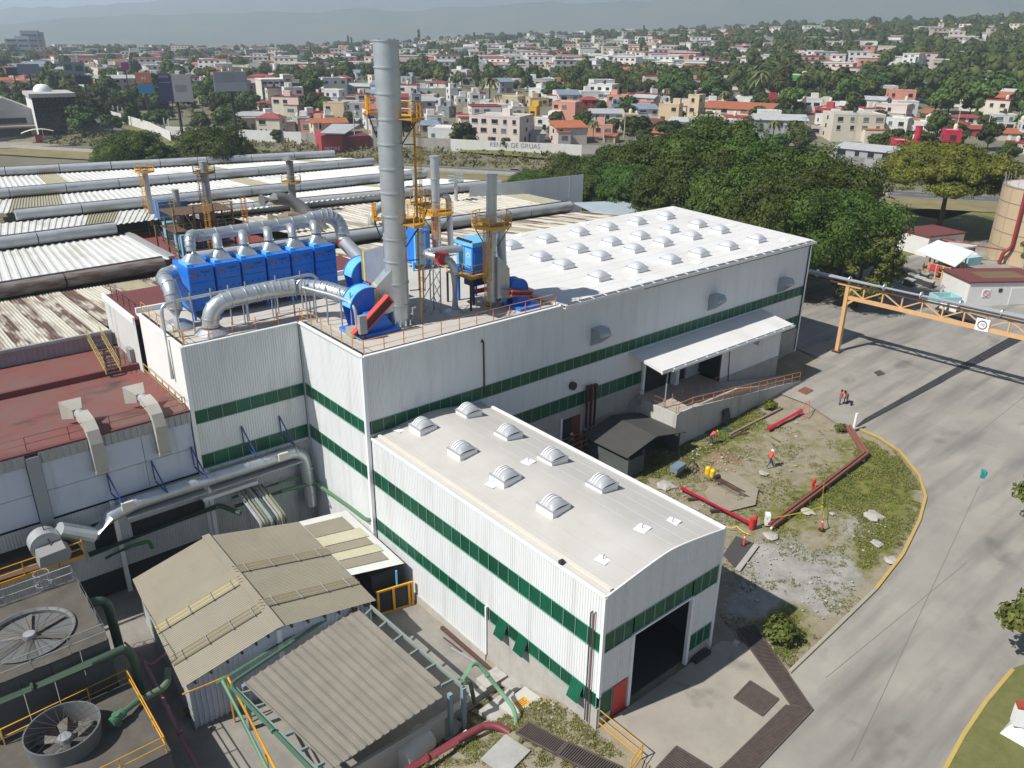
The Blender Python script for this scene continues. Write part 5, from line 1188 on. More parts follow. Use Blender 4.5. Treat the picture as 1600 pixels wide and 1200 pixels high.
MB().box((x0, y0, z0), (x1, y1, z1)).build('housing', blue_paint, fh); MB().box((x0 - .12, y0 - .12, z1), (x1 + .12, y1 + .12, z1 + .35)).build('top', light_and_lit_blue, fh)
MB().box((x0 + .1, y0 - .07, z0 + .3), ((x0 + x1) / 2 - .04, y0 - .005, z1 - .5)).build('door', blue_paint, fh); MB().box(((x0 + x1) / 2 + .04, y0 - .07, z0 + .3), (x1 - .1, y0 - .005, z1 - .5)).build('door', blue_paint, fh)
MB().box((x0 - .06, y0 + .1, z0 + .2), (x0 - .005, y0 + 1.05, z1 - .2)).build('door', light_and_lit_blue, fh); MB().box((x0 - .06, y0 + 1.15, z0 + .2), (x0 - .005, y1 - .1, z1 - .2)).build('door', light_and_lit_blue, fh)  # doors on the sunward side, sunlight put into their lighter blue
for yy in (y0 + .55, y0 + 1.6):
 s_ = MB()
 for k in range(5): a = PI * 2 * k / 5; s_.obox((x0 - .07, yy * 1 + .12 * math.cos(a), z1 - .75 + .12 * math.sin(a)), V(.004, 0, 0), V(0, .09, .02), V(0, -.02, .09))
 tag(s_.build('white_mark', white_trim, fh), kind='stuff')
for k in range(6): MB().box((x0 - .16, y0 + .15 + k * .34, z1 + .35), (x0 + .06, y0 + .34 + k * .34, z1 + .5)).build('valve', dark_steel, fh)
MB().prism([(x0 + .1, y0 + .1, z0), (x1 - .1, y0 + .1, z0), (x1 - .1, y1 - .1, z0), (x0 + .1, y1 - .1, z0)], V(0, 0, -.4)).build('hopper', blue_paint, fh)
MB().box((x0 + .3, y0 + .4, z0 - 1.5), (x1 - .3, y1 - .6, z0 - .4)).build('bin', navy, fh); MB().box((x0, y0 + .2, z0 - 2.1), (x1, y0 + .3, z0 - 1.7)).build('cross_beam', red_paint, fh)
for x in (x0 + .1, x1 - .1):
 for y in (y0 + .1, y1 - .1): MB().box((x - .09, y - .09, RZ), (x + .09, y + .09, z0)).build('leg', dark_steel if y < 6 else blue_paint, fh)
fp = thing('filter_platform', 'yellow railed platform in front of the blue filter house', 'platform', (11, 4.6, z0 - .2)); MB().box((x0 - 1.1, y0 - 1.1, z0 - .35), (x1 + .1, y0 - .15, z0 - .27)).box((x0 - 1.1, y0 - .15, z0 - .35), (x0 - .12, y1, z0 - .27)).build('grating', MATS['platform_grating'], fp)
for x, y in ((x0 - 1.0, y0 - 1.0), (x1, y0 - 1.0), (x0 - 1.0, y1)): MB().box((x - .07, y - .07, RZ), (x + .07, y + .07, z0 - .35)).build('leg', dark_steel, fp)
railing('platform_railing', 'thin yellow railing on the filter house platform', [(x0 - 1.05, y1, z0 - .27), (x0 - 1.05, y0 - 1.05, z0 - .27), (x1 + .05, y0 - 1.05, z0 - .27)], yellow, 1.05, 1.3, .03)
dd = thing('damper_duct', 'galvanised duct with bright red damper box looping down to the roof', 'duct', (11.2, 4.3, RZ))
z4 = RZ + 4.3; Lb = P(658, 396, z4 + .3); pp = path([(11.3, 4.35, RZ), (11.3, 4.35, z4), Lb, (13.6, 6.4, z4 + .35)], 1.0, 6); MB().tube(pp, .33, 16).build('duct', galv, dd, True)
for i in range(1, len(pp) - 1, 2): MB().ring(pp[i], pp[i + 1] - pp[i - 1], .33, .06, .04, 16).build('joint', galv, dd)
c = V(11.3, 4.35, z4).lerp(Lb, .38); u = (Lb - V(11.3, 4.35, z4)).normalized(); MB().obox(c, u * .42, V(-u.y, u.x, 0) * .42, V(0, 0, .44)).build('damper_box', red_paint, dd)
MB().lathe([(.9, 0), (.85, .08), (.45, .3)], (11.3, 4.35, RZ), 16).build('base_cone', galv, dd)
tw = thing('lattice_support', 'grey lattice tower carrying the red damper duct', 'frame', (9.8, 5.4, RZ))
for sx, sy in ((-.5, -.5), (.5, -.5), (.5, .5), (-.5, .5)): MB().beam((9.8 + sx, 5.45 + sy, RZ), (9.8 + sx, 5.45 + sy, z4 - .5), .08).build('leg', galv_dull, tw)
for k in range(4):
 z_ = RZ + k * 1.2
 for (ax, ay), (bx_, by_) in (((-.5, -.5), (.5, -.5)), ((.5, -.5), (.5, .5)), ((-.5, .5), (-.5, -.5))): MB().beam((9.8 + ax, 5.45 + ay, z_), (9.8 + bx_, 5.45 + by_, z_ + 1.2), .05).build('brace', galv_dull, tw)
sf = V(16.6, 3.4, RZ + 1.35); fan('small blue fan with dark red belt guard near the skylights', sf, 1.0, .8, blue_paint, rot=-.18)
i2 = thing('fan_inlet_duct', 'galvanised inverted U duct feeding the small blue fan', 'duct', (15.8, 4.4, RZ + 5)); pp = path([(14.9, 3.9, RZ + 6.3), (15.6, 4.2, RZ + 6.8), (16.3, 4.6, RZ + 6.6), (16.35, 4.4, RZ + 2.6), (16.5, 3.6, RZ + 1.6)], .8, 5); MB().tube(pp, .40, 14).build('duct', galv, i2, True)
MB().ring(V(16.35, 4.42, RZ + 2.9), V(0, 0, 1), .4, .4, .08, 14).build('coupling', MATS['red_coupling'], i2)
for i in range(1, len(pp) - 1, 2): MB().ring(pp[i], pp[i + 1] - pp[i - 1], .40, .06, .03, 14).build('joint', galv, i2)
breech('small grey transition duct from small fan to slim chimney', V(15.9, 3.2, RZ + 2.2), V(14.9, 3.6, RZ + 2.6))
bp_ = thing('blue_tower', 'tall flat light blue filter cabinet behind the big chimney', 'dust collector', P(664, 420, RZ)); c = V(16.6, 17.1, RZ)
MB().box((c.x - .6, c.y, RZ + .5), (c.x + .6, c.y + .25, RZ + 3.6)).box((c.x - .3, c.y, RZ + 3.6), (c.x + .3, c.y + .25, RZ + 4.0)).build('door', light_and_lit_blue, bp_)
MB().box((c.x - .6, c.y + .26, RZ + .5), (c.x + 1.3, c.y + 2.2, RZ + 3.7)).build('housing', blue_paint, bp_)
for x in (-.8, 1.3): MB().box((c.x + x - .1, c.y + .05, RZ), (c.x + x + .1, c.y + .25, RZ + .9)).build('leg', light_and_lit_blue, bp_)
C3 = stack('chimney', 'medium grey stack with yellow platform between the two tall chimneys', 19.4, 18.4, RZ, 25.8, .44, 2.2, flange=False)
ring_platform('chimney_platform', 'yellow platform round the medium grey stack', 19.4, 18.4, 20.4, .5, 1.7)
pp = path([(19.9, 18.4, 22), (20.8, 18.2, 22), (20.9, 18.0, RZ)], .7, 5); t = thing('bypass_duct', 'galvanised bypass duct beside the medium grey stack', 'duct', pp[0]); MB().tube(pp, .30, 12).build('duct', galv, t, True)
ladder('caged_ladder', 'orange caged ladder on the medium grey stack', 18.7, 17.6, RZ, 21, -.6, -.8, orange_rail)
# ================================================================== OLD SAWTOOTH FACTORY BEHIND
saw = thing('sawtooth_factory', 'wide old sawtooth-roofed factory with white ribbed sheeting behind the hall', 'factory building', (25, 90, 2.6))
white_old = streak(mat('old_white_sheet', (.66, .66, .63), .6, var=(.54, .54, .50), scale=.35, amt=.8), (.33, .30, .24), (.5, .07, 1), .5, .5, .72)
cream_old = streak(mat('old_cream_sheet', (.56, .53, .44), .65, var=(.44, .42, .35), scale=.5, amt=.8), (.18, .12, .08), (1.1, .1, 1), .7, .52, .66)
rusty_old = streak(mat('rusty_sheet', (.48, .45, .38), .7, var=(.36, .33, .27), scale=.6, amt=.8), (.10, .055, .035), (1.2, .22, 1), .97, .40, .55)
strip_old = mat('yellow_skylight_sheet', (.42, .39, .27), .6, var=(.26, .235, .15), scale=1.2, amt=.9)
tube_m = streak(mat('grey_eave_tube', (.44, .46, .48), .55, .2, var=(.34, .36, .37), scale=.7, amt=.7), (.12, .12, .12), (.35, 2, 2), .5)
tube_d = streak(mat('rusty_eave_tube', (.22, .20, .18), .7, var=(.16, .14, .13), scale=.8, amt=.7), (.12, .055, .03), (.5, 3, 3), .8, .45, .6)
ZT_, ZB_ = 11.3, 10.55
T1a, T1b = P(-80, 468, ZT_), P(258, 412, ZT_); T1c, T1d = P(300, 404, ZT_), P(892, 322, ZT_)
T2a, T2b = P(-80, 390, ZT_), P(182, 356, ZT_); T2c, T2d = P(330, 331, ZT_), P(782, 287, ZT_)
T3a, T3b = P(24, 336, ZT_), P(666, 271, ZT_)
T4a, T4b = P(-80, 309, ZT_), P(584, 252, ZT_); T5a, T5b = P(-80, 272, ZT_), P(523, 240, ZT_)
def line_at(a, b, x): t = (x - a.x) / (b.x - a.x); return a.lerp(b, t)
def eave(a, b, m=tube_m):
 d = (b - a).normalized(); n = max(1, round((b - a).length / 9)); s = V(0, 0, 1)
 for i in range(n):
  p, q = a.lerp(b, i / n), a.lerp(b, (i + .985) / n)
  MB().cyl(p, q, .78, n=14).build('eave_tube', m, saw, True)
 back = V(-d.y, d.x, 0)
 MB().beam(a + V(0, 0, .55) + back * .75, b + V(0, 0, .55) + back * .75, .5, .4, V(0, 0, 1)).build('eave_ledge', dark_steel, saw)
 f = MB(); f.prism([a + back * .3 + V(0, 0, -1.5), b + back * .3 + V(0, 0, -1.5), b + back * .3, a + back * .3], back * .3); f.build('north_light', dark_void, saw)  # north-light glazing, near-black with the shadow strip under the tube put in
def slope(a, b, c, d, m=white_old, strips_=(), pitch=.95, dep=.10, name='roof_sheet'):
 """sheeting from high edge a-b down to low edge d-c, split into wide panels; strips_ are the numbers of translucent panels"""
 w = (b - a).length; n = max(1, round(w / (pitch * 4)))
 for i in range(n):
  s, e = i / n, (i + 1) / n
  mm = strip_old if i in strips_ else (m[i % len(m)] if isinstance(m, tuple) else m)
  MB().corr(d.lerp(c, s), d.lerp(c, e), a.lerp(b, e), a.lerp(b, s), pitch * (.45 if i in strips_ else 1), dep).build(name if mm is not strip_old else 'skylight_sheet', mm, saw)
def hi(p): return p + V(0, .9, .35)
def lo(p): return V(p.x, p.y - .25, ZB_ - .15)
N0 = V(-46, 27.3, 12.1); N1 = V(-9.75, 27.0, 12.1)
slope(N0, N1, lo(line_at(T1a, T1b, -9.2)), lo(line_at(T1a, T1b, -46)), (rusty_old, cream_old), (), .30, .08)
slope(N1 + V(.1, 1.7, .0), V(8.5, 28.8, 12.1), lo(line_at(T1a, T1d, 8.5)), lo(line_at(T1a, T1d, -9.15)), (rusty_old, cream_old, cream_old), (4, 5), .34, .08)
slope(V(8.6, 26.5, 12.4), V(68.5, 23.5, 12.4), lo(line_at(T1a, T1d, 68)), lo(line_at(T1a, T1d, 8.6)), (cream_old, rusty_old, cream_old, rusty_old, rusty_old), (13, 14, 33, 34), .30, .08)
fw = MB().corr((-46, 27.2, 10.8), (-9.8, 26.9, 10.8), (-9.8, 26.9, 12.05), (-46, 27.2, 12.05), .4, .05); fw.build('end_wall', mat('mauve_sheet', (.30, .25, .29), .7, var=(.22, .19, .21), scale=.6, amt=.6), saw)
MB().beam(N0 + V(0, -.15, .05), N1 + V(0, -.15, .05), .3, .25, V(0, 0, 1)).build('roof_edge_gutter', galv_dull, saw)
eave(T1a, T1b, tube_d); eave(T1c, T1d)
R1x = T2b.x - .3
slope(hi(T1a), hi(line_at(T1a, T1b, T1b.x + 1.0)), lo(T2b + V(1, 0, 0)), lo(T2a), white_old, (11,), .95, .12)
MB().beam(hi(T1b) + V(1.2, 0, .1), lo(T2b + V(1.2, 0, .2)), .8, .25, V(0, 0, 1)).build('roof_flashing', galv_dull, saw)
eave(T2a, T2b)
slope(hi(line_at(T1c, T1d, 21)), hi(T1d), lo(T2d), lo(line_at(T2c, T2d, 21)), cream_old, (6, 11), .95, .12)
eave(line_at(T2c, T2d, 16), T2d)
deck = mat('red_deck', (.24, .06, .05), .8, var=(.15, .045, .04), scale=.5, amt=.8)
MB().box((T2b.x + 1.8, 50, 8.8), (21.2, 78, 9.2)).build('equipment_deck', deck, saw)
slope(hi(T2a), hi(line_at(T2a, T2b, 8)), lo(line_at(T3a, T3b, 14)), lo(line_at(T3a, T3b, -14)), white_old, (4,), .95, .12)
slope(hi(line_at(T2a, T2b, 8.2)), hi(T2d), lo(T3b), lo(line_at(T3a, T3b, 14.2)), white_old, (3, 5, 12), .95, .12)
eave(T3a, T3b)
slope(hi(line_at(T3a, T3b, -25)), hi(T3b), lo(T4b), lo(line_at(T4a, T4b, -20)), white_old, (5, 6, 15), .95, .12)
eave(T4a, T4b)
slope(hi(T4a), hi(T4b), lo(T5b), lo(T5a), white_old, (4, 12, 18), .95, .12)
eave(T5a, T5b)
slope(hi(T5a), hi(T5b), T5b + V(4, 18, -2.6), T5a + V(4, 18, -2.6), white_old, (), 1.5, .12)
a = P(10, 372, 10.5); MB().add([lo(T3a) + V(-2, -4, 0), T3a + V(-1, -1, -1), T3a + V(-3, 6, -2.2), lo(T3a) + V(-7, 4, 0), lo(T3a) + V(-7, -2, -.5)], [(0, 1, 2, 3, 4)]).build('gable_sheet', white_old, saw)
for a, b in ((T1d, T2d), (T2d, T3b), (T3b, T4b), (T4b, T5b)):
 MB().add([V(a.x + .4, a.y, 2.5), V(b.x + .4, b.y, 2.5), lo(b) + V(.4, 0, 0), hi(a) + V(.4, 0, 0)], [(0, 1, 2, 3)]).build('side_wall', low_sheet, saw)
ga_, gb_ = P(836, 327, 8.6), P(909, 321, 8.6)
gw_ = thing('sheet_wall', 'tall plain grey sheet wall at the right end of the sawtooth roof', 'wall', ga_)
A_, B_ = P(775, 318, 8.6), P(910, 320, 8.6); B_.y = A_.y - 14
B_ = P(910, 320, 8.6); A_ = PX(790, 318, B_.x - 20); A_ = V(B_.x - 18.5, B_.y + 9.5, 8.6)
up1 = 13.9
n = 9
for i in range(n):
 p, q = A_.lerp(B_, i / n), A_.lerp(B_, (i + .99) / n); z0_, z1_ = 12.4 + (14.0 - 12.4) * i / n, 12.4 + (14.0 - 12.4) * (i + 1) / n
 MB().prism([V(p.x, p.y, 4), V(q.x, q.y, 4), V(q.x, q.y, z1_), V(p.x, p.y, z0_)], V(.15, .15, 0)).build('sheet_panel', mat('plain_grey_sheet', (.36, .39, .42), .5, .1, var=(.32, .35, .38), scale=.4, amt=.5), gw_)
MB().cyl(V(*P(889, 308, 11)), V(*P(889, 308, 11)) + V(0, 0, 3.5), .06, n=6).build('mast', galv_dull, gw_)
lr = thing('low_roofs', 'pale blue-grey low sheet roofs beyond the rusty roof end', 'roof', P(960, 335, 9)); a, b = P(915, 325, 9.5), P(1030, 322, 9.5)
MB().prism([a + V(-2, -6, -.4), b + V(3, -5, -.4), b + V(0, 4, .3), a + V(0, 3, .3)], V(0, 0, .2)).build('sheet', mat('pale_blue_sheet', (.48, .55, .6), .5, .2, var=(.35, .42, .48), scale=.5, amt=.8), lr)
MB().box((a.x - 2, a.y - 6, 2.6), (b.x + 2, b.y + 2, 8.9)).build('wall', low_sheet, lr)
def rstack(u, vt, ub, vb, zb, r, label, cap=None, m=galv_dull, ladder_=None, plat=None):
 b = P(ub, vb, zb); lo_, hi_ = zb, 60
 for _ in range(40):
  mid = (lo_ + hi_) / 2; d = V(b.x, b.y, mid) - CAM; vv = 600 - FPX * d.dot(UP) / d.dot(FW)
  if vv > vt: lo_ = mid
  else: hi_ = mid
 t = stack('roof_stack', label, b.x, b.y, zb, lo_, r, 2.6, m, False, 'stacks on the sawtooth roof')
 if cap: MB().lathe([(.0, 1.0), (r * 2.0, .35), (r * 2.0, .28), (0, .28)], (b.x, b.y, lo_), 18).cyl((b.x - r * .6, b.y, lo_), (b.x - r * .6, b.y, lo_ + .4), .05, n=5).build('rain_cap', m, t)
 if plat: ring_platform('stack_platform', plat[1], b.x, b.y, plat[0], r + .05, r + 1.0, plat[2], braces=0)
 if ladder_: ladder('caged_ladder', ladder_[1], b.x - r - .3, b.y - .3, zb, ladder_[0], -.8, -.6, ladder_[2])
 return b, lo_
dirty = mat('sooty_steel', (.22, .22, .22), .7, .3, var=(.12, .12, .12), scale=1.2, amt=.8); brass = mat('weathered_brown_steel', (.20, .13, .06), .7, var=(.12, .09, .05), scale=2, amt=.8)
rstack(325, 252, 333, 372, 9.2, .53, 'thick grey stack with caged platform left of the blue collectors', None, galv_dull, (19, 'brown ladder on the thick grey stack', brass), (18.5, 'brown platform round the thick grey stack', brass))
rstack(457, 252, 461, 345, 9.2, .54, 'dark sooty stack with conical rain cap behind the collectors', True, dirty, None, (15.2, 'pale platform on the sooty capped stack', MATS['faded_yellow']))
rstack(228, 265, 240, 352, 9.2, .38, 'slim grey stack at the left of the process tower', None, galv_dull, (17.5, 'yellow ladder on the slim left stack', yellow), (17.3, 'yellow platform on the slim left stack', yellow))
rstack(279, 296, 289, 400, 9.2, .42, 'grey stack in front of the process tower', None, galv_dull, (17, 'faded ladder on the front process stack', MATS['faded_yellow']))
rstack(648, 272, 650, 340, 9.0, .36, 'white stack with rusty collar behind the big chimney', None, galv)
rstack(712, 282, 713, 330, 9.0, .28, 'thin pale stack with small blue platform behind the slim chimney', None, galv, None, (14, 'pale blue platform on the thin pale stack', mat('pale_blue_paint', (.25, .42, .5), .5)))
pt = thing('process_tower', 'rusty open steel process tower with platforms and blue filter boxes on the red deck', 'process tower', (14, 60, 9.2))
mid_blue = mat('faded_blue', (.06, .17, .36), .6, var=(.04, .10, .22), scale=1, amt=.7); pale_bl = mat('faded_light_blue', (.20, .42, .58), .6, var=(.14, .28, .4), scale=1, amt=.6)
for x in (9.5, 12.5, 15.5, 18.5):
 for y in (54, 58, 63): MB().box((x - .12, y - .12, 9.2), (x + .12, y + .12, 17.5 - (x % 3) - .4 * (y - 54))).build('column', brass if (x + y) % 2 else MATS['faded_yellow'], pt)
for z in (11.4, 13.8, 16.0):
 MB().box((9.3, 53.8, z), (18.7, 60, z + .1)).build('grating', gm, pt)
 for y in (53.8, 60): MB().tube([(9.3, y, z + 1.1), (18.7, y, z + 1.1)], .05, 5).tube([(9.3, y, z + .6), (18.7, y, z + .6)], .04, 5).build('rail', MATS['faded_yellow'], pt)
 for k in range(8): MB().cyl((9.4 + k * 1.3, 53.8, z), (9.4 + k * 1.3, 53.8, z + 1.1), .05, n=5).build('post', orange_rail if k % 2 else MATS['faded_yellow'], pt)
for (x0, y0, z0, x1, y1, z1, m_) in ((10.2, 62, 14.8, 12.6, 64.5, 16.6, mid_blue), (12.9, 62, 14.8, 14.8, 64.5, 16.4, mid_blue), (9.8, 53, 10.6, 11.6, 56, 13.6, pale_bl), (12.4, 54.5, 11.6, 15.2, 57.5, 13.4, mid_blue), (16.0, 55, 11.5, 18.0, 58, 13.2, mid_blue), (10.5, 60.5, 11.6, 12.5, 62.5, 14.0, pale_bl), (15.6, 60, 14.0, 18.2, 63, 15.2, galv_dull), (12, 58, 9.3, 14, 60, 11.3, dark_steel), (15, 54.5, 9.3, 17.8, 57, 10.9, brass)):
 MB().box((x0, y0, z0), (x1, y1, z1)).build('filter_box', m_, pt)
 if m_ is mid_blue: MB().prism([(x0, y0, z0), (x1, y0, z0), (x1, y1, z0), (x0, y1, z0)], V(0, 0, -.6)).build('hopper', m_, pt); MB().box((x0 - .08, (y0 + y1) / 2 - .1, z0), (x1 + .08, (y0 + y1) / 2 + .1, z1 + .08)).build('seam', galv_dull, pt)
for k in range(7): a = V(random.uniform(9.5, 18), random.uniform(54, 62), random.choice((9.3, 11.5, 13.9))); MB().beam(a, a + V(random.uniform(-3, 3), random.uniform(-2, 3), 2.3), .1).build('brace', random.choice((brass, MATS['faded_yellow'], dark_steel)), pt)
for x in (9.4, 14.2): ladder('caged_ladder', ('yellow' if x < 10 else 'orange') + ' caged ladder on the ' + ('left' if x < 10 else 'middle') + ' side of the process tower', x, 53.4, 9.2, 17.5, 0, -1, yellow if x < 10 else orange_rail, 1.5)
pipe('process_duct', 'sooty grey duct arching off the process tower', [(19.5, 60, 15.5), (24, 60.5, 15.4), (27, 56, 10.5)], .85, dirty, 2.5, 14, 'duct')
pipe('process_duct', 'brown stained duct elbow beside the sooty duct', [(19.0, 57, 13.6), (23, 57, 13.6), (25.0, 54, 11.5), (25.2, 53.5, 9.5)], .62, mat('stained_duct', (.36, .29, .18), .6, .3, var=(.22, .17, .1), scale=1.2, amt=.8), 1.5, 12, 'duct')
pipe('process_duct', 'pale goose-neck duct near the capped stack', [(33, 54, 10), (33, 54, 13.6), (38, 55, 13.4), (38.5, 55, 10)], .62, galv_dull, 2, 12, 'duct')
pt.location = pt.location + V(-4.2, 1, 0); pt.scale = (.82, .9, .95)
fbx = thing('filter_unit', 'pale blue filter unit just behind the leftmost dust collectors', 'machine', (4, 34, 12)); MB().box((2.4, 30, 11), (6.2, 33.5, 14.6)).build('housing', mid_blue, fbx); MB().box((2.3, 29.95, 14.6), (6.3, 33.6, 14.8)).build('top', galv_dull, fbx); MB().box((2.5, 29.9, 12), (3.9, 29.98, 14.2)).build('door', pale_bl, fbx)
railing('deck_railing', 'orange railing along the left edge of the red equipment deck', [(T2b.x + 2, 74, 9.2), (T2b.x + 2, 52, 9.2)], orange_rail, 1.1, 2.4, .05)
railing('deck_railing', 'faded railing across the far end of the red equipment deck', [(T2b.x + 2, 76, 9.2), (20, 76, 9.2)], MATS['faded_yellow'], 1.1, 2.6, .05)
wt = thing('mast', 'thin steel mast standing on the farthest sawtooth roof', 'mast', P(312, 275, 10)); MB().cyl(P(312, 275, 10), P(312, 275, 10) + V(0, 0, 5), .06, n=5).build('pole', dark_steel, wt)
# ================================================================== YARD OBJECTS
grate_m = mat('grating_bar', (.13, .10, .085), .7, .2, var=(.07, .055, .05), scale=3, amt=.8)
def grating(name, label, corners, nb, frame=True, m=grate_m, cat='drain grating', h=.06):
 A, B, C, D = [V(p.x, p.y, yard_h(p.x, p.y) + .055) for p in corners]
 t = thing(name, label, cat, A)
 MB().quad(A, B, C, D).build('pit', mat('drain_pit', (.012, .011, .01), .9), t)
 bar0 = None; n = nb
 for i in range(n):
  a, b = A.lerp(B, (i + .5) / n), D.lerp(C, (i + .5) / n)
  w = (B - A).length / n * .52
  MB().beam(a + V(0, 0, h * .6), b + V(0, 0, h * .6), w, h, V(0, 0, 1)).build('bar', m, t)
 if frame:
  for a, b in ((A, B), (B, C), (C, D), (D, A)): MB().beam(a + V(0, 0, .035), b + V(0, 0, .035), .09, .08, V(0, 0, 1)).build('frame_bar', m, t)
 return t
g_ = lambda u, v: G(u, v)
def gr4(name, label, px, nb, **k): return grating(name, label, [G(*p) for p in px], nb, **k)
gr4('floor_grating', 'square rusty floor grating in the apron right of the doorway', ((1147, 1092), (1172, 1066), (1216, 1094), (1191, 1120)), 15)
gr4('floor_grating', 'rusty floor grating at the bottom edge of the apron', ((1022, 1206), (1057, 1168), (1112, 1202), (1080, 1245)), 15)
gr4('drain_channel', 'long grated drain running from the annex corner to the bend', ((1150, 985), (1236, 1103), (1268, 1109), (1178, 978)), 60, frame=True)
gr4('drain_channel', 'wide grated drain along the apron edge at the bottom', ((1228, 1104), (1117, 1212), (1160, 1226), (1270, 1110)), 64)
gr4('drain_channel', 'silver grated trench at the end of the red pipe', ((806, 1155), (868, 1186), (884, 1168), (826, 1138)), 22)
gr4('drain_channel', 'rusty grated trench continuing at the bottom edge', ((870, 1188), (950, 1228), (972, 1207), (888, 1168)), 24)
dgm = mat('dark_grating', (.06, .058, .06), .6, .2, var=(.04, .04, .04), scale=2, amt=.6)
for i, (a, b) in enumerate(((0, .25), (.25, .5), (.5, .75), (.75, 1.))):
 f_ = lambda p, q, t: (p[0] + (q[0] - p[0]) * t, p[1] + (q[1] - p[1]) * t)
 gr4('drain_channel', ('nearest', 'second', 'third', 'farthest')[i] + ' stretch of the long dark drain crossing the upper yard', (f_((1338, 668), (1600, 530), a), f_((1338, 668), (1600, 530), b), f_((1352, 656), (1584, 525), b), f_((1352, 656), (1584, 525), a)), 18, m=dgm)
gr4('floor_grating', 'small rusty square grating by the ramp end', ((1247, 612), (1258, 606), (1270, 611), (1259, 617)), 8, m=mat('reddish_grating', (.22, .09, .06), .7))
gr4('floor_grating', 'small dark square grating in the upper yard', ((1366, 583), (1375, 580), (1382, 585), (1372, 588)), 6)
slab_on(1178, 1042, .9, 1.1, .6, .03, concrete, 'manhole_cover', 'square concrete manhole cover beside the drain', 'cover')
slab_on(1150, 1008, .4, .35, .3, .25, base_m, 'concrete_block', 'small concrete block at the drain corner', 'block')
dp = thing('dark_slab', 'square of dark asphalt patch by the annex right wall', 'patch', G(1150, 862));
k4 = [G(*p) for p in ((1130, 868), (1150, 838), (1182, 852), (1152, 892))]
MB().prism([V(p.x, p.y, p.z + .02) for p in k4], V(0, 0, .05)).build('slab', mat('dark_asphalt_patch', (.06, .055, .055), .9), dp)
MB().beam(k4[2] + V(0, 0, .05), k4[3] + V(0, 0, .05), .4, .08, V(0, 0, 1)).build('edge_strip', concrete, dp)
ya, yb, yc = G(935, 1128), G(1003, 1182), G(985, 1205)
ya, yb = V(.75, -24.6, 0), V(.75, -29.2, 0)
ya = P(934, 1130, .05); yb = P(1002, 1186, .05); yc = P(984, 1212, .05)
yr = railing('apron_railing', 'bright yellow railing along the apron edge by the red door', [ya, yb, yc], yellow, 1.05, 2.3, .035, kick=True)
red_p = mat('bright_red_pipe', (.48, .012, .04), .35, var=(.36, .012, .03), scale=1, amt=.5)
def gp3(u, v, h): p = G(u, v); return V(p.x, p.y, p.z + h)
t = pipe('red_pipe', 'bright red pipe lying beside the annex roof edge', [gp3(1064, 768, .35), gp3(1174, 826, .4)], .17, red_p, flanges=())
MB().cyl(gp3(1174, 826, .0), gp3(1174, 826, .95), .22, n=12).build('end_valve', red_paint, t); MB().cyl(gp3(1180, 822, .0), gp3(1180, 822, 1.0), .12, n=10).build('riser', red_paint, t)
for u, v in ((1085, 781), (1120, 799)): c = gp3(u, v, .1); MB().obox(c, V(.5, -.3, 0), V(.06, .1, 0), V(0, 0, .1)).build('timber', rust, t)
t = pipe('red_pipe', 'bright red pipe on the ground near the ramp end', [gp3(1200, 674, .3), gp3(1252, 646, .35)], .19, red_p)
br = MB().tube([gp3(1252, 648, .1), gp3(1256, 646, 1.2), gp3(1262, 643, 1.2), gp3(1264, 651, .1)], .035, 5).tube([gp3(1248, 650, .3), gp3(1263, 652, .3)], .04, 5).tube([gp3(1250, 655, .1), gp3(1258, 652, .4), gp3(1263, 655, .1)], .03, 5)
br.build('trestle', mat('thin_red_steel', (.45, .09, .08), .5), t)
rb = mat('red_oxide', (.23, .095, .065), .65, var=(.18, .06, .045), scale=1.2, amt=.7)
B0, B1, B2 = gp3(1204, 826, .35), gp3(1352, 714, .45), gp3(1324, 672, .5)
t = thing('pipe_trough', 'long reddish-brown steel pipe trough bent round the grass island', 'pipe', B0)
for off in (-.16, .16):
 d = (B1 - B0).normalized().cross(V(0, 0, 1)) * off; MB().tube([B0 + d, B1 + d], .13, 8).build('pipe', rb, t)
d2 = (B2 - B1).normalized().cross(V(0, 0, 1)) * .16
for s in (-1, 1): MB().tube([B1 + d2 * s, B2 + d2 * s], .13, 8).build('pipe', rb, t)
MB().beam(B0 + V(0, 0, -.12), B1 + V(0, 0, -.12), .62, .08, V(0, 0, 1)).beam(B1 + V(0, 0, -.12), B2 + V(0, 0, -.12), .62, .08, V(0, 0, 1)).build('channel', rb, t)
MB().obox(gp3(1198, 818, .45), V(.25, .2, 0), V(-.12, .15, 0), V(0, 0, .45)).build('end_block', white_trim, t)
for q in (.15, .35, .55, .75, .95): c = B0.lerp(B1, q); MB().obox(c + V(0, 0, -.3), V(.08, .3, 0), V(.3, -.08, 0) * .3, V(0, 0, .2)).build('support', base_m, t)
pipe('white_pipe', 'white pipe lying alongside the reddish trough', [gp3(1340, 722, .2), gp3(1258, 788, .2), gp3(1204, 828, .15)], .09, white_trim, .1)
t = thing('white_post', 'white round post at the end of the long dark drain', 'post', G(1333, 674)); c = G(1333, 674); MB().cyl(c, c + V(.1, 0, 1.9), .13, n=12).build('pole', white_trim, t)
t = thing('hydrant', 'red fire hydrant standing beside the reddish trough', 'hydrant', G(1270, 764)); c = G(1270, 764)
MB().lathe([(.16, 0), (.16, .1), (.10, .12), (.10, .7), (.15, .75), (.13, .95), (0, 1.05)], c, 12).build('barrel', red_paint, t); MB().cyl(c + V(-.25, 0, .6), c + V(.25, 0, .6), .09, n=8).build('outlet', red_paint, t); MB().cyl(c + V(.0, -.3, .45), c + V(0, 0, .45), .1, n=8).build('nozzle', red_paint, t); MB().beam(c + V(-.4, -.3, .05), c + V(.4, .3, .05), .12).build('foot', rb, t)
cone_m = mat('safety_orange', (.70, .09, .02), .45)
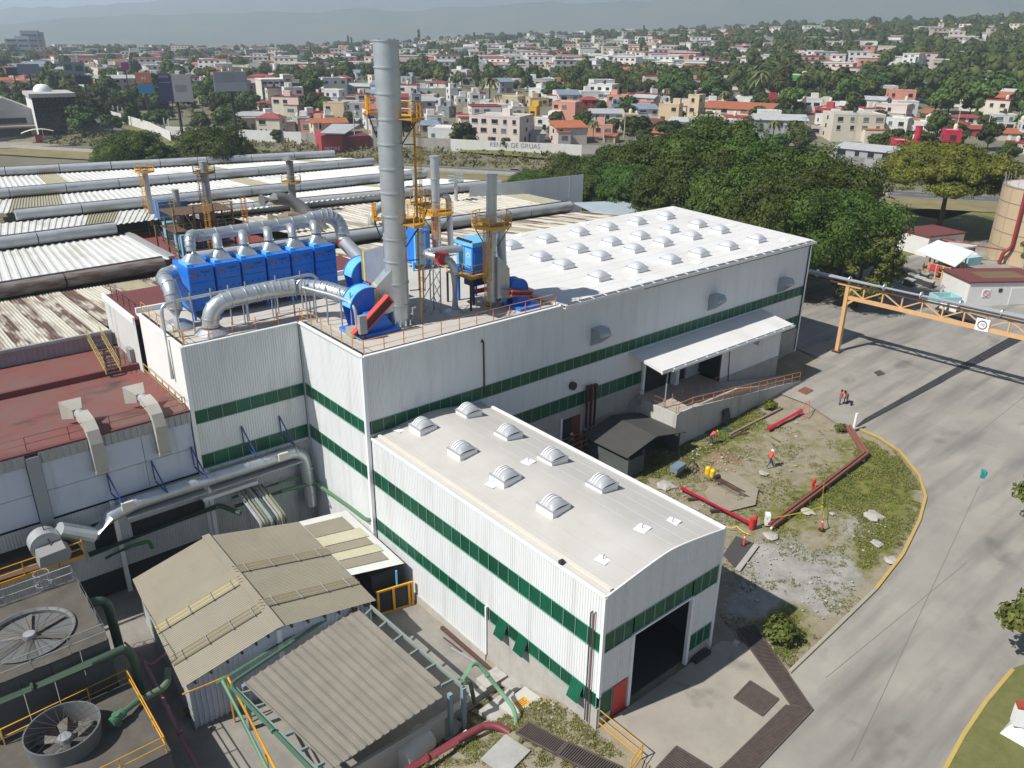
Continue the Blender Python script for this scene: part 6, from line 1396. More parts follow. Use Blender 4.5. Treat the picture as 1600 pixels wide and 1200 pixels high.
def delineator(u, v, lean, label):
 c = G(u, v); t = thing('traffic_post', label, 'traffic post', c); MB().lathe([(.26, 0), (.26, .06), (.1, .1)], c, 14).build('foot', black_rubber, t)
 MB().cyl(c + V(0, 0, .08), c + V(lean, 0, 1.15), .09, .06, 12).build('post', cone_m, t); MB().cyl(c + V(lean * .6, 0, .75), c + V(lean * .75, 0, .9), .078, n=12).build('white_band', white_trim, t)
delineator(1162, 853, 0, 'upright orange traffic post by the dark patch near the annex'); delineator(1284, 828, -.15, 'leaning orange traffic post on the dry grass')
def ytape(label, pts):
 t = thing('caution_tape', label, 'tape', pts[0]); mb = MB(); q = []
 for a, b in zip(pts, pts[1:]):
  for i in range(6): k = i / 6; q.append(a.lerp(b, k) + V(0, 0, -.35 * 4 * k * (1 - k) * .4))
 q.append(pts[-1])
 for a, b in zip(q, q[1:]): mb.beam(a, b, .01, .09, V(0, 0, 1))
 mb.build('tape', mat('caution_yellow', (.75, .66, .03), .6), t)
ytape('yellow caution tape strung from the hydrant trough to the leaning post', [gp3(1196, 822, .7), gp3(1283, 806, .9), gp3(1284, 828, .9)]); ytape('yellow caution tape trailing by the annex corner', [gp3(1135, 828, .3), gp3(1150, 830, .5), gp3(1170, 838, .2)])
ytape('yellow tape hanging down from the reddish trough', [gp3(1285, 768, .9), gp3(1284, 786, .5), gp3(1282, 806, .2)])
c = G(1128, 765); t = thing('pipe_rack', 'steel pipe rack carrying yellow tanks and lengths of pipe', 'rack', c); u = (G(1158, 782) - G(1105, 752)).normalized(); s = u.cross(V(0, 0, 1))
for k in (-2.0, -.7, .7, 2.0):
 for q in (-.35, .35): MB().cyl(c + u * k + s * q, c + u * k + s * q + V(0, 0, .75), .03, n=6).build('leg', faded_y, t)
for q in (-.35, .35): MB().tube([c + u * -2.1 + s * q + V(0, 0, .7), c + u * 2.1 + s * q + V(0, 0, .7)], .03, 6).build('side_rail', faded_y, t)
for q in range(5): MB().tube([c + u * (-1.0 + .1 * q) + s * (-.3 + .13 * q) + V(0, 0, .78), c + u * (2.2 - .15 * q) + s * (-.3 + .13 * q) + V(0, 0, .78)], .045, 6).build('pipe_length', rust, t)
for k in (-1.75, -1.2): MB().lathe([(.24, 0), (.24, .6), (.16, .7), (0, .72)], c + u * k + V(0, 0, .72), 14).build('yellow_tank', mat('tank_yellow', (.75, .48, .01), .4), t)
MB().cyl(c + u * -.7 + s * -.3 + V(0, 0, .9), c + u * -.7 + s * .3 + V(0, 0, .9), .2, n=12).build('motor', dark_steel, t)
c = G(1058, 742); t = thing('work_bench', 'small blue-grey work bench with hoses on the dirt', 'bench', c)
MB().obox(c + V(0, 0, .95), V(.75, .1, 0), V(-.05, .4, 0), V(0, 0, .06)).build('top', mat('bench_blue', (.16, .22, .27), .6), t)
MB().obox(c + V(0, 0, .7), V(.72, .1, 0), V(-.05, .36, 0), V(0, 0, .18)).build('body', MATS['bench_blue'], t)
for a in (-1, 1):
 for b in (-1, 1): q = c + V(.65 * a - .04 * b, .09 * a + .33 * b, 0); MB().cyl(q, q + V(0, 0, .9), .03, n=6).build('leg', dark_steel, t)
def hose(label, pts, r, m):
 t = thing('hose', label, 'hose', pts[0]); MB().tube(path(pts, 1.2, 5), r, 6).build('tube', m, t, True)
hose('dark hose coiled beside the work bench', [gp3(1072, 738, .05), gp3(1080, 722, .5), gp3(1088, 735, .4), gp3(1078, 742, .05), gp3(1070, 730, .3)], .04, black_rubber)
hose('black hose curving over the concrete pad by the rack', [gp3(1157, 768, .05), gp3(1165, 757, .05), gp3(1185, 763, .05), gp3(1192, 772, .05)], .04, black_rubber)
def plank(label, a, b, w, m, h=.06):
 p, q = gp3(*a, .05), gp3(*b, .05); t = thing('plank', label, 'plank', p); MB().beam(p, q, w, h, V(0, 0, 1)).build('board', m, t)
timber = mat('weathered_timber', (.28, .21, .13), .85, var=(.17, .13, .09), scale=2, amt=.8)
plank('long timber beam on the grass below the ramp wall', (1140, 680), (1222, 638), .22, timber, .18); plank('short board on the bare ground beside the hoses', (1165, 758), (1203, 772), .12, timber)
plank('dark steel angle lying near the bent worker', (1138, 684), (1170, 676), .12, rust); plank('second rusty bar in the pile near the worker', (1140, 686), (1168, 670), .14, rust)
plank('pale board on the dry grass', (1203, 681), (1218, 690), .15, timber); plank('green sheet strip leaning in the grass', (1130, 668), (1143, 676), .35, mat('dark_green_sheet', (.03, .07, .05), .6))
c = G(1137, 664); t = thing('dark_board', 'dark rounded board leaning against the ramp wall', 'board', c); MB().obox(c + V(0, .2, .8), V(.5, .02, 0), V(0, .25, .85).normalized() * .8, V(0, .05, -.015)).build('board', mat('dark_board', (.02, .025, .025), .6), t)
dirt_pad = [tuple(G(u, v).xy) for u, v in ((1100, 770), (1122, 745), (1150, 740), (1185, 765), (1180, 790), (1140, 800), (1108, 786))]
sheet('bare_pad', dirt_pad, mat('bare_pad', (.30, .265, .20), .95, var=(.23, .195, .145), scale=.9, amt=.8, bump=.3), .09, 2.)
stone_m = mat('pale_stone', (.42, .40, .36), .9, var=(.31, .29, .26), scale=2, amt=.7)
def rock(mb, c, r, seed):
 n, m_ = (7, 5) if r < .2 else (13, 8); vs = []
 for j in range(m_):
  ph = PI * (j + .5) / m_ - PI / 2
  for i in range(n):
   a = 2 * PI * i / n; d = V(math.cos(a) * math.cos(ph), math.sin(a) * math.cos(ph), math.sin(ph) * (.55 if r < .2 else .26))
   vs.append(V(*c) + d * r * (1 + .5 * pnoise(d * 1.7 + V(seed, seed * 2, 0)) + .12 * pnoise(d * 6)))
 mb.add(vs, [(j * n + i, j * n + (i + 1) % n, (j + 1) * n + (i + 1) % n, (j + 1) * n + i) for j in range(m_ - 1) for i in range(n)] + [tuple(range(n))[::-1], tuple(range((m_ - 1) * n, m_ * n))])
for i, (u, v, r, lab) in enumerate(((1193, 740, .42, 'single pale boulder near the walking worker'), (1366, 807, .8, 'large flat pale rock on the grass island'), (1370, 850, .5, 'pale rock at the edge of the grass near the kerb'), (1262, 800, .55, 'flat stone beside the white pipe'), (1040, 760, .8, 'grey rubble heap by the annex roof edge'), (1205, 838, .6, 'flat grey slab by the end of the trough'), (1392, 876, .5, 'small pale rock beside the kerb'), (1300, 803, .25, 'small stone on bare soil near the leaning post'))):
 c = G(u, v); mb = MB(); rock(mb, c + V(0, 0, .05), r, i * 3.1); t = thing('rock', lab, 'rock', c); mb.build('stone', stone_m, t)
mb = MB(); random.seed(5)
for (u0, v0, su, sv, n_) in ((1130, 718, 30, 18, 60), (1200, 870, 70, 35, 60), (1290, 930, 60, 40, 40), (1070, 780, 50, 22, 60), (1370, 815, 25, 30, 20), (870, 1090, 45, 30, 90), (1220, 700, 90, 40, 40), (1160, 900, 30, 60, 40), (1080, 700, 30, 20, 60)):
 for k in range(n_):
  c = G(random.gauss(u0, su * .6), random.gauss(v0, sv * .6))
  if c.x > 12 or c.y < -24 or c.x < .1: rock(mb, c, random.uniform(.02, .10) * (1.6 if random.random() < .1 else 1), k * 1.3)
tag(mb.build('rubble', stone_m), kind='stuff')
gm1 = mat('grass_blade', (.115, .15, .022), .8, var=(.24, .21, .06), scale=.35, amt=.8, isl=.35)
def tufts():
 vs, fs = [], []; random.seed(11)
 allp = [grass_in] + strong + strong + strong
 boxes = [(min(p[0] for p in q), max(p[0] for p in q), min(p[1] for p in q), max(p[1] for p in q)) for q in allp]
 area = [(b[1] - b[0]) * (b[3] - b[2]) for b in boxes]
 for q, b, a in zip(allp, boxes, area):
  for k in range(int(min(a, 800) * 26)):
   x, y = random.uniform(b[0], b[1]), random.uniform(b[2], b[3])
   if not inpoly(x, y, q) or (0.1 < x < 11 and y > -24.5 and y < 0) or (.3 < x < 12 and y < -23.5): continue
   if pnoise(V(x * .35, y * .35, 7)) + .5 * pnoise(V(x * 1.3, y * 1.3, 2)) < (.10 if q is grass_in else -.22): continue
   z = ground_h(x, y) - .03; h = random.uniform(.04, .12);
   for j in range(4):
    a_ = random.uniform(0, 2 * PI); w = random.uniform(.025, .06); c, s = math.cos(a_), math.sin(a_); ox, oy = x + random.uniform(-.12, .12), y + random.uniform(-.12, .12)
    n = len(vs); vs += [(ox - s * w, oy + c * w, z), (ox + s * w, oy - c * w, z), (ox + c * h * .6, oy + s * h * .6, z + h)]; fs.append((n, n + 1, n + 2))
 me = bpy.data.meshes.new('grass'); me.from_pydata(vs, [], fs); me.materials.append(gm1); o = bpy.data.objects.new('grass', me); COL.objects.link(o); tag(o, kind='stuff')
tufts()
dk = mat('dark_roof_felt', (.045, .045, .045), .85, var=(.08, .075, .07), scale=.6, amt=.6); dsl = mat('dark_slats', (.10, .11, .11), .7, var=(.06, .06, .06), scale=2, amt=.6)
ds = thing('dark_shelter', 'low dark gable-roofed shelter with slatted sides between annex and dock', 'shelter', (26, -3.5, .6))
ez, rz2 = 3.0, 3.75
rn, rf = P(967, 660, rz2), P(982, 648, rz2)
rr0, rr1 = P(966, 661, rz2), P(1030, 644, rz2)
pA, pB, pC, pD, pE, pF = P(908, 653, ez), P(967, 700, ez), P(969, 660, rz2), P(985, 646, rz2), P(1038, 671, ez), P(1000, 655, ez)
y0_, y1_ = -6.6, -1.0; xl, xm, xr = 21.8, 25.2, 29.0
MB().prism([(xl - .4, y0_, ez - .15), (xm, y0_, rz2), (xm, y1_, rz2), (xl - .4, y1_, ez - .15)], V(0, 0, .07)).build('roof', dk, ds); MB().prism([(xm + .02, y0_, rz2), (xr + .4, y0_, ez - .15), (xr + .4, y1_, ez - .15), (xm + .02, y1_, rz2)], V(0, 0, .07)).build('roof', dk, ds)
for k in range(9):
 z = .75 + k * .19; MB().box((xl, y0_ + .15, z), (xl + 1.9, y0_ + .2, z + .15)).build('slat', dsl, ds); MB().box((xr - .3, y0_ + .2, z + .1), (xr - .25, y1_ - 1.5, z + .25)).build('slat', dsl, ds); MB().box((xl, y0_ + .2, z), (xl + .05, y1_, z + .15)).build('slat', dsl, ds)
for x in (xl, xl + 1.95, xr - .3):
 for y in (y0_ + .2, y1_ - .2): MB().box((x - .06, y - .06, .3), (x + .06, y + .06, ez - .05)).build('post', dsl, ds)
MB().box((xl + .1, y1_ - .2, .6), (xr - .3, y1_ - .1, ez - .2)).build('back_wall', dark_void, ds)
slab_on(925, 715, 2.0, 1.4, .2, .2, concrete, 'concrete_slab', 'pale slab at the corner of the dark shelter', 'slab')
t = thing('red_tank', 'dark red machine parts under the stairs beside the dark shelter', 'machine', (20, -3, .6)); MB().cyl((19.2, -3, 1.3), (20.8, -3, 1.3), .5, n=14).box((19.2, -3.4, .4), (20.8, -2.6, .9)).build('body', MATS['dark_red_pipe'], t)
cream = mat('cream_orange_paint', (.66, .40, .19), .5, var=(.52, .30, .14), scale=1.2, amt=.6)
bz = 2.6
pb0 = P(1308, 548, bz); pbz = 8.6; tb0 = V(pb0.x, pb0.y, 0)
b_end = P(1600, 498, 9.6); a_top = P(1322, 440, pbz)
for _ in range(3): pass
ptop = V(pb0.x, pb0.y, 0)
def z_at(p, v):
 lo_, hi_ = 0, 40
 for _ in range(40):
  m_ = (lo_ + hi_) / 2; d = V(p.x, p.y, m_) - CAM
  if 600 - FPX * d.dot(UP) / d.dot(FW) > v: lo_ = m_
  else: hi_ = m_
 return lo_
zpipe = z_at(pb0, 440); zchord = z_at(pb0, 463)
q1 = P(1640, 508, zpipe); dirb = (V(q1.x, q1.y, 0) - V(pb0.x, pb0.y, 0)).normalized()
pbr = thing('pipe_bridge', 'cream steel truss pipe bridge carrying a silver pipe across the yard', 'pipe bridge', pb0)
def bp(s, z, off=0.): return V(pb0.x, pb0.y, 0) + dirb * s + V(-dirb.y, dirb.x, 0) * off + V(0, 0, z)
LB = (V(q1.x, q1.y, 0) - V(pb0.x, pb0.y, 0)).length
MB().tube([bp(-14, zpipe + .15), bp(LB + 6, zpipe + .2)], .42, 14).build('insulated_pipe', mat('bright_cladding', (.66, .69, .72), .3, .45, var=(.55, .58, .61), scale=2, amt=.4), pbr, True)
for k in range(-3, int(LB / 3)): MB().ring(bp(k * 4, zpipe + .2), dirb, .42, .08, .02, 14).build('pipe_band', galv, pbr)
MB().beam(bp(-14, zpipe - .35), bp(LB + 6, zpipe - .35), .35, .12, V(0, 0, 1)).build('top_chord', rust, pbr)
MB().tube([bp(-14, zpipe - .2, .5), bp(LB + 6, zpipe - .2, .5)], .1, 8).build('brown_pipe', rb, pbr)
MB().beam(bp(0, zchord - .1), bp(LB + 6, zchord - .1), .3, .42, V(0, 0, 1)).build('bottom_chord', cream, pbr)
zt2, zb2 = zpipe - .42, zchord + .1; st_ = 2.15
for k in range(int(LB / st_) + 1):
 s0 = .8 + k * st_
 MB().beam(bp(s0 + st_ * .5, zb2), bp(s0 + st_ * .5, zt2), .14).build('vertical', cream, pbr)
 if k % 2: MB().beam(bp(s0 - st_ * .5, zb2), bp(s0 + st_ * .5, zt2), .13).build('diagonal', cream, pbr)
 else: MB().beam(bp(s0 - st_ * .5, zt2), bp(s0 + st_ * .5, zb2), .13).build('diagonal', cream, pbr)
MB().beam(bp(0, bz), bp(0, zpipe - .4), .42, .5).build('post', cream, pbr); MB().obox(bp(0, bz + .03), V(.5, 0, 0), V(0, .5, 0), V(0, 0, .05)).build('base_plate', rust, pbr)
MB().beam(bp(0, zchord - 1), bp(1., zchord - .1), .25).beam(bp(0, zpipe - 1.2), bp(.8, zpipe - .4), .25).build('gusset', cream, pbr); MB().beam(bp(-1.2, zpipe - .45), bp(1.6, zpipe - .45), .6, .12, V(0, 0, 1)).build('cap_plate', cream, pbr)
sg = z_at
def onb(u):
 lo_, hi_ = 0, LB + 5
 for _ in range(40):
  m_ = (lo_ + hi_) / 2; d = bp(m_, zchord) - CAM
  if 800 + FPX * d.dot(RT) / d.dot(FW) < u: lo_ = m_
  else: hi_ = m_
 return lo_
s5 = onb(1535); c = bp(s5, zchord + .35, -.24); rz5 = math.atan2(dirb.y, dirb.x)
sn = thing('speed_sign', 'white square sign with a round prohibition symbol on the pipe bridge', 'sign', c)
MB().obox(c, dirb * .65, V(-dirb.y, dirb.x, 0) * .02, V(0, 0, .65)).build('plate', white_trim, sn)
mb = MB(); nrm = V(dirb.y, -dirb.x, 0)
for i in range(20):
 a, b = 2 * PI * i / 20, 2 * PI * (i + 1) / 20; mb.beam(c + nrm * .03 + (dirb * math.cos(a) + V(0, 0, math.sin(a))) * .42, c + nrm * .03 + (dirb * math.cos(b) + V(0, 0, math.sin(b))) * .42, .07)
mb.build('ring_mark', dark_steel, sn); text('10', .45, dark_steel, 'numeral', sn, c + nrm * .03, (PI / 2, 0, rz5))
tb_ = mat('tank_beige', (.50, .39, .255), .55, var=(.43, .335, .22), scale=.5, amt=.6); streak(tb_, (.3, .22, .14), (1, 1, .15), .35)
tc = P(1640, 410, 2.6); tk = thing('storage_tank', 'tall beige cylindrical storage tank at the right edge', 'tank', tc)
TR = 8.6; dv = (V(tc.x, tc.y, 0) - V(CAM.x, CAM.y, 0)).normalized(); left = P(1541, 395, 2.6); tc = left + V(dv.y, -dv.x, 0) * TR; tc.z = 2.6
TH = z_at(tc + V(-dv.y, dv.x, 0) * TR, 285) - 2.6
n = 40;
for k in range(5):
 z0_, z1_ = 2.6 + TH * k / 5, 2.6 + TH * (k + 1) / 5
 mb = MB(); vs = [(tc.x + TR * math.cos(2 * PI * i / n), tc.y + TR * math.sin(2 * PI * i / n), z) for z in (z0_ + .02, z1_ - .02) for i in range(n)]
 mb.add(vs, [(i, (i + 1) % n, n + (i + 1) % n, n + i) for i in range(n)]).build('shell_course', tb_, tk, True)
 MB().lathe([(TR, -.06), (TR + .05, -.05), (TR + .05, .05), (TR, .06)], (tc.x, tc.y, z1_), n).build('hoop', mat('tank_seam', (.25, .2, .15), .7), tk, True)
sm_ = MB()
for i in range(20): a = 2 * PI * i / 20; q = tc + V(math.cos(a), math.sin(a), 0) * (TR + .01); sm_.beam(q, q + V(0, 0, TH), .05)
tag(sm_.build('seam', MATS['tank_seam'], tk), kind='stuff')
MB().lathe([(TR, 0), (TR * .5, .45), (0, .6)], (tc.x, tc.y, 2.6 + TH), n).build('roof', mat('tank_top', (.52, .46, .42), .7), tk, True)
rl = MB()
for i in range(24): a = 2 * PI * i / 24; q = tc + V(math.cos(a), math.sin(a), 0) * (TR - .1) + V(0, 0, TH); rl.cyl(q, q + V(0, 0, 1.6), .04, n=5)
tag(rl.build('roof_stanchion', galv_dull, tk), kind='stuff')
q = tc - V(dv.x, dv.y, 0) * TR; side = V(-dv.y, dv.x, 0)
r1_, rr_ = tc + side * TR * .55 - V(dv.x, dv.y, 0) * TR * .86, 0
MB().tube(path([r1_ + V(.6, .2, TH + .3) + V(dv.x, dv.y, 0) * 1.5, r1_ + V(0, 0, TH + 1.2) + V(dv.x, dv.y, 0) * 1.2, r1_ + V(0, 0, TH + 1.1) - V(dv.x, dv.y, 0) * .3, r1_ + V(0, 0, 2.8) - V(dv.x, dv.y, 0) * .3, r1_ + side * 1.0 + V(0, 0, 2.2) - V(dv.x, dv.y, 0) * .4, r1_ + side * 1.2 + V(0, 0, .1) - V(dv.x, dv.y, 0) * .4], .7, 5), .28, 10).build('red_pipe', mat('tank_red_pipe', (.24, .03, .03), .5), tk, True)
MB().tube([r1_ + side * .3 + V(0, 0, 2.4) - V(dv.x, dv.y, 0) * .4, r1_ + side * 6 + V(0, 0, 2.6) - V(dv.x, dv.y, 0) * .2, r1_ + side * 15 + V(0, 0, 3.0)], .2, 8).build('red_pipe', MATS['tank_red_pipe'], tk)
sgp = q + side * 1.2; MB().obox(sgp + V(0, 0, 4.2) - V(dv.x, dv.y, 0) * .15, side * .8, V(dv.x, dv.y, 0) * .03, V(0, 0, .6)).build('sign_plate', white_trim, tk)
for w_ in (2.1, 2.7): MB().beam(q + side * w_ - V(dv.x, dv.y, 0) * .2, q + side * w_ - V(dv.x, dv.y, 0) * .2 + V(0, 0, TH), .06).build('ladder_stile', galv_dull, tk)
for k in range(26): MB().beam(q + side * 2.1 - V(dv.x, dv.y, 0) * .2 + V(0, 0, .4 * k + .3), q + side * 2.7 - V(dv.x, dv.y, 0) * .2 + V(0, 0, .4 * k + .3), .05).build('ladder_rung', galv_dull, tk)
def hut(name, label, u, v, w, d, h, rz, wall_m, roof_m, cat='hut', over=.2, bits=()):
 c = P(u, v, 2.6); t = thing(name, label, cat, c); ux, uy = V(math.cos(rz), math.sin(rz), 0), V(-math.sin(rz), math.cos(rz), 0); ct = c + uy * d / 2 + ux * w / 2
 MB().obox(ct + V(0, 0, h / 2), ux * w / 2, uy * d / 2, V(0, 0, h / 2)).build('wall', wall_m, t); MB().obox(ct + V(0, 0, h + .12), ux * (w / 2 + over), uy * (d / 2 + over), V(0, 0, .12)).build('roof', roof_m, t)
 for (x, z, ww, hh, m_, nm) in bits: MB().obox(c + ux * x + V(0, 0, z) - uy * .03, ux * ww / 2, uy * .04, V(0, 0, hh / 2)).build(nm, m_, t)
 return t, c, ux, uy
pale_w = mat('hut_white', (.70, .69, .66), .7, var=(.58, .57, .54), scale=.8, amt=.6); aqua = mat('aqua_paint', (.32, .58, .60), .6)
t, c, ux, uy = hut('white_hut', 'white hut with dark red roof behind the pipe bridge at the right', 1508, 478, 11.5, 6.5, 3.3, -.62, pale_w, maroon, bits=((2.6, 1.8, 1.1, 1.1, mat('sign_white', (.75, .75, .74), .5), 'sign_plate'), (4.6, 2.2, .5, .5, dark_steel, 'vent'), (8, 1.3, 3.6, 2.4, mat('hut_shutter', (.62, .61, .58), .6), 'shutter')))
mb = MB()
for i in range(14): a, b = 2 * PI * i / 14, 2 * PI * (i + 1) / 14; mb.beam(c + ux * (2.6 + .4 * math.cos(a)) - uy * .09 + V(0, 0, 1.8 + .4 * math.sin(a)), c + ux * (2.6 + .4 * math.cos(b)) - uy * .09 + V(0, 0, 1.8 + .4 * math.sin(b)), .05)
mb.beam(c + ux * 2.35 - uy * .09 + V(0, 0, 2.05), c + ux * 2.85 - uy * .09 + V(0, 0, 1.55), .05).build('no_smoking_ring', red_paint, t)
MB().obox(c + ux * 6 + uy * 3 + V(0, 0, 3.56), ux * 3.2, uy * 1.7, V(0, 0, .02)).build('roof_stain', brass, t)
bn = thing('aqua_basin', 'pale aqua open basin beside the white hut', 'basin', c - ux * 3); cc = c - ux * 2.2 + uy * 1.5
for s, e in ((ux * 1.6, uy * 1.2),):
 for k in (-1, 1): MB().obox(cc + s * k + V(0, 0, .6), ux * .1, e, V(0, 0, .6)).build('side', aqua, bn); MB().obox(cc + e * k + V(0, 0, .6), s, uy * .1, V(0, 0, .6)).build('side', aqua, bn)
t, c, ux, uy = hut('white_hut', 'smaller white hut with dark red roof beside the big tree', 1446, 402, 8.5, 6.5, 3.4, -.28, pale_w, maroon, bits=((5.5, 1.8, 1.4, 1.5, mat('hut_window', (.05, .06, .06), .2), 'window'), (5.5, 2.7, 1.7, .15, mat('hut_awning', (.6, .58, .45), .6), 'awning')))
t, c2, ux, uy = hut('tank_shelter', 'open shelter with grey roof over a white tank beside the smaller hut', 1490, 412, 4.5, 3.5, 2.4, -.28, mat('shelter_dark', (.18, .18, .19), .8), mat('shelter_roof', (.55, .55, .52), .6)); MB().cyl(c2 + ux * .7 - uy * .7 + V(0, 0, 1.0), c2 + ux * 3.7 - uy * .7 + V(0, 0, 1.0), .75, n=16).build('white_tank', pale_w, t, True)
bb = thing('aqua_box', 'light blue walled bund beside the yellow cage', 'basin', P(1520, 415, 2.6)); cc = P(1513, 413, 2.6); MB().obox(cc + V(0, 0, .7), ux * 1.6, uy * 1.0, V(0, 0, .7)).build('wall', aqua, bb)
cg = thing('gas_cage', 'yellow mesh cage with white sheet roof under the big trees', 'cage', P(1460, 440, 2.6)); c = P(1440, 430, 2.6); d1 = (P(1480, 441, 2.6) - c).normalized(); d2 = (P(1505, 425, 2.6) - P(1480, 441, 2.6)).normalized(); Lc, Wc = (P(1480, 441, 2.6) - c).length, (P(1505, 425, 2.6) - P(1480, 441, 2.6)).length
for i in range(5):
 for j in range(4):
  if i in (0, 4) or j in (0, 3): q = c + d1 * Lc * i / 4 + d2 * Wc * j / 3; MB().box((q.x - .1, q.y - .1, 2.6), (q.x + .1, q.y + .1, 4.9)).build('post', MATS['cream_orange_paint'], cg)
for z in (2.8, 3.8, 4.8):
 for a, b in ((c, c + d1 * Lc), (c + d1 * Lc, c + d1 * Lc + d2 * Wc), (c + d2 * Wc, c + d1 * Lc + d2 * Wc)): MB().beam(V(a.x, a.y, z), V(b.x, b.y, z), .1).build('rail', MATS['cream_orange_paint'], cg)
MB().obox(c + d1 * Lc * .75 + d2 * Wc * .5 + V(0, 0, .9), d1 * Lc * .2, d2 * Wc * .4, V(0, 0, .9)).build('stored_goods', mat('wood_brown', (.22, .12, .05), .8), cg); MB().obox(c + d1 * Lc * .4 - d2 * .06 + V(0, 0, 1.6), d1 * .9, d2 * .04, V(0, 0, .5)).build('red_notice', mat('notice_red', (.5, .05, .07), .6), cg)
ro = MB(); e = [c + d1 * -2.6 + d2 * 2 + V(0, 0, 2.9), c + d1 * (Lc + .8) + d2 * -.3 + V(0, 0, 2.6), c + d1 * (Lc + .8) + d2 * (Wc + .8) + V(0, 0, 3.3), c + d1 * -1.5 + d2 * (Wc + 1.6) + V(0, 0, 3.6)]; ro.prism(e, V(0, 0, .1)).build('roof_sheet', mat('white_awning_sheet', (.72, .74, .77), .5), cg)
blk = mat('dark_plastic', (.05, .05, .055), .6); ltp = mat('pale_lid', (.42, .42, .38), .6)
for i, (u, v, lab) in enumerate(((1420, 446, 'leftmost dark pallet box in the front row'), (1436, 443, 'dark pallet box with pale lid in the middle of the row'), (1450, 448, 'rightmost dark pallet box near the yellow cage'), (1426, 438, 'dark pallet box behind the front row'), (1442, 436, 'dark pallet box farthest back beside the cage'), (1397, 434, 'pale lidded pallet box left of the row'))):
 c = P(u, v, 2.6); t = thing('pallet_box', lab, 'crate', c, 'dark pallet boxes under the trees'); MB().obox(c + V(0, 0, .45), d1 * .8, d2 * .6, V(0, 0, .45)).build('box', blk, t); MB().obox(c + V(0, 0, .95), d1 * .84, d2 * .64, V(0, 0, .05)).build('lid', ltp, t)
c = P(1372, 438, 2.6); t = thing('wooden_crate', 'orange-brown wooden crate under the trees', 'crate', c); MB().obox(c + V(0, 0, .6), d1 * 1.3, d2 * 1.0, V(0, 0, .6)).build('box', mat('crate_wood', (.42, .25, .09), .8), t); MB().obox(c + V(0, 0, 1.22), d1 * 1.1, d2 * .8, V(0, 0, .02)).build('contents', mat('crate_inside', (.3, .12, .08), .8), t)
for i, (u, v) in enumerate(((1386, 434), (1405, 430), (1412, 428))): c = P(u, v, 2.6); t = thing('debris_heap', ('left', 'middle', 'right')[i] + ' heap of grey wrapped goods behind the crates', 'heap'); mb = MB(); rock(mb, c + V(0, 0, .4), 1.1, i * 2.2); mb.build('bundle', mat('grey_bundle', (.2, .19, .17), .8, var=(.1, .1, .1), scale=2, amt=.8), t)
c = P(1271, 432, 2.6); t = thing('white_boat_cover', 'small white covered object at the hall corner', 'cover'); mb = MB(); rock(mb, c, .9, 1.); mb.build('cover', pale_w, t)
c = P(1500, 500, 2.6); t = thing('trailer', 'low dark trailer with white boxes behind the pipe bridge', 'trailer', c); MB().obox(c + V(0, 0, .8), d1 * 3.5, d2 * 1.1, V(0, 0, .1)).build('bed', dark_steel, t)
for k in (-2.4, 2.4):
 for s in (-1, 1): w_ = c + d1 * k + d2 * s * 1.0 + V(0, 0, .45); MB().cyl(w_ - d2 * .15, w_ + d2 * .15, .45, n=16).build('wheel', black_rubber, t)
for k in (-2.6, -1.2): MB().obox(c + d1 * k + V(0, 0, 1.3), d1 * .5, d2 * .5, V(0, 0, .4)).build('white_box', pale_w, t)
c = G(1592, 1150); t = thing('white_bollard', 'white and red pedestal on a concrete foot in the lawn corner', 'pedestal', c); mb = MB(); a = [c + V(i * .75, j * .75, .1) for i, j in ((-1, -1), (1, -1), (1, 1), (-1, 1))]; b = [c + V(i * .4, j * .4, .9) for i, j in ((-1, -1), (1, -1), (1, 1), (-1, 1))]
mb.add(a + b, [(0, 1, 5, 4), (1, 2, 6, 5), (2, 3, 7, 6), (3, 0, 4, 7), (4, 5, 6, 7)]).build('foot', pale_w, t); MB().obox(c + V(-.2, 0, 1.6), V(.22, .15, 0), V(-.3, .45, 0), V(0, 0, .6)).build('box', white_trim, t); MB().obox(c + V(-.2, 0, 2.3), V(.22, .15, 0), V(-.3, .45, 0), V(0, 0, .1)).build('red_top', mat('brick_red', (.35, .06, .03), .6), t); MB().cyl(c + V(.3, 0, .9), c + V(.3, 0, 2.1), .2, n=10).build('green_pillar', dark_green_pipe, t)
c = G(1537, 744); t = thing('teal_litter', 'small teal scrap of sheet lying on the road', 'scrap', c); MB().obox(c + V(0, 0, .1), V(.55, .1, .05), V(-.1, .2, .1), V(0, 0, .02)).obox(c + V(.4, .2, .2), V(.25, .1, .1), V(-.05, .2, 0), V(0, 0, .02)).build('sheet', mat('teal', (.02, .22, .22), .5), t)
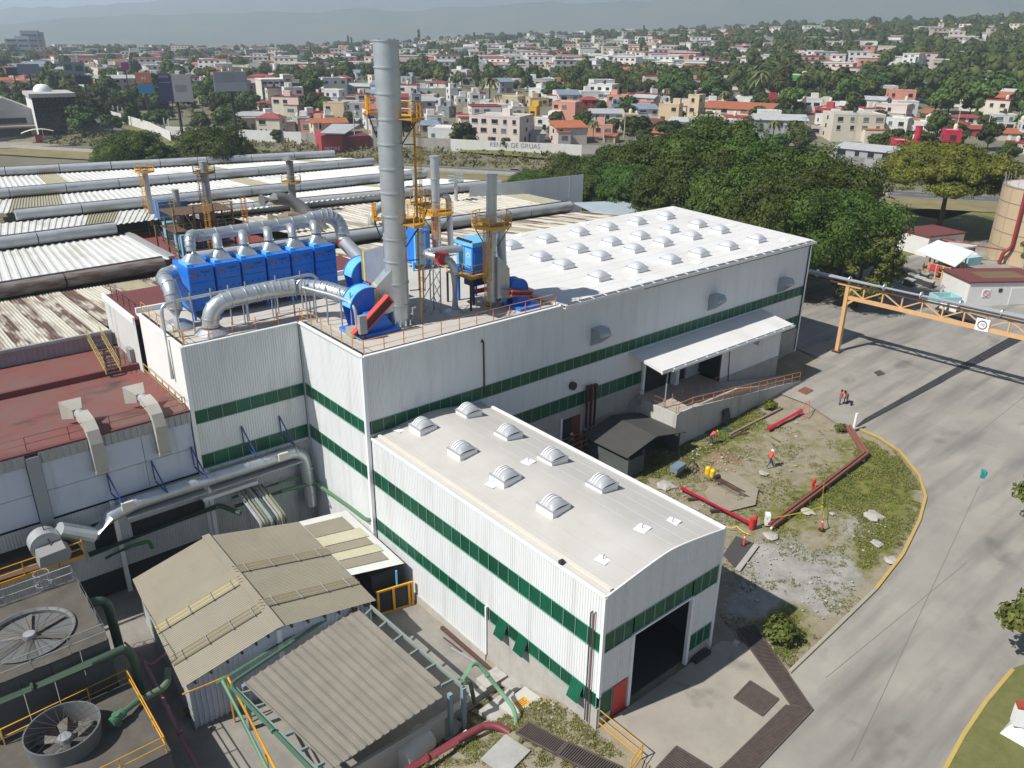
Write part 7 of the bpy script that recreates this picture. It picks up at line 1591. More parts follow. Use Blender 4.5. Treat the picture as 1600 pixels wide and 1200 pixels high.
# ================================================================== PEOPLE
skin = mat('skin', (.25, .13, .08), .6); jeans = mat('blue_jeans', (.035, .06, .14), .85); vest = mat('orange_vest', (.75, .10, .05), .7); pinkv = mat('red_pink_vest', (.62, .07, .10), .7); hat_w = mat('white_helmet', (.75, .75, .74), .35); hat_y = mat('yellow_helmet', (.75, .62, .02), .35); boot = mat('dark_boot', (.03, .025, .02), .8); navy_w = mat('navy_workwear', (.03, .04, .08), .8); redshirt = mat('red_shirt', (.58, .06, .03), .75); hiviz = mat('hiviz_yellow', (.6, .62, .05), .6); hair = mat('dark_hair', (.015, .012, .01), .8)
def person(label, p, face, joints, cloth, legs_m, helmet, strap=None):
 """joints: dict of body points in metres, x = forward, y = left, z = up from the ground; one skinned body"""
 t = thing('person', label, 'person', p)
 c, s = math.cos(face), math.sin(face)
 W_ = lambda q: V(q[0] * c - q[1] * s, q[0] * s + q[1] * c, q[2])
 J = {k: W_(v) for k, v in joints.items()}
 names = ['pelvis', 'waist', 'chest', 'neck', 'head', 'hl', 'kl', 'al', 'tl', 'hr', 'kr', 'ar', 'tr', 'sl', 'el', 'wl', 'fl', 'sr', 'er', 'wr', 'fr']
 rad = dict(pelvis=.145, waist=.135, chest=.16, neck=.06, head=.105, hl=.10, kl=.068, al=.05, tl=.045, hr=.10, kr=.068, ar=.05, tr=.045, sl=.075, el=.05, wl=.036, fl=.04, sr=.075, er=.05, wr=.036, fr=.04)
 ed = [('pelvis', 'waist'), ('waist', 'chest'), ('chest', 'neck'), ('neck', 'head'), ('pelvis', 'hl'), ('hl', 'kl'), ('kl', 'al'), ('al', 'tl'), ('pelvis', 'hr'), ('hr', 'kr'), ('kr', 'ar'), ('ar', 'tr'), ('chest', 'sl'), ('sl', 'el'), ('el', 'wl'), ('wl', 'fl'), ('chest', 'sr'), ('sr', 'er'), ('er', 'wr'), ('wr', 'fr')]
 me = bpy.data.meshes.new('body'); me.from_pydata([tuple(J[n]) for n in names], [(names.index(a), names.index(b)) for a, b in ed], [])
 o = bpy.data.objects.new('body', me); COL.objects.link(o)
 sm = o.modifiers.new('s', 'SKIN'); sk_ = me.skin_vertices[0].data
 for n, v in zip(names, sk_): v.radius = (rad[n], rad[n]); v.use_root = n == 'pelvis'
 sub = o.modifiers.new('d', 'SUBSURF'); sub.levels = 1; sub.render_levels = 1
 bpy.context.view_layer.update(); dg = bpy.context.evaluated_depsgraph_get()
 nm_ = bpy.data.meshes.new_from_object(o.evaluated_get(dg)); bpy.data.objects.remove(o)
 nm_.materials.clear()
 for m_ in (cloth, legs_m, skin, boot): nm_.materials.append(m_)
 pel = J['pelvis']
 def d2(q, a, b):
  ab = b - a; t_ = clamp((q - a).dot(ab) / max(1e-6, ab.dot(ab))); return (q - a - ab * t_).length
 seg = [(a, b, {'al': 3, 'tl': 3, 'ar': 3, 'tr': 3}.get(b, 0)) for a, b in ed]
 def mi(a, b):
  if b in ('hl', 'kl', 'al', 'hr', 'kr', 'ar'): return 1
  if b in ('tl', 'tr'): return 3
  if b in ('head', 'fl', 'fr', 'wl', 'wr'): return 2
  return 0
 for f in nm_.polygons:
  q = f.center; a, b = min(ed, key=lambda e: d2(q, J[e[0]], J[e[1]])); f.material_index = mi(a, b); f.use_smooth = True
 b_ = bpy.data.objects.new('body', nm_); COL.objects.link(b_); b_.parent = t
 hd = (J['head'] - J['neck']).normalized(); fwd = V(c, s, 0); hc = J['head']
 fb = MB(); fb.obox(hc + fwd * .115 - hd * .015, fwd * .02, V(-s, c, 0) * .012, hd * .02)
 for k in (-1, 1): fb.obox(hc + V(-s, c, 0) * .10 * k, fwd * .02, V(-s, c, 0) * .012, hd * .03)
 fb.build('face', skin, None).parent = t
 eb_ = MB()
 for k in (-1, 1): eb_.obox(hc + fwd * .10 + V(-s, c, 0) * .035 * k + hd * .02, fwd * .008, V(-s, c, 0) * .014, hd * .008)
 eb_.build('eyes', hair, None).parent = t
 x_, y_ = frame_of(hd); hb = MB(); vs = []; n = 14
 if helmet:
  for r_, z_ in ((.17, .03), (.145, .035), (.14, .09), (.10, .145), (.03, .165)): vs += [hc + hd * z_ + (x_ * math.cos(2 * PI * i / n) + y_ * math.sin(2 * PI * i / n)) * r_ for i in range(n)]
  hb.add(vs, [(j * n + i, j * n + (i + 1) % n, (j + 1) * n + (i + 1) % n, (j + 1) * n + i) for j in range(4) for i in range(n)] + [tuple(range(4 * n, 5 * n)), tuple(range(n))[::-1]]).build('helmet', helmet, None, True).parent = t
 else:
  for r_, z_ in ((.118, -.03), (.122, .04), (.10, .10), (.03, .13)): vs += [hc - fwd * .012 + hd * z_ + (x_ * math.cos(2 * PI * i / n) + y_ * math.sin(2 * PI * i / n)) * r_ for i in range(n)]
  hb.add(vs, [(j * n + i, j * n + (i + 1) % n, (j + 1) * n + (i + 1) % n, (j + 1) * n + i) for j in range(3) for i in range(n)] + [tuple(range(3 * n, 4 * n))]).build('hair', hair, None, True).parent = t
 for k, (w, f_) in enumerate((('wl', 'fl'), ('wr', 'fr'))):
  d = (J[f_] - J[w]).normalized(); a, b2 = frame_of(d); fg = MB()
  for j, (off, ln) in enumerate(((-.03, .07), (-.01, .085), (.01, .08), (.03, .06))): p0 = J[f_] + d * .02 + a * off; fg.tube([p0, p0 + d * ln * .6, p0 + d * ln + b2 * .025], [.010, .009, .007], 5)
  fg.tube([J[f_] - d * .02 + a * .035, J[f_] + d * .02 + a * .065, J[f_] + d * .05 + a * .07], [.011, .010, .008], 5)
  fg.build('hand', skin, None).parent = t
 if strap:
  for k in (-.07, .07): q0, q1 = J['waist'] + V(-s, c, 0) * k + fwd * .155, J['chest'] + V(-s, c, 0) * k + fwd * .165; MB().beam(q0, q1, .05, .015).build('reflective_strip', strap, None).parent = t
 return t
def walk(stride=.32, lean=.06, arm=.2):
 return dict(pelvis=(0, 0, .92), waist=(.01, 0, 1.08), chest=(lean, 0, 1.32), neck=(lean + .01, 0, 1.47), head=(lean + .04, 0, 1.60), hl=(.02, .09, .88), kl=(stride * .7, .09, .50), al=(stride, .09, .09), tl=(stride + .15, .09, .05), hr=(-.02, -.09, .88), kr=(-stride * .15, -.09, .47), ar=(-stride, -.09, .12), tr=(-stride + .13, -.10, .05), sl=(lean, .19, 1.40), el=(lean - arm, .25, 1.14), wl=(lean - arm * .9, .25, .92), fl=(lean - arm * .8, .25, .84), sr=(lean, -.19, 1.40), er=(lean + arm * .6, -.25, 1.14), wr=(lean + arm * 1.5, -.24, .96), fr=(lean + arm * 1.9, -.23, .90))
def stand(): return walk(.06, .02, .04)
bend = dict(pelvis=(-.12, 0, .90), waist=(.0, 0, 1.03), chest=(.20, 0, 1.18), neck=(.31, 0, 1.26), head=(.42, 0, 1.30), hl=(-.10, .1, .87), kl=(.02, .12, .48), al=(-.08, .12, .08), tl=(.08, .13, .05), hr=(-.12, -.1, .87), kr=(.06, -.12, .48), ar=(.12, -.12, .08), tr=(.27, -.13, .05), sl=(.20, .19, 1.22), el=(.34, .22, 1.0), wl=(.46, .14, .82), fl=(.50, .10, .75), sr=(.20, -.19, 1.22), er=(.36, -.22, .98), wr=(.48, -.12, .80), fr=(.52, -.08, .74))
rt = math.atan2(RT.y, RT.x)
def gz(u, v): q = G(u, v); return V(q.x, q.y, (max(q.z, yard_h(q.x, q.y)) if q.x > .2 else q.z) + .02)
person('worker in orange vest and white helmet walking across the dry grass', gz(1202, 730), rt + .2, walk(.36), vest, jeans, hat_w)
person('worker in pinkish red vest and yellow helmet bending forward near the ramp wall', gz(1111, 694), rt + .1, bend, pinkv, jeans, hat_y, hiviz)
person('left of two workers in red shirts on the yard, in light jeans', gz(1311, 633), rt - .3, stand(), redshirt, mat('light_jeans', (.12, .17, .26), .85), None)
person('right of two workers in red shirts on the yard, leaning on a cart', gz(1321, 630), rt - 2.6, {**bend, 'head': (.36, 0, 1.38)}, redshirt, navy_w, None)
person('worker in dark clothes with reflective vest in the dark doorway', V(20.3, -.75, 1.68), -1.6, stand(), navy_w, navy_w, mat('grey_helmet', (.4, .4, .4), .5), hiviz)
c = gz(1328, 634); t = thing('hand_cart', 'small dark two-wheeled hand cart beside the two red-shirted workers', 'cart', c); MB().tube([c + V(-.5, .1, .95), c + V(0, 0, .35), c + V(.5, -.1, .25)], .025, 6).tube([c + V(-.4, .4, .95), c + V(.1, .3, .35), c + V(.6, .2, .25)], .025, 6).build('frame', dark_steel, t)
for k in (-.1, .4): MB().cyl(c + V(.1, k - .02, .22), c + V(.1, k + .04, .22), .22, n=14).build('wheel', black_rubber, t)
c = gz(1118, 694); t = thing('shovel', 'long-handled shovel held by the bending worker', 'shovel', c); MB().cyl(c + V(.05, 0, .1), c + V(-.12, 0, 1.15), .02, n=6).build('handle', timber, t); MB().obox(c + V(.07, 0, .1), V(.02, .12, 0), V(.02, 0, 0), V(0, 0, .14)).build('blade', dark_steel, t)
# ================================================================== TREES
import numpy as np
leaf_d = mat('ficus_leaf', (.034, .064, .009), .5, var=(.070, .102, .016), scale=.16, amt=.95, isl=.26, rnd=.28, spec=.12)
leaf_o = mat('olive_leaf', (.13, .135, .016), .6, var=(.085, .10, .016), scale=.2, amt=.9, isl=.4, spec=.12)
leaf_m = mat('mango_leaf', (.07, .10, .018), .55, var=(.12, .12, .03), scale=.5, amt=.9, isl=.4, spec=.12)
leaf_t = mat("town_leaf", (.033, .066, .016), .7, var=(.085, .10, .025), scale=.03, amt=.9, isl=.35, rnd=.45, spec=.12)
bark = mat('bark', (.12, .085, .06), .9, var=(.07, .05, .04), scale=2, amt=.8)
palm_m = mat('palm_frond', (.075, .105, .022), .6, var=(.13, .13, .04), scale=.3, amt=.8, isl=.3)
def leaves(lobes, n, size, seed, core=.80, flat=0.):
 """leaf-sized faces spread over a set of ellipsoid lobes, plus a dark leafy core"""
 r = np.random.default_rng(seed); V_, F_ = [], []; k0 = 0
 vol = np.array([l[1][0] * l[1][1] for l in lobes]); vol = vol / vol.sum()
 for (c, rad), w in zip(lobes, vol):
  m = int(n * w); d = r.normal(size=(m, 3)); d /= np.linalg.norm(d, axis=1)[:, None]; d[:, 2] = np.where(d[:, 2] < -.35, -d[:, 2], d[:, 2])
  q = .84 + .24 * r.random((m, 1)) ** 1.2 + .10 * np.sin(d[:, :1] * 9 + seed) * np.cos(d[:, 1:2] * 8) + .06 * np.sin(d[:, 2:3] * 17)
  p = np.array(c) + d * np.array(rad) * q
  nr = d + r.normal(size=(m, 3)) * .42; nr[:, 2] += .25; nr /= np.linalg.norm(nr, axis=1)[:, None]
  a = np.cross(nr, r.normal(size=(m, 3))); a /= np.linalg.norm(a, axis=1)[:, None]; b = np.cross(nr, a)
  s = size * (.6 + .8 * r.random((m, 1)))
  quad = np.stack([p - a * s, p - b * s * .55 + nr * s * .15, p + a * s, p + b * s * .55 + nr * s * .15], 1).reshape(-1, 3)
  V_.append(quad); F_.append(np.arange(4 * m).reshape(-1, 4) + k0); k0 += 4 * m
  nu, nv = 10, 6; cv = []
  for j in range(nv + 1):
   ph = -PI / 2 * .8 + (PI * .9) * j / nv
   for i in range(nu):
    th = 2 * PI * i / nu; dd = np.array([math.cos(th) * math.cos(ph), math.sin(th) * math.cos(ph), math.sin(ph)]); cv.append(np.array(c) + dd * np.array(rad) * core * (1 + .12 * math.sin(th * 3 + seed + j)))
  V_.append(np.array(cv)); F_.append(np.array([(j * nu + i, j * nu + (i + 1) % nu, (j + 1) * nu + (i + 1) % nu, (j + 1) * nu + i) for j in range(nv) for i in range(nu)]) + k0); k0 += len(cv)
 return np.concatenate(V_), np.concatenate(F_)
def np_mesh(name, v, f, m):
 me = bpy.data.meshes.new(name); me.vertices.add(len(v)); me.vertices.foreach_set('co', v.astype(np.float32).ravel())
 me.loops.add(f.size); me.loops.foreach_set('vertex_index', f.astype(np.int32).ravel()); me.polygons.add(len(f)); me.polygons.foreach_set('loop_start', np.arange(0, f.size, 4, dtype=np.int32)); me.polygons.foreach_set('loop_total', np.full(len(f), 4, np.int32))
 me.materials.append(m); me.update(calc_edges=True); me.validate(); return me
def tree_proto(name, label, h, R, n, size, m, seed, spread=1., trunk_h=.4, lobes_n=9, group=None, flat=.75, cat='tree', rt_=.035):
 r = random.Random(seed); lobes = [((0, 0, h * .66), (R * .72, R * .72, h * .30))]
 for k in range(lobes_n):
  a = 2 * PI * k / lobes_n + r.uniform(-.3, .3); q = r.uniform(.45, .75) * R * spread; z = h * r.uniform(trunk_h + .08, .86 if k % 2 else .72); s = r.uniform(.34, .5) * R
  lobes.append(((q * math.cos(a), q * math.sin(a), z), (s, s, s * flat)))
 if n > 5000:
  lobes = [(c_, tuple(.9 * x for x in r_)) for c_, r_ in lobes]
  for k in range(95):
   a, q = r.uniform(0, 2 * PI), R * (.25 + .68 * math.sqrt(r.random())); s = R * r.uniform(.085, .165); zz = h * (.90 - .42 * (q / R) ** 2 + r.uniform(-.10, .075)) if flat > .6 else h * (.86 - .2 * (q / R) ** 2 + r.uniform(-.05, .05)); lobes.append(((q * math.cos(a), q * math.sin(a), zz), (s, s, s * .9)))
 for k in range(3): lobes.append(((r.uniform(-.3, .3) * R, r.uniform(-.3, .3) * R, h * .86), (R * .34, R * .34, h * .13)))
 v, f = leaves(lobes, n, size, seed, .66 if n > 5000 else .8)
 t = thing(name, label, cat, (0, 0, 0), group)
 c = bpy.data.objects.new('crown', np_mesh('crown', v, f, m)); COL.objects.link(c); c.parent = t
 mb = MB(); mb.tube([(0, 0, -.6), (.05, 0, h * .2), (.1, .1, h * trunk_h), (0, 0, h * .62)], [h * rt_, h * rt_ * .8, h * rt_ * .65, h * rt_ * .4], 8)
 for (cc, rr) in lobes[1:6]: mb.tube([(.08, .08, h * trunk_h * .9), tuple(.55 * x + (0 if i < 2 else h * trunk_h * .45) for i, x in enumerate(cc)), cc], [h * rt_ * .5, h * rt_ * .3, h * rt_ * .15], 6)
 mb.build('trunk', bark, t); return t
def colp(u, r, z=None):
 d = ray(u, 61.4 + .0112 * (u - 800)); d = V(d.x, d.y, 0).normalized(); p = V(CAM.x, CAM.y, 0) + d * r; p.z = ground_h(p.x, p.y) if z is None else z; return p
def ztop(p, v): return z_at(p, v)
fp_ = [tree_proto('ficus_tree', 'x', 16, 8.6, 26000, .21, leaf_d, 3 + i, 1.05, .25, 12, flat=.85) for i in range(3)]
big = ((842, 172, 262, 'leftmost dark tree of the row, behind the grey sheet wall'), (905, 168, 240, 'second dark tree from the left of the row behind the hall'), (975, 164, 222, 'third dark tree from the left behind the skylight roof'), (1048, 160, 205, 'dark tree left of the tallest one behind the hall'),
  (1122, 158, 176, 'tallest dark tree in the row behind the hall'), (1095, 140, 232, 'dark tree just in front of the tallest one'), (1192, 146, 208, 'dark tree right of the tallest one'), (1180, 128, 250, 'dark tree close behind the back roof corner'), (1262, 138, 222, 'broad dark tree behind the right end of the hall roof'),
  (1250, 120, 268, 'dark tree close behind the right roof corner'), (1330, 132, 246, 'broad dark tree towards the right end of the row'), (1318, 118, 292, 'lower dark tree in front at the right end of the row'), (1376, 120, 290, 'rightmost dark tree beside the lighter green one'), (1010, 150, 250, 'dark tree hidden low behind the middle of the roof'), (930, 156, 268, 'low dark tree behind the far roof corner'))
for i, (u, r, vt, lab) in enumerate(big):
 p = colp(u, r, 2.6); h = z_at(p, vt) - 2.6; pr = fp_[i % 3]; s = h / 16.6; sx = clamp(s, .8, 1.15) * (1.0 if r > 130 else .85)
 if i < 3: pr.location = p; pr.rotation_euler = (0, 0, i * 1.3); pr.scale = (sx, sx, s); pr['label'] = lab; pr['group'] = 'big dark trees behind the hall';
 else: dup(pr, p, i * 1.7, lab, 'big dark trees behind the hall', (sx, sx, s))
lt = tree_proto('broadleaf_tree', 'lighter yellow-green tree at the right end of the dark row', 11.5, 5.2, 12000, .19, leaf_m, 21, .95, .15, 10); lt.location = colp(1412, 117, 2.6)
ol = tree_proto('spreading_tree', 'wide spreading olive-yellow tree behind the small hut', 17, 12.0, 26000, .22, leaf_o, 33, 1.15, .45, 15, flat=.42); ol.location = colp(1530, 176, 2.6)
for i, (u, r, vt, R, lab) in enumerate(((180, 205, 200, 9.5, 'round dark tree left of two beyond the sawtooth roof'), (316, 200, 194, 8.8, 'round dark tree right of two beyond the sawtooth roof'), (278, 208, 212, 4.5, 'smaller dark tree between the two beyond the sawtooth roof'))):
 p = colp(u, r, 2.6); h = z_at(p, vt) - 2.6; dup(fp_[i % 3], p, i * 2., lab, 'dark trees beyond the sawtooth roof', (R / 8.6, R / 8.6, h / 16.6))
mg = tree_proto('mango_tree', 'leafy green tree cut by the right edge beside the lawn', 6.2, 2.8, 2600, .22, leaf_m, 51, 1., .3, 8); p = G(1600, 1062); mg.location = (p.x, p.y, yard_h(p.x, p.y)); mg.location = V(*mg.location) + V(1.1, -.6, 0)
p = G(1640, 830); dup(mg, (p.x, p.y, yard_h(p.x, p.y)), 2., 'leafy green tree cut by the right edge beside the road bend', None, (1.0, 1.0, 1.0))
p = P(1612, 428, 2.6); dup(mg, p, 1., 'small leafy tree in front of the beige tank', None, (.9, .9, .85))
def shrub(label, u, v, w, h, m, seed, n=260, sz=.16, cat='shrub'):
 p = gz(u, v); vv, ff = leaves([((0, 0, h * .5), (w / 2, w / 2, h * .5)), ((w * .25, .1, h * .35), (w * .3, w * .3, h * .35)), ((-w * .25, -.1, h * .4), (w * .28, w * .28, h * .36))], n, sz, seed, .6)
 t = thing('shrub', label, cat, p); o = bpy.data.objects.new('foliage', np_mesh('foliage', vv, ff, m)); COL.objects.link(o); o.parent = t
shrub('bright green bush beside the drain and the box shadow', 1217, 1000, 2.2, 1.6, leaf_m, 5, 420); shrub('tall yellow-green grass bush below the ramp wall', 1203, 638, 1.5, .8, leaf_o, 6, 200, .12); shrub('green bush by the head of the reddish trough', 1314, 672, 1.2, .6, leaf_m, 7, 200, .12)
shrub('small green weed clump by the dark shelter', 1028, 722, 1.4, .7, leaf_m, 8); shrub('small leafy plant beside the flat shelter low wall', 625, 1185, 1.2, 1.2, leaf_m, 9, 120, .12); shrub('small weeds at the shed corner', 305, 1120, 1.0, 1.2, leaf_m, 10, 120, .12)
tproto = [tree_proto('town_tree', 'x', 9, 4.6, 620, .62, leaf_t, 60 + i, 1., .25, 7, flat=.8) for i in range(4)]
cy = tree_proto('cypress_tree', 'x', 14, 1.6, 420, .5, leaf_t, 71, .3, .08, 5, flat=2.2)
pal = thing('palm_tree', 'x', 'palm', (0, 0, 0)); mb = MB(); mb.tube([(0, 0, -.5), (.15, 0, 4), (.1, 0, 8)], [.28, .2, .16], 8); mb.build('trunk', bark, pal)
mb = MB(); rr = random.Random(4)
for k in range(26):
 a = 2 * PI * k / 26 * 2.4; up_ = rr.uniform(-.5, 1.1); L_ = rr.uniform(2.6, 3.4); c, s = math.cos(a), math.sin(a); pts = []
 for i in range(6): q = i / 5; pts.append(V(.1 + c * L_ * q, s * L_ * q, 8 + up_ * L_ * .75 * q - 1.9 * q * q * L_ * .55))
 for i in range(5):
  w0, w1 = .55 * (1 - abs(i / 5 - .35)), .55 * (1 - abs((i + 1) / 5 - .35)) if i < 4 else .05; n_ = V(-s, c, 0)
  mb.quad(pts[i] - n_ * w0 - V(0, 0, .25 * w0), pts[i], pts[i + 1], pts[i + 1] - n_ * w1 - V(0, 0, .25 * w1)); mb.quad(pts[i], pts[i] + n_ * w0 - V(0, 0, .25 * w0), pts[i + 1] + n_ * w1 - V(0, 0, .25 * w1), pts[i + 1])
mb.build('crown', palm_m, pal)
ORD = 'leftmost,second,third,fourth,fifth,sixth,seventh,eighth,ninth,tenth,eleventh,twelfth,thirteenth,fourteenth,fifteenth,sixteenth,seventeenth,eighteenth,nineteenth,twentieth,twenty-first,twenty-second,twenty-third,twenty-fourth,twenty-fifth,twenty-sixth,twenty-seventh,twenty-eighth,twenty-ninth,thirtieth'.split(',')
def ordl(L_, q, s):
 i = sorted(L_).index(q); return s + ', ' + ORD[min(i, 29)] + ('' if i == 0 else ' from the left')
PALMS = [(875, 155, 22), (890, 150, 20), (927, 218, 30), (1207, 222, 36), (1043, 163, 26), (1130, 175, 34), (1333, 155, 40), (1185, 165, 55), (285, 182, 26), (318, 178, 30), (300, 188, 20), (345, 196, 14), (765, 165, 45), (722, 138, 26), (700, 130, 24), (640, 118, 18), (1560, 105, 22), (1530, 110, 20), (1450, 60, 14), (1240, 118, 20), (560, 105, 18), (905, 120, 26)]
for i, (u, v, hp) in enumerate(PALMS):
 p = G(u, v); s = hp * depth(p) / FPX / 9.2; lab = ordl(PALMS, (u, v, hp), 'palm with shaggy crown among the town houses')
 if i == 0: pal.location = p; pal.scale = (s,) * 3; pal['label'] = lab; pal['group'] = 'palms in the town'
 else: dup(pal, p, i * 1.1, lab, 'palms in the town', (s * 1.1, s * 1.1, s))
CYP = [(745, 140, 48), (741, 75, 22), (655, 75, 26), (615, 70, 20), (195, 70, 16), (262, 72, 20), (312, 72, 24), (172, 75, 22), (1460, 178, 18), (1252, 170, 26), (1100, 152, 26), (1094, 150, 24), (980, 160, 20), (1090, 60, 14), (1145, 58, 16), (550, 78, 18), (545, 80, 22), (831, 218, 22), (850, 214, 18), (470, 72, 16), (108, 68, 14), (1005, 62, 20), (1320, 40, 10), (335, 200, 14), (1240, 200, 10), (1000, 100, 30)]
for i, (u, v, hp) in enumerate(CYP):
 p = G(u, v)
 if depth(p) > 1250: continue
 s = hp * depth(p) / FPX / 13.5; w = clamp(s, .6, 6) * .95
 if i == 0: cy.location = p; cy.scale = (w, w, s); cy['label'] = ordl(CYP, (u, v, hp), 'slender dark cypress rising above the town'); cy['group'] = 'cypresses in the town'
 else: dup(cy, p, i, ordl(CYP, (u, v, hp), 'slender dark cypress rising above the town'), 'cypresses in the town', (w, w, s))
# ================================================================== THE TOWN
WC = dict(w=('white', (.66, .65, .62)), c=('cream', (.62, .57, .46)), o=('pale orange', (.60, .47, .30)), p=('pale pink', (.62, .53, .48)), r=('red', (.38, .045, .05)), g=('grey', (.34, .345, .35)), y=('yellow', (.68, .42, .03)), s=('salmon', (.60, .28, .20)), t=('tan', (.46, .40, .33)), m=('maroon', (.16, .03, .04)), b=('blue-grey', (.28, .36, .45)), F=('crimson', (.45, .015, .05)))
RC = dict(f=('flat roof', (.50, .49, .46)), r=('red flat roof', (.34, .055, .05)), h=('red hipped roof', (.30, .055, .045)), g=('grey sheet gable roof', (.40, .41, .41)), t=('terracotta tiled roof', (.42, .13, .055)), b=('blue-grey pitched roof', (.20, .25, .31)), m=('brown-red hipped roof', (.20, .05, .045)), w=('white flat roof', (.68, .67, .64)))
def wcol(k): return streak(mat('wall_' + WC[k][0], WC[k][1], .8, var=tuple(x * .82 for x in WC[k][1]), scale=.3, amt=.6, rnd=.08), tuple(x * .45 for x in WC[k][1]), (.6, .6, .1), .35) if 'wall_' + WC[k][0] not in MATS else MATS['wall_' + WC[k][0]]
def rcol(k): return mat('roof_' + RC[k][0], RC[k][1], .8, var=tuple(x * .68 for x in RC[k][1]), scale=.35, amt=.8, rnd=.1)
glass = mat('dark_window', (.025, .03, .035), .15); glass_l = mat('window_teal', (.10, .17, .17), .15); doorw = mat('house_door', (.12, .07, .045), .6)
tank_b = mat('black_water_tank', (.02, .02, .022), .5); tank_w = mat('pale_water_tank', (.55, .50, .40), .5)
HOUSES = []; HR = random.Random(99); PANE = {}
def unit(name, m):
 if name + m.name not in PANE: o = MB().box((-.5, -.06, -.5), (.5, .06, .5)).build(name, m); PANE[name + m.name] = o.data; bpy.data.objects.remove(o)
 return PANE[name + m.name]
def put(name, m, par, loc, sc):
 o = bpy.data.objects.new(name, unit(name, m)); COL.objects.link(o); o.parent = par; o.location = loc; o.scale = sc; return o
def house(u, v, wp, hp, wc, rc, yaw=None, dep=None, detail=True, name='house', label=None, cat='house'):
 p = G(u, v); D = depth(p); w, h = wp * D / FPX, max(2.6, hp * D / FPX * 1.02); r = HR
 yaw = r.choice((-22, -14, 10, 18)) if yaw is None else yaw; dep = dep or clamp(w * .8, 6, 13)
 st = max(1, round(h / 3.0)); t = thing(name, 'x', cat)
 wm, rm = wcol(wc), rcol(rc)
 pitched = rc in 'hgtbm'; he = h if not pitched else h * (.72 if h < 5 else .8)
 MB().box((-w / 2, 0, -2.5), (w / 2, dep, he)).build('wall', wm, t)
 if pitched:
  o_ = .45
  if rc in 'hm': q = min(w, dep) * .38; MB().add([(-w / 2 - o_, -o_, he), (w / 2 + o_, -o_, he), (w / 2 + o_, dep + o_, he), (-w / 2 - o_, dep + o_, he), (-w / 2 + q, dep / 2, h), (w / 2 - q, dep / 2, h)], [(0, 1, 5, 4), (1, 2, 5), (2, 3, 4, 5), (3, 0, 4), (3, 2, 1, 0)]).build('roof', rm, t)
  elif rc == 'g' or (rc == 't' and r.random() < .5): MB().add([(-w / 2 - o_, -o_, he), (w / 2 + o_, -o_, he), (w / 2 + o_, dep + o_, he), (-w / 2 - o_, dep + o_, he), (-w / 2 - o_, dep / 2, h), (w / 2 + o_, dep / 2, h)], [(0, 1, 5, 4), (1, 2, 5), (2, 3, 4, 5), (3, 0, 4), (3, 2, 1, 0)]).build('roof', rm, t)
  else: MB().prism([(-w / 2 - o_, -o_, he), (w / 2 + o_, -o_, he), (w / 2 + o_, dep + o_, h + .3), (-w / 2 - o_, dep + o_, h + .3)], V(0, 0, .18)).build('roof', rm, t); MB().box((-w / 2, dep - .3, he), (w / 2, dep, h + .2)).build('gable', wm, t)
 else:
  MB().box((-w / 2 + .15, .15, he - .02), (w / 2 - .15, dep - .15, he + .06)).build('roof', rm, t); pm = wm if rc != 'r' else rm; k = .42
  MB().add([(sx * (w / 2 - e), (0 if sy < 0 else dep) - sy * e * -1 * -1 if False else (e if sy < 0 else dep - e), he + z) for z in (-.01, k) for e in (-.04, .16) for sx, sy in ((-1, -1), (1, -1), (1, 1), (-1, 1))],
     [(i, (i + 1) % 4, 8 + (i + 1) % 4, 8 + i) for i in range(4)] + [(4 + (i + 1) % 4, 4 + i, 12 + i, 12 + (i + 1) % 4) for i in range(4)] + [(8 + i, 8 + (i + 1) % 4, 12 + (i + 1) % 4, 12 + i) for i in range(4)]).build('parapet', pm, t)
 if detail:
  wing = h > 4.6 and w > 8 and r.random() < .65; wx = 0
  if wing:
   ww, wd, wh = w * r.uniform(.35, .55), r.uniform(1.5, 3.2), h * r.uniform(.42, .62); s = r.choice((-1, 1)); wx = s * (w - ww) / 2; MB().box((wx - ww / 2, -wd, -2.5), (wx + ww / 2, -.01, wh)).build('front_wing', wm, t); MB().box((wx - ww / 2 - .15, -wd - .15, wh), (wx + ww / 2 + .15, 0, wh + .18)).build('wing_roof', rm if rc != 'f' else rcol(r.choice('ftw')), t); put('window', glass_l, t, (wx, -wd - .02, wh * .55), (ww * .45, 1, 1.2))
  nb = max(1, round(w / 3.6))
  for f in range(st):
   z = (f + .55) * he / st
   if wing and f == 0: continue
   for i in range(nb):
    x = -w / 2 + w * (i + .5) / nb + r.uniform(-.3, .3)
    if r.random() < .8: fw_ = min(w / nb * .6, r.choice((1.1, 1.6, 2.2))); put('window', glass if r.random() < .7 else glass_l, t, (x, -.03, z), (fw_, 1, 1.25)); put('sill', wm, t, (x, -.06, z - .70), (fw_ + .3, 1.6, .12))
  if not wing: put('door', doorw if r.random() < .6 else wcol('w'), t, (r.uniform(-.3, .3) * w, -.04, 1.05), (1.1 if r.random() < .5 else 2.6, 1, 2.1))
  for f in range(st): o = put('window', glass, t, (-w / 2 - .03, dep * r.uniform(.3, .7), (f + .55) * he / st), (1.4, 1, 1.2)); o.rotation_euler = (0, 0, PI / 2); o = put('window', glass, t, (w / 2 + .03, dep * r.uniform(.3, .7), (f + .55) * he / st), (1.4, 1, 1.2)); o.rotation_euler = (0, 0, PI / 2)
  if not pitched:
   if r.random() < .6: x, y = r.uniform(-.3, .3) * w, dep * r.uniform(.4, .8); b = r.random() < .5; MB().lathe([(.6, .4), (.6, 1.5), (.4, 1.8), (.15, 1.95), (0, 1.95)], (x, y, he), 10).build('water_tank', tank_b if b else tank_w, t, True)
   if r.random() < .5: x = r.uniform(-.25, .25) * w; MB().box((x - 1.3, dep * .55, he), (x + 1.3, dep * .55 + 2.4, he + 2.1)).build('roof_room', wm, t)
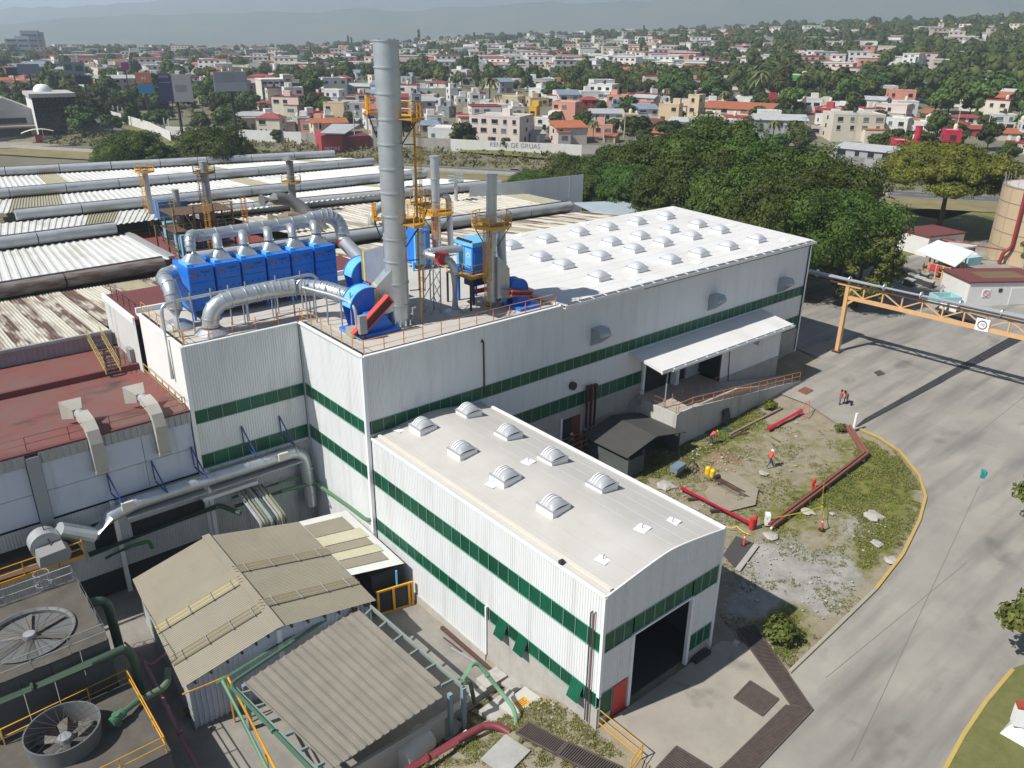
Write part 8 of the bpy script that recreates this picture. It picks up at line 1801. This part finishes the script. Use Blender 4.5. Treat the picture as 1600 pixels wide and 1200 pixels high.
 right = aim(p); rz = math.atan2(right.y, right.x) + math.radians(yaw)
 t.location = p; t.rotation_euler = (0, 0, rz)
 if label: t['label'] = label
 else:
  row = 'front' if v > 205 else 'second' if v > 185 else 'third' if v > 165 else 'fourth' if v > 148 else 'fifth' if v > 128 else 'sixth' if v > 108 else 'seventh' if v > 92 else 'farthest'
  HOUSES.append((t, u, row, WC[wc][0], 'small' if h < 4 else 'two-storey' if h < 7.4 else 'tall', RC[rc][0]))
 t['group'] = 'houses of the town'; OCC.append((p.x, p.y, max(w, dep) * .56)); return t
OCC = []
H_ = """395,150,32,16,g,r;392,168,25,10,p,f;368,172,24,11,r,h;425,172,30,13,o,h;390,194,55,17,w,g;398,203,36,16,t,f;427,193,25,12,w,f;440,205,44,12,t,f;470,196,22,11,w,f;478,203,24,16,g,f;478,172,22,13,r,f;494,173,12,24,r,f;460,169,20,8,w,r
525,148,38,23,w,f;560,146,36,14,g,g;497,158,28,10,c,f;522,156,12,8,y,f;548,163,40,9,m,f;545,172,26,14,w,g;558,182,40,18,g,f;565,166,18,17,t,r;578,166,20,14,t,h;523,194,32,30,o,f;496,190,30,11,w,r;515,196,14,14,w,f;588,219,12,19,p,f;545,197,26,10,g,g
635,138,18,16,g,f;652,188,15,37,g,f;668,160,20,10,c,f;713,157,20,17,w,f;724,163,22,10,w,f;750,160,20,13,w,r;742,168,16,20,w,f;757,171,14,12,w,f;790,166,40,13,o,f;790,180,56,14,w,f;810,183,20,14,w,f;832,187,12,18,y,f;755,186,40,11,w,h;723,192,22,12,t,r;731,200,22,13,c,r;693,183,18,14,g,f;708,179,10,9,r,f;683,174,12,18,w,f;680,193,26,9,w,f;739,212,18,9,t,t;772,225,84,39,p,f;695,225,54,22,w,w;672,205,30,9,t,b;780,137,50,11,c,f;757,130,16,12,w,f
845,138,46,13,w,f;905,134,56,11,w,f;893,224,50,28,p,t;840,222,24,17,g,g;852,197,36,11,w,f;840,151,30,11,w,f;866,151,22,13,w,f;868,165,30,14,w,r;893,182,14,12,g,f;843,166,30,11,o,f;925,167,36,21,w,f;922,175,28,22,r,h;962,170,30,19,s,f;975,142,36,11,w,h;975,149,30,9,w,f;1000,166,34,17,w,r;962,177,14,12,b,f;985,205,22,23,o,f;952,222,18,10,t,t
1020,204,62,16,w,m;1043,193,32,27,o,f;1012,190,36,22,w,b;1032,168,28,14,w,f;1017,218,52,14,t,t;1062,152,28,15,w,f;1055,133,30,14,w,r;1082,146,32,19,p,r;1080,195,18,42,o,f;1145,186,110,20,c,t;1142,120,50,12,w,f;1105,125,22,14,r,f;1062,182,18,14,c,r;1160,163,36,10,w,w;1048,172,18,10,w,f
1190,143,36,22,w,h;1213,148,16,20,w,f;1305,133,32,19,c,r;1210,172,18,16,r,f;1220,158,12,10,w,f;1243,176,10,15,c,f;1268,173,30,17,w,f;1298,174,32,12,c,f;1313,176,20,14,w,f;1300,182,56,7,r,f;1376,172,36,11,w,t;1342,184,42,9,g,f;1337,220,78,37,c,f;1218,217,78,34,g,g;1345,262,92,32,g,g;1285,212,40,10,t,f
1396,218,32,30,w,f;1414,262,44,38,F,f;1482,246,24,38,F,f;1440,213,30,20,w,f;1460,204,26,22,w,f;1488,205,34,15,w,h;1515,194,46,13,c,h;1532,173,60,25,c,t;1486,165,30,18,w,f;1479,158,14,16,p,f;1566,203,34,21,w,f;1532,212,54,13,r,h;1576,219,28,13,t,t;1597,218,12,24,w,f;1592,240,34,14,c,r;1450,186,26,8,t,t;1510,103,24,15,c,f;1531,104,22,15,m,f;1420,114,12,22,w,f;1378,122,22,9,w,r;1398,117,16,9,w,h;1545,150,16,8,r,h;1428,197,20,10,w,t
145,92,18,14,w,f;283,84,26,12,c,t;300,88,30,10,c,t;365,84,40,10,c,t;412,86,34,10,c,t;242,100,20,16,c,h;108,100,26,10,w,f;70,108,30,12,w,f;25,100,24,10,w,f;120,85,20,9,w,f;185,100,22,10,w,f;200,115,24,9,w,f;160,118,30,10,w,f;45,120,40,12,g,f;95,125,26,9,w,f;215,88,14,9,w,f;310,150,14,12,b,f;316,140,22,12,p,f;280,118,30,12,w,f;300,112,24,9,w,f;345,108,20,12,w,f;390,120,18,10,w,f;430,105,18,8,w,f;455,98,20,10,w,f;500,92,18,9,w,f;520,112,18,9,w,t;475,118,16,8,w,f;180,135,16,9,r,f;235,136,20,12,m,f;155,140,14,12,y,f;260,130,22,10,g,f
660,80,20,10,w,f;690,78,16,14,t,f;735,82,14,8,w,f;760,78,26,12,c,f;790,78,26,10,w,f;640,100,22,10,s,t;690,105,30,11,s,t;670,112,24,9,w,f;880,66,22,9,w,f;920,78,30,10,w,f;860,90,24,9,w,f;955,70,16,8,w,f;840,98,30,12,w,f;880,100,26,12,w,f;930,100,20,14,c,g;970,92,20,8,w,f;995,85,40,8,w,f;1040,72,30,8,w,f;1080,68,20,8,w,f;1110,58,22,8,w,f;1150,80,30,8,w,f;1175,82,22,13,t,h;1140,95,24,11,r,f;1110,102,20,8,w,h;1190,66,14,10,g,f;1170,100,30,11,w,f;1100,83,18,8,p,f;1250,70,22,7,w,f;1300,60,20,7,w,f;1350,45,22,8,w,f;1400,72,16,8,w,f;1470,40,20,8,w,f;1500,48,24,9,w,f;1540,35,22,8,w,f;1575,45,24,9,w,f;1590,60,18,8,w,f;1530,55,20,8,w,f;1440,55,16,7,w,f;1580,85,20,8,w,f;1505,30,20,7,w,f;1560,25,20,7,w,f;1480,28,18,7,w,f"""
FAR = []
rows_ = [s.split(',') for ln in H_.split('\n') for s in ln.split(';')]
for q in rows_:
 u, v, wp, hp = map(float, q[:4])
 if v <= 96: FAR.append((u, v, wp, hp, q[4], q[5])); continue
 house(u, v, wp, hp, q[4], q[5], detail=v > 110)
gr_ = random.Random(17)
def free(x, y, r_): return all((x - a) ** 2 + (y - b) ** 2 > (r_ + c) ** 2 for a, b, c in OCC)
cnt = 0
for k in range(5000):
 if cnt >= 150: break
 u = gr_.uniform(340, 1600) if gr_.random() < .62 else gr_.uniform(10, 430); v = gr_.uniform(112, 222) if u > 420 else gr_.uniform(98, 148); p = G(u, v)
 if beyond(p.x, p.y) < 30 or (u > 1080 and v < 135 and gr_.random() < .8): continue
 D = depth(p); w = gr_.uniform(6.5, 11.5) if u > 420 else gr_.uniform(9, 20)
 if not free(p.x, p.y, w * .42): continue
 house(u, v, w * FPX / D, gr_.choice((3.2, 3.5, 5.8, 6.2, 6.5, 6.8)) * FPX / D, gr_.choice('wwwwwwwccptgs'), gr_.choice('fffwwwrrhhtgb'), detail=D < 560); cnt += 1
for k in range(2600):
 if len(FAR) > 640: break
 u, v = gr_.uniform(60, 1600), gr_.uniform(48, 118); p = G(u, v); D = depth(p)
 if D < 420 or D > 1450 or (u > 1080 and v > 62 and gr_.random() < .55) or not free(p.x, p.y, 5): continue
 w = gr_.uniform(9, 20); FAR.append((u, v, w * FPX / D, gr_.choice((4, 6, 7, 9)) * FPX / D, gr_.choice('wwwwwwcctgps'), gr_.choice('fffwwwwrth')))
fm, fk, mb = [], {}, MB()
def mid(m):
 if m.name not in fk: fk[m.name] = len(fm); fm.append(m)
 return fk[m.name]
for (u, v, wp, hp, wc, rc) in FAR:
 p = G(u, v); D = depth(p)
 if D > 1600: continue
 w, h = wp * D / FPX, hp * D / FPX; x_ = aim(p); a = gr_.uniform(-.4, .4); x_ = V(x_.x * math.cos(a) - x_.y * math.sin(a), x_.x * math.sin(a) + x_.y * math.cos(a), 0); y_ = V(-x_.y, x_.x, 0); d = min(w, 12)
 c = p + y_ * d / 2; mb.cm = mid(wcol(wc)); mb.obox(c + V(0, 0, h / 2 - 1.5), x_ * w / 2, y_ * d / 2, V(0, 0, h / 2 + 1.5)); mb.cm = mid(rcol(rc)); mb.obox(c + V(0, 0, h + .2), x_ * (w / 2 + .3), y_ * (d / 2 + .3), V(0, 0, .2))
 mb.cm = mid(glass)
 for i in range(max(1, int(w / 4))):
  for f in range(max(1, int(h / 3))): q = c - y_ * (d / 2 + .02) + x_ * (-w / 2 + 2 + i * 4) + V(0, 0, 1.6 + 3 * f); mb.obox(q, x_ * .9, y_ * .05, V(0, 0, .6))
 OCC.append((p.x, p.y, w * .5))
tag(mb.build('far_houses', fm), kind='stuff')
by = {}
for t, u, row, cn, st, rf in sorted(HOUSES, key=lambda h: h[1]): by.setdefault((row, cn, rf), []).append((t, st))
for (row, cn, rf), L_ in by.items():
 for i, (t, st) in enumerate(L_):
  t['label'] = f"{cn} {st} house, {rf}, " + ('only one' if len(L_) == 1 else ORD[min(i, 29)] + ('' if i == 0 else ' from left')) + f" in the {row} town row"
tr_ = random.Random(23); made = 0; cand = []
kinds = ('dense round dark green tree among the town houses', 'broad mid green tree among the town houses', 'loose olive green tree among the town houses', 'tall leafy tree among the town houses')
for k in range(9000):
 a = tr_.uniform(-36, 36); r = 235 * (1500 / 235) ** (tr_.random() ** .8); w = math.radians(a + 40.34); x, y = CAM.x + r * math.sin(w), CAM.y + r * math.cos(w)
 b = beyond(x, y)
 if b < 22: continue
 n_ = pnoise(V(x * .008, y * .008, 5)); wood = (.28 + .6 * sstep(330, 620, r) + .4 * sstep(700, 1000, r)) * (1 if a > 8 else .62) + .6 * n_
 if tr_.random() > wood: continue
 s = tr_.uniform(.4, 1.15) * (1.25 if a > 10 and r > 350 else 1)
 if not free(x, y, 2.0 * s): continue
 if b > 20 and r < 330 and tr_.random() < .5: continue
 cand.append((r, x, y, s)); OCC.append((x, y, 1.7 * s))
cand.sort(); used_ = [0] * 4; TL = []
for i, (r, x, y, s) in enumerate(cand[:290]):
 j = tr_.randrange(4); pr = tproto[j]; g = ('town trees, ' + kinds[j].split(' tree')[0])
 loc = (x, y, ground_h(x, y) - .2); sz = tr_.uniform(.8, 1.2)
 if not used_[j]: used_[j] = 1; tt = pr; pr.location = loc; pr.scale = (s, s, s * sz); pr['label'] = kinds[j]; pr['group'] = g
 else: tt = dup(pr, loc, tr_.uniform(0, 6), kinds[j], g, (s, s, s * sz))
 d = V(*loc) - CAM; TL.append((800 + FPX * d.dot(RT) / d.dot(FW), r, j, tt))
tb2 = {}
for u, r, j, tt in sorted(TL, key=lambda q: q[0]): tb2.setdefault((int(r // 24), j), []).append(tt)
NR = sorted({k[0] for k in tb2})
for (rr_2, j), L_ in tb2.items():
 for i, tt in enumerate(L_): tt['label'] = kinds[j].split(' tree')[0] + f' town tree, {ORD[min(i, 29)]}' + ('' if i == 0 else ' from left') + f' in the {ORD[NR.index(rr_2)] if NR.index(rr_2) else "nearest"} tree belt'
fv, ff_ = [], []; k0 = 0; protos = []
for i in range(4):
 r = random.Random(i); lob = [((0, 0, 5.2), (3.3, 3.3, 3.0))] + [((2.4 * math.cos(a), 2.4 * math.sin(a), r.uniform(3.4, 6)), (2, 2, 1.8)) for a in (0.3 + i, 1.6 + i, 2.9 + i, 4.2 + i, 5.4 + i)]; protos.append(leaves(lob, 100, 1.0, 80 + i, .86))
for (r, x, y, s) in cand[290:]:
 v_, f_ = protos[tr_.randrange(4)]; a = tr_.uniform(0, 6.28); c, s_ = math.cos(a), math.sin(a); h = s * tr_.uniform(.85, 1.35)
 q = v_ @ np.array([[c * s, s_ * s, 0], [-s_ * s, c * s, 0], [0, 0, h]]) + np.array([x, y, ground_h(x, y) - .5]); fv.append(q); ff_.append(f_ + k0); k0 += len(q)
if fv: o = bpy.data.objects.new('far_woods', np_mesh('far_woods', np.concatenate(fv), np.concatenate(ff_), mat('far_leaf', (.030, .058, .016), .8, var=(.095, .105, .028), scale=.035, amt=.95, isl=.35, spec=.1))); COL.objects.link(o); tag(o, kind='stuff')
def facing(t, p, yaw=0): r_ = aim(p); t.location = p; t.rotation_euler = (0, 0, math.atan2(r_.y, r_.x) + math.radians(yaw))
def px_(p): return depth(p) / FPX
def billboard(u, v0, v1, wp, label, cells, yaw=0, vb=None, r=220, panelm=None):
 """free-standing sign board: photo column u, board from row v0 to v1, standing r metres away; cells = coloured areas"""
 p = colp(u, r); t = thing('billboard', label, 'billboard'); D = depth(p); w = wp * D / FPX; z1, z0 = z_at(p, v0) - p.z, z_at(p, v1) - p.z
 MB().box((-w / 2, 0, z0), (w / 2, .5, z1)).build('board', panelm or mat('board_back', (.3, .31, .33), .6), t); MB().cyl((0, .6, -1), (0, .6, z1 - .3), max(.25, w * .045), n=10).build('mast', dark_steel, t)
 for (a, b, c, d, col, nm) in cells: MB().box((-w / 2 + w * a, -.06, z0 + (z1 - z0) * c), (-w / 2 + w * b, -.005, z0 + (z1 - z0) * d)).build('poster', mat(nm, col, .5), t)
 facing(t, p, yaw); return t, w, z0, z1
dk_b = (.016, .018, .07)
billboard(262, 116, 159, 48, 'large dark blue billboard with grey picture half beside the palms', ((0, .42, 0, 1, dk_b, 'poster_navy'), (.42, 1, 0, 1, (.24, .24, .26), 'poster_grey'), (.5, .85, .35, .62, (.38, .38, .39), 'poster_pale'), (.05, .35, .88, .95, (.5, .5, .6), 'poster_line'), (.05, .38, .70, .72, (.4, .4, .6), 'poster_line')), -12, r=262)
t, w, z0, z1 = billboard(352, 112, 143, 48, 'wide grey blank billboard on a single post above the red roofs', ((.02, .30, .52, .97, (.30, .31, .34), 'poster_g1'), (.34, .62, .52, .97, (.27, .28, .31), 'poster_g2'), (.66, .98, .52, .97, (.30, .30, .33), 'poster_g1'), (.02, .98, .03, .47, (.36, .38, .42), 'poster_g3')), 8, r=250)
t, w, z0, z1 = billboard(213, 113, 130, 22, 'orange billboard stacked above a blue one', ((0, 1, 0, 1, (.62, .2, .1), 'poster_orange'),), 0, r=330); wl = mat('print_white', (.7, .7, .7), .6)
text('99', (z1 - z0) * .5, wl, 'print', t, (0, 0, 0), (PI / 2, 0, 0)).location = (0, -.08, z0 + (z1 - z0) * .4)
t, w, z0, z1 = billboard(215, 131, 146, 22, 'blue billboard under the orange one', ((0, 1, 0, 1, (.04, .24, .48), 'poster_blue'),), 0, r=328); MB().box((-w * .35, -.08, z0 + (z1 - z0) * .5), (w * .3, -.065, z0 + (z1 - z0) * .62)).build('print', wl, t)
billboard(106, 97, 115, 30, 'grey billboard with dark bird shapes on the left', ((.1, .4, .3, .8, (.1, .1, .13), 'poster_bird'), (.55, .9, .2, .7, (.1, .1, .13), 'poster_bird')), 5, r=420); billboard(33, 100, 116, 30, 'plain grey-violet billboard at the far left', ((0, 1, 0, 1, (.26, .27, .31), 'poster_violet'),), 5, r=420); billboard(8, 105, 118, 20, 'dark navy billboard cut by the left edge', ((0, 1, 0, 1, (.05, .055, .09), 'poster_dark'),), 5, r=420)
billboard(118, 118, 131, 20, 'small dark billboard on a post behind the black glass building', ((0, 1, 0, 1, (.03, .03, .05), 'poster_dark2'),), 0, r=330); billboard(187, 98, 109, 11, 'small magenta sign board on a roof', ((0, 1, 0, 1, (.35, .03, .25), 'poster_magenta'),), 0, r=430)
p = G(435, 158); t = thing('apartment_block', 'four-storey tan and white apartment block with brown end wall', 'apartment block'); D = depth(p); w, h = 46 * D / FPX, 36 * D / FPX
MB().box((-w / 2, 0, -2), (w / 2, 12, h * .86)).build('wall', wcol('c'), t); MB().box((w * .22, -.4, -2), (w / 2 + .3, 5, h * 1.08)).build('stair_tower', wcol('c'), t); MB().box((w / 2 + .02, .5, -2), (w / 2 + w * .85, 12, h * .72)).build('brown_wing', mat('brown_render', (.17, .14, .12), .8), t); MB().box((-w / 2 - .2, -.3, h * .86), (w / 2, 12.2, h * .9)).build('roof', rcol('w'), t)
for i in range(5): MB().box((-w / 2 + i * w / 5 - .2, -.5, -2), (-w / 2 + i * w / 5 + .25, 0, h * .88)).build('fin', wcol('b'), t)
for f in range(4):
 for i in range(4): put('window', glass, t, (-w / 2 + (i + .5) * w / 5, -.05, h * (.12 + f * .21)), (w / 5 * .7, 1, h * .09))
 put('window', glass, t, (w * .38, -.45, h * (.2 + f * .22)), (w * .12, 1, h * .06))
facing(t, p, 14)
p = G(1232, 146); t = thing('green_building', 'bright green windowless building with grey end wall among the trees', 'building'); D = depth(p); k = D / FPX
MB().box((-18 * k, 0, -2), (-2 * k, 10, 26 * k)).build('dark_wall', mat('dark_green_wall', (.03, .14, .04), .7), t); MB().box((-1.9 * k, -.5, -2), (19 * k, 10, 27 * k)).build('green_wall', mat('bright_green_wall', (.10, .33, .05), .7), t); MB().box((19.2 * k, 0, -2), (36 * k, 10, 26 * k)).build('end_wall', wcol('g'), t); MB().box((-18 * k, .2, 27 * k), (36 * k, 10, 27.6 * k)).build('roof', rcol('w'), t); facing(t, p, 6)
p = along(0, 0, 0); p = G(540, 236); t = thing('red_shed', 'red roadside shed with grey sheet roof and white graffiti', 'shed'); k = depth(p) / FPX
MB().box((-36 * k, 0, -1), (-4 * k, 14, 24 * k)).build('red_wall', wcol('r'), t); MB().box((-3.9 * k, .1, -1), (40 * k, 14, 22 * k)).build('dark_wall', wcol('m'), t); MB().prism([(-38 * k, -.6, 27 * k), (0, -.6, 25 * k), (38 * k, 13, 32 * k), (-6 * k, 14, 33 * k)], V(0, 0, .3)).build('roof', rcol('g'), t)
text('SKORE', 8 * k, wl, 'graffiti', t, (0, 0, 0), (PI / 2, 0, 0)).location = (-20 * k, -.05, 4 * k); facing(t, p, 10)
p = G(1424, 262); t = thing('red_column', 'tall round crimson column at the corner of the crimson house', 'column'); k = depth(p) / FPX; MB().cyl((0, -1, 0), (0, -1, 62 * k), 5 * k, n=16).build('shaft', wcol('F'), t); MB().cyl((0, -1, 62 * k), (0, -1, 63 * k), 5.6 * k, n=16).build('cap', wcol('r'), t); facing(t, p)
bw = thing('boundary_wall', 'long white and bare boundary wall along the far side of the highway', 'wall', along(0, 20)); prev = None
wm_, bm_ = mat('whitewashed_wall', (.66, .65, .62), .85, var=(.5, .48, .45), scale=.3, amt=.7), streak(mat('bare_block_wall', (.36, .34, .30), .9, var=(.26, .25, .23), scale=.5, amt=.8), (.1, .1, .1), (.6, .6, .2), .6)
for s in range(-20, 250, 5):
 a, b = along(s, 24), along(s + 4.96, 24); a.z = ground_h(a.x, a.y); b.z = ground_h(b.x, b.y); MB().beam(a + V(0, 0, .9), b + V(0, 0, .9), .25, 3.6, V(0, 0, 1)).build('wall_panel', wm_ if (s < 30 or 75 < s < 118) else bm_, bw)
a = along(100, 23.8); rzw = math.atan2(HD.y, HD.x); text('RENTA DE GRUAS', 1.9, mat('grey_print', (.25, .25, .26), .8), 'painted_words', bw, V(a.x, a.y, ground_h(a.x, a.y) + 1.7), (PI / 2, 0, rzw))
rw_ = thing('retaining_bank', 'sloping grey concrete bank below the highway at the right', 'retaining wall', along(130, -8))
for s in range(118, 180, 6): MB().add([along(s, -6.5, 0.), along(s + 5.9, -6.5, 0.), along(s + 5.9, -2.2, 2.2), along(s, -2.2, 2.2)], [(0, 1, 2, 3)]).build('bank_panel', concrete, rw_)
p = G(92, 211); t = thing('glass_building', 'black glass-fronted box building at the left edge', 'office building'); k = depth(p) / FPX; MB().box((-27 * k, 0, -1), (32 * k, 20, z_at(p, 152) - p.z)).build('wall', mat('white_side_wall', (.6, .6, .6), .7), t); hh = z_at(p, 152) - p.z
gm_ = mat('black_glass', (.006, .009, .011), .12)
for i in range(10):
 for j in range(7): a, b = -27 * k + 59 * k * i / 10, -27 * k + 59 * k * (i + 1) / 10; put('glass_pane', gm_, t, ((a + b) / 2, -.08, (j + .5) * hh / 7), ((b - a) * .97, 1, hh / 7 * .97))
MB().box((-30 * k, -.2, hh), (34 * k, 20.5, hh + 1.2)).build('roof', rcol('f'), t); MB().lathe([(2.8, 0), (2.8, .9), (2.3, 1.8), (1.4, 2.4), (0, 2.6)], (-4 * k, 14, hh + 1), 20).build('roof_dome', white_trim, t, True); facing(t, p, 6)
p = G(28, 216); t = thing('showroom', 'pale grey showroom with dark window strip left of the black glass building', 'shop'); k = depth(p) / FPX; hh = z_at(p, 172) - p.z; MB().box((-50 * k, 0, -1), (36 * k, 18, hh)).build('wall', wcol('g'), t); put('window', glass, t, (-8 * k, -.1, hh * .62), (50 * k, 1, hh * .2)); put('shopfront', glass, t, (-8 * k, -.1, hh * .2), (56 * k, 1, hh * .3)); MB().box((-52 * k, -2.5, hh * .42), (38 * k, 0, hh * .46)).build('canopy', wcol('t'), t); MB().add([(-50 * k, -.1, hh), (30 * k, -.1, hh), (-10 * k, -.1, hh + 4), (-50 * k, 18, hh), (30 * k, 18, hh), (-10 * k, 18, hh + 4)], [(0, 1, 2), (5, 4, 3), (1, 4, 5, 2), (0, 2, 5, 3)]).build('roof', rcol('f'), t); facing(t, p, 4)
sheet('car_park', [tuple(G(-60, 206).xy), tuple(G(130, 200).xy), tuple(G(124, 226).xy), tuple(G(-60, 236).xy)], mat('car_park_paving', (.30, .26, .22), .9, var=(.22, .2, .17), scale=.2, amt=.7), .25, 30., lambda x, y: 2.6)
p = G(62, 223); t = thing('tent_canopy', 'cream curved tensile canopy over a red kiosk in the car park', 'canopy'); vs = []
for i in range(9):
 for j in (0, 1): q = -1 + i / 4; vs.append((q * 4.8, (-1.6 if j == 0 else 1.6), 3.4 + 1.0 * (1 - q * q) + .2 * q))
MB().add(vs, [(2 * i, 2 * i + 2, 2 * i + 3, 2 * i + 1) for i in range(8)]).build('fabric', mat('cream_fabric', (.62, .58, .45), .7), t); MB().box((-1, -1, 0), (1, 1, 2.6)).build('kiosk', wcol('r'), t); MB().cyl((1.5, 0, 0), (1.5, 0, 4), .12, n=8).build('pole', white_trim, t); facing(t, p)
def car(label, p, rz, m, L_=4.4):
 t = thing('car', label, 'car'); pr = [(-.5, .35), (-.49, .75), (-.44, .92), (-.27, 1.02), (-.15, 1.48), (.28, 1.5), (.44, 1.02), (.5, .95), (.5, .35)]
 MB().prism([(x * L_, -.85, z) for x, z in pr], V(0, 1.7, 0)).build('body', m, t); MB().prism([(x * L_, -.87, z) for x, z in ((-.24, 1.04), (-.145, 1.40), (.26, 1.42), (.39, 1.04))], V(0, 1.74, 0)).build('window', glass, t)
 for x in (-.31, .31):
  for y in (-.8, .8): w_ = MB().cyl((x * L_, y - .1, .33), (x * L_, y + .1, .33), .34, n=16).build('wheel', black_rubber, t)
 for y in (-.6, .6): MB().box((-.505 * L_, y - .18, .62), (-.49 * L_, y + .18, .78)).build('headlight', wl, t)
 t.location = p; t.rotation_euler = (0, 0, rz); return t
ra = aim(G(110, 206)); car('white car parked in front of the black glass building', G(111, 205) + V(0, 0, .28), math.atan2(ra.y, ra.x), white_trim, 4.9)
car('dark car on the highway near the left trees', along(-6, 3, .1), rzw, black_rubber); car('silver-red car on the highway beyond the sawtooth roof', along(106, 3, .1), rzw, mat('car_silver', (.4, .38, .38), .3, .5))
for i, (u, v0, wp, lab, c) in enumerate(((45, 46, 24, 'tallest hazy grey tower block on the far left skyline', (.28, .31, .36)), (32, 56, 20, 'paler hazy tower block just left of the tallest', (.42, .44, .47)), (15, 60, 18, 'low wide hazy tower block farthest left', (.38, .4, .42)), (58, 50, 12, 'narrow dark side tower right of the tallest', (.2, .22, .27)))):
 p = colp(u, 1250); t = thing('tower_block', lab, 'tower block'); k = depth(p) / FPX; h = z_at(p, v0) - p.z; MB().box((-wp * k / 2, 0, -5), (wp * k / 2, 18, h)).build('wall', mat('tower_wall%d' % i, c, .8), t)
 for f in range(int(h / 6)): put('window', glass, t, (0, -.2, 6 * f + 4), (wp * k * .8, 2, 2.2))
 facing(t, p, -8)
p = colp(1333, 1150); t = thing('radio_mast', 'red and white lattice radio mast on the hill skyline', 'mast'); h = z_at(p, 2) - p.z; k = 1.6
for i in range(8):
 z0, z1 = h * i / 8, h * (i + 1) / 8; r0, r1 = k * (1.4 - i * .12), k * (1.4 - (i + 1) * .12); mb = MB()
 for sx, sy in ((-1, -1), (1, -1), (0, 1)): mb.beam((sx * r0, sy * r0, z0), (sx * r1, sy * r1, z1), .5); mb.beam((sx * r0, sy * r0, z0), (-sx * r1, sy * r1, z1), .3)
 mb.build('section', wl if i % 2 else mat('mast_red', (.4, .08, .06), .6), t)
MB().box((-2.6, -2, h * .92), (2.6, 2, h * .97)).build('antenna_ring', wl, t); t.location = p
for i, (u, v, hp) in enumerate(((555, 225, 48), (1254, 222, 38), (1425, 170, 30), (1488, 232, 58), (1540, 215, 34), (750, 215, 42), (943, 222, 40), (975, 215, 32), (1408, 218, 40), (500, 222, 30), (1475, 178, 26), (1590, 196, 24))):
 p = G(u, v); k = depth(p) / FPX; t = thing('utility_pole', ('grey concrete utility pole among the houses, pole at ' + ('the red shed', 'the grey warehouse', 'the brown hedge', 'the crimson house', 'the far cream house', 'the pink-white house', 'the fan palm', 'the tree row', 'the crimson column', 'the far left lane', 'the hillside', 'the right edge')[i]), 'utility pole', p, 'utility poles in the town'); MB().cyl((p.x, p.y, p.z), (p.x, p.y, p.z + hp * k), .2, .13, 8).build('pole', MATS['pale_concrete'], t); r_ = aim(p); MB().beam(p + V(0, 0, hp * k * .94) - r_ * 1.1, p + V(0, 0, hp * k * .94) + r_ * 1.1, .14).build('crossarm', dark_steel, t)
sheet('grass_plot', [tuple(G(u, v).xy) for u, v in ((715, 238), (870, 250), (880, 228), (735, 226))], lawn_m, .25, 20.)
sheet('scrub_field', [tuple(G(u, v).xy) for u, v in ((125, 168), (325, 158), (330, 142), (150, 150))], mat('dry_field', (.27, .22, .09), .95, var=(.16, .16, .05), scale=.08, amt=.8), .3, 40.)
sheet('side_road', [tuple(G(u, v).xy) for u, v in ((104, 182), (128, 178), (214, 214), (300, 246), (330, 262), (270, 262), (190, 226))], asphalt, .3, 30.)
sheet('green_verge', [tuple(G(u, v).xy) for u, v in ((160, 190), (214, 211), (300, 243), (330, 258), (380, 256), (300, 226), (235, 206), (165, 184))], lawn_m, .28, 30.)
def long_wall(name, label, pts, h, m, n):
 P_ = [G(u, v) for u, v in pts]; t = thing(name, label, 'wall', P_[0])
 for a, b in zip(P_, P_[1:]):
  for i in range(n): p, q = a.lerp(b, i / n), a.lerp(b, (i + .985) / n); MB().beam(p + V(0, 0, h / 2 - .5), q + V(0, 0, h / 2 - .5), .25, h + 1, V(0, 0, 1)).build('wall_panel', m, t)
long_wall('yard_wall', 'long white perimeter wall running down beside the side road at the left', ((150, 176), (165, 184), (235, 206), (268, 222)), 3.2, wm_, 9); long_wall('yard_wall', 'bluish back wall of the fenced lot at the left', ((190, 170), (265, 165)), 3.0, wcol('b'), 8)
long_wall('road_parapet', 'pale concrete parapet along the near edge of the side road', ((126, 192), (200, 226), (262, 256)), 1.2, MATS['pale_concrete'], 9)
for i in range(14): q = G(172 + i * 7.2, 180 + i * 2.0); t = thing('fence_post', f'{ORD[i]} white post' + ('' if i == 0 else ' from the left') + ' in the row inside the fenced lot', 'post', q, 'white posts in the fenced lot'); MB().beam(q, q + V(0, 0, 4.2), .3).build('post', white_trim, t)
sv, sf, k0 = [], [], 0; sr = np.random.default_rng(3)
for i in range(1500):
 s_ = sr.uniform(-60, 240); p = along(s_, sr.uniform(10.5, 23.2)); p.z = ground_h(p.x, p.y); h = sr.uniform(.3, 1.1); m = 9; o_ = sr.normal(size=(m, 3)) * np.array([.6, .6, .25]) + np.array([p.x, p.y, p.z + h * .4]); a = sr.normal(size=(m, 3)); a /= np.linalg.norm(a, axis=1)[:, None]; b = np.cross(a, sr.normal(size=(m, 3))); b /= np.linalg.norm(b, axis=1)[:, None]
 q = np.stack([o_ - a * h * .5, o_ - b * h * .3, o_ + a * h * .5, o_ + b * h * .3], 1).reshape(-1, 3); sv.append(q); sf.append(np.arange(4 * m).reshape(-1, 4) + k0); k0 += 4 * m
o = bpy.data.objects.new('dry_scrub', np_mesh('dry_scrub', np.concatenate(sv), np.concatenate(sf), mat('scrub_leaf', (.20, .17, .06), .9, var=(.10, .115, .03), scale=.12, amt=.9, isl=.3, spec=.1))); COL.objects.link(o); tag(o, kind='stuff')
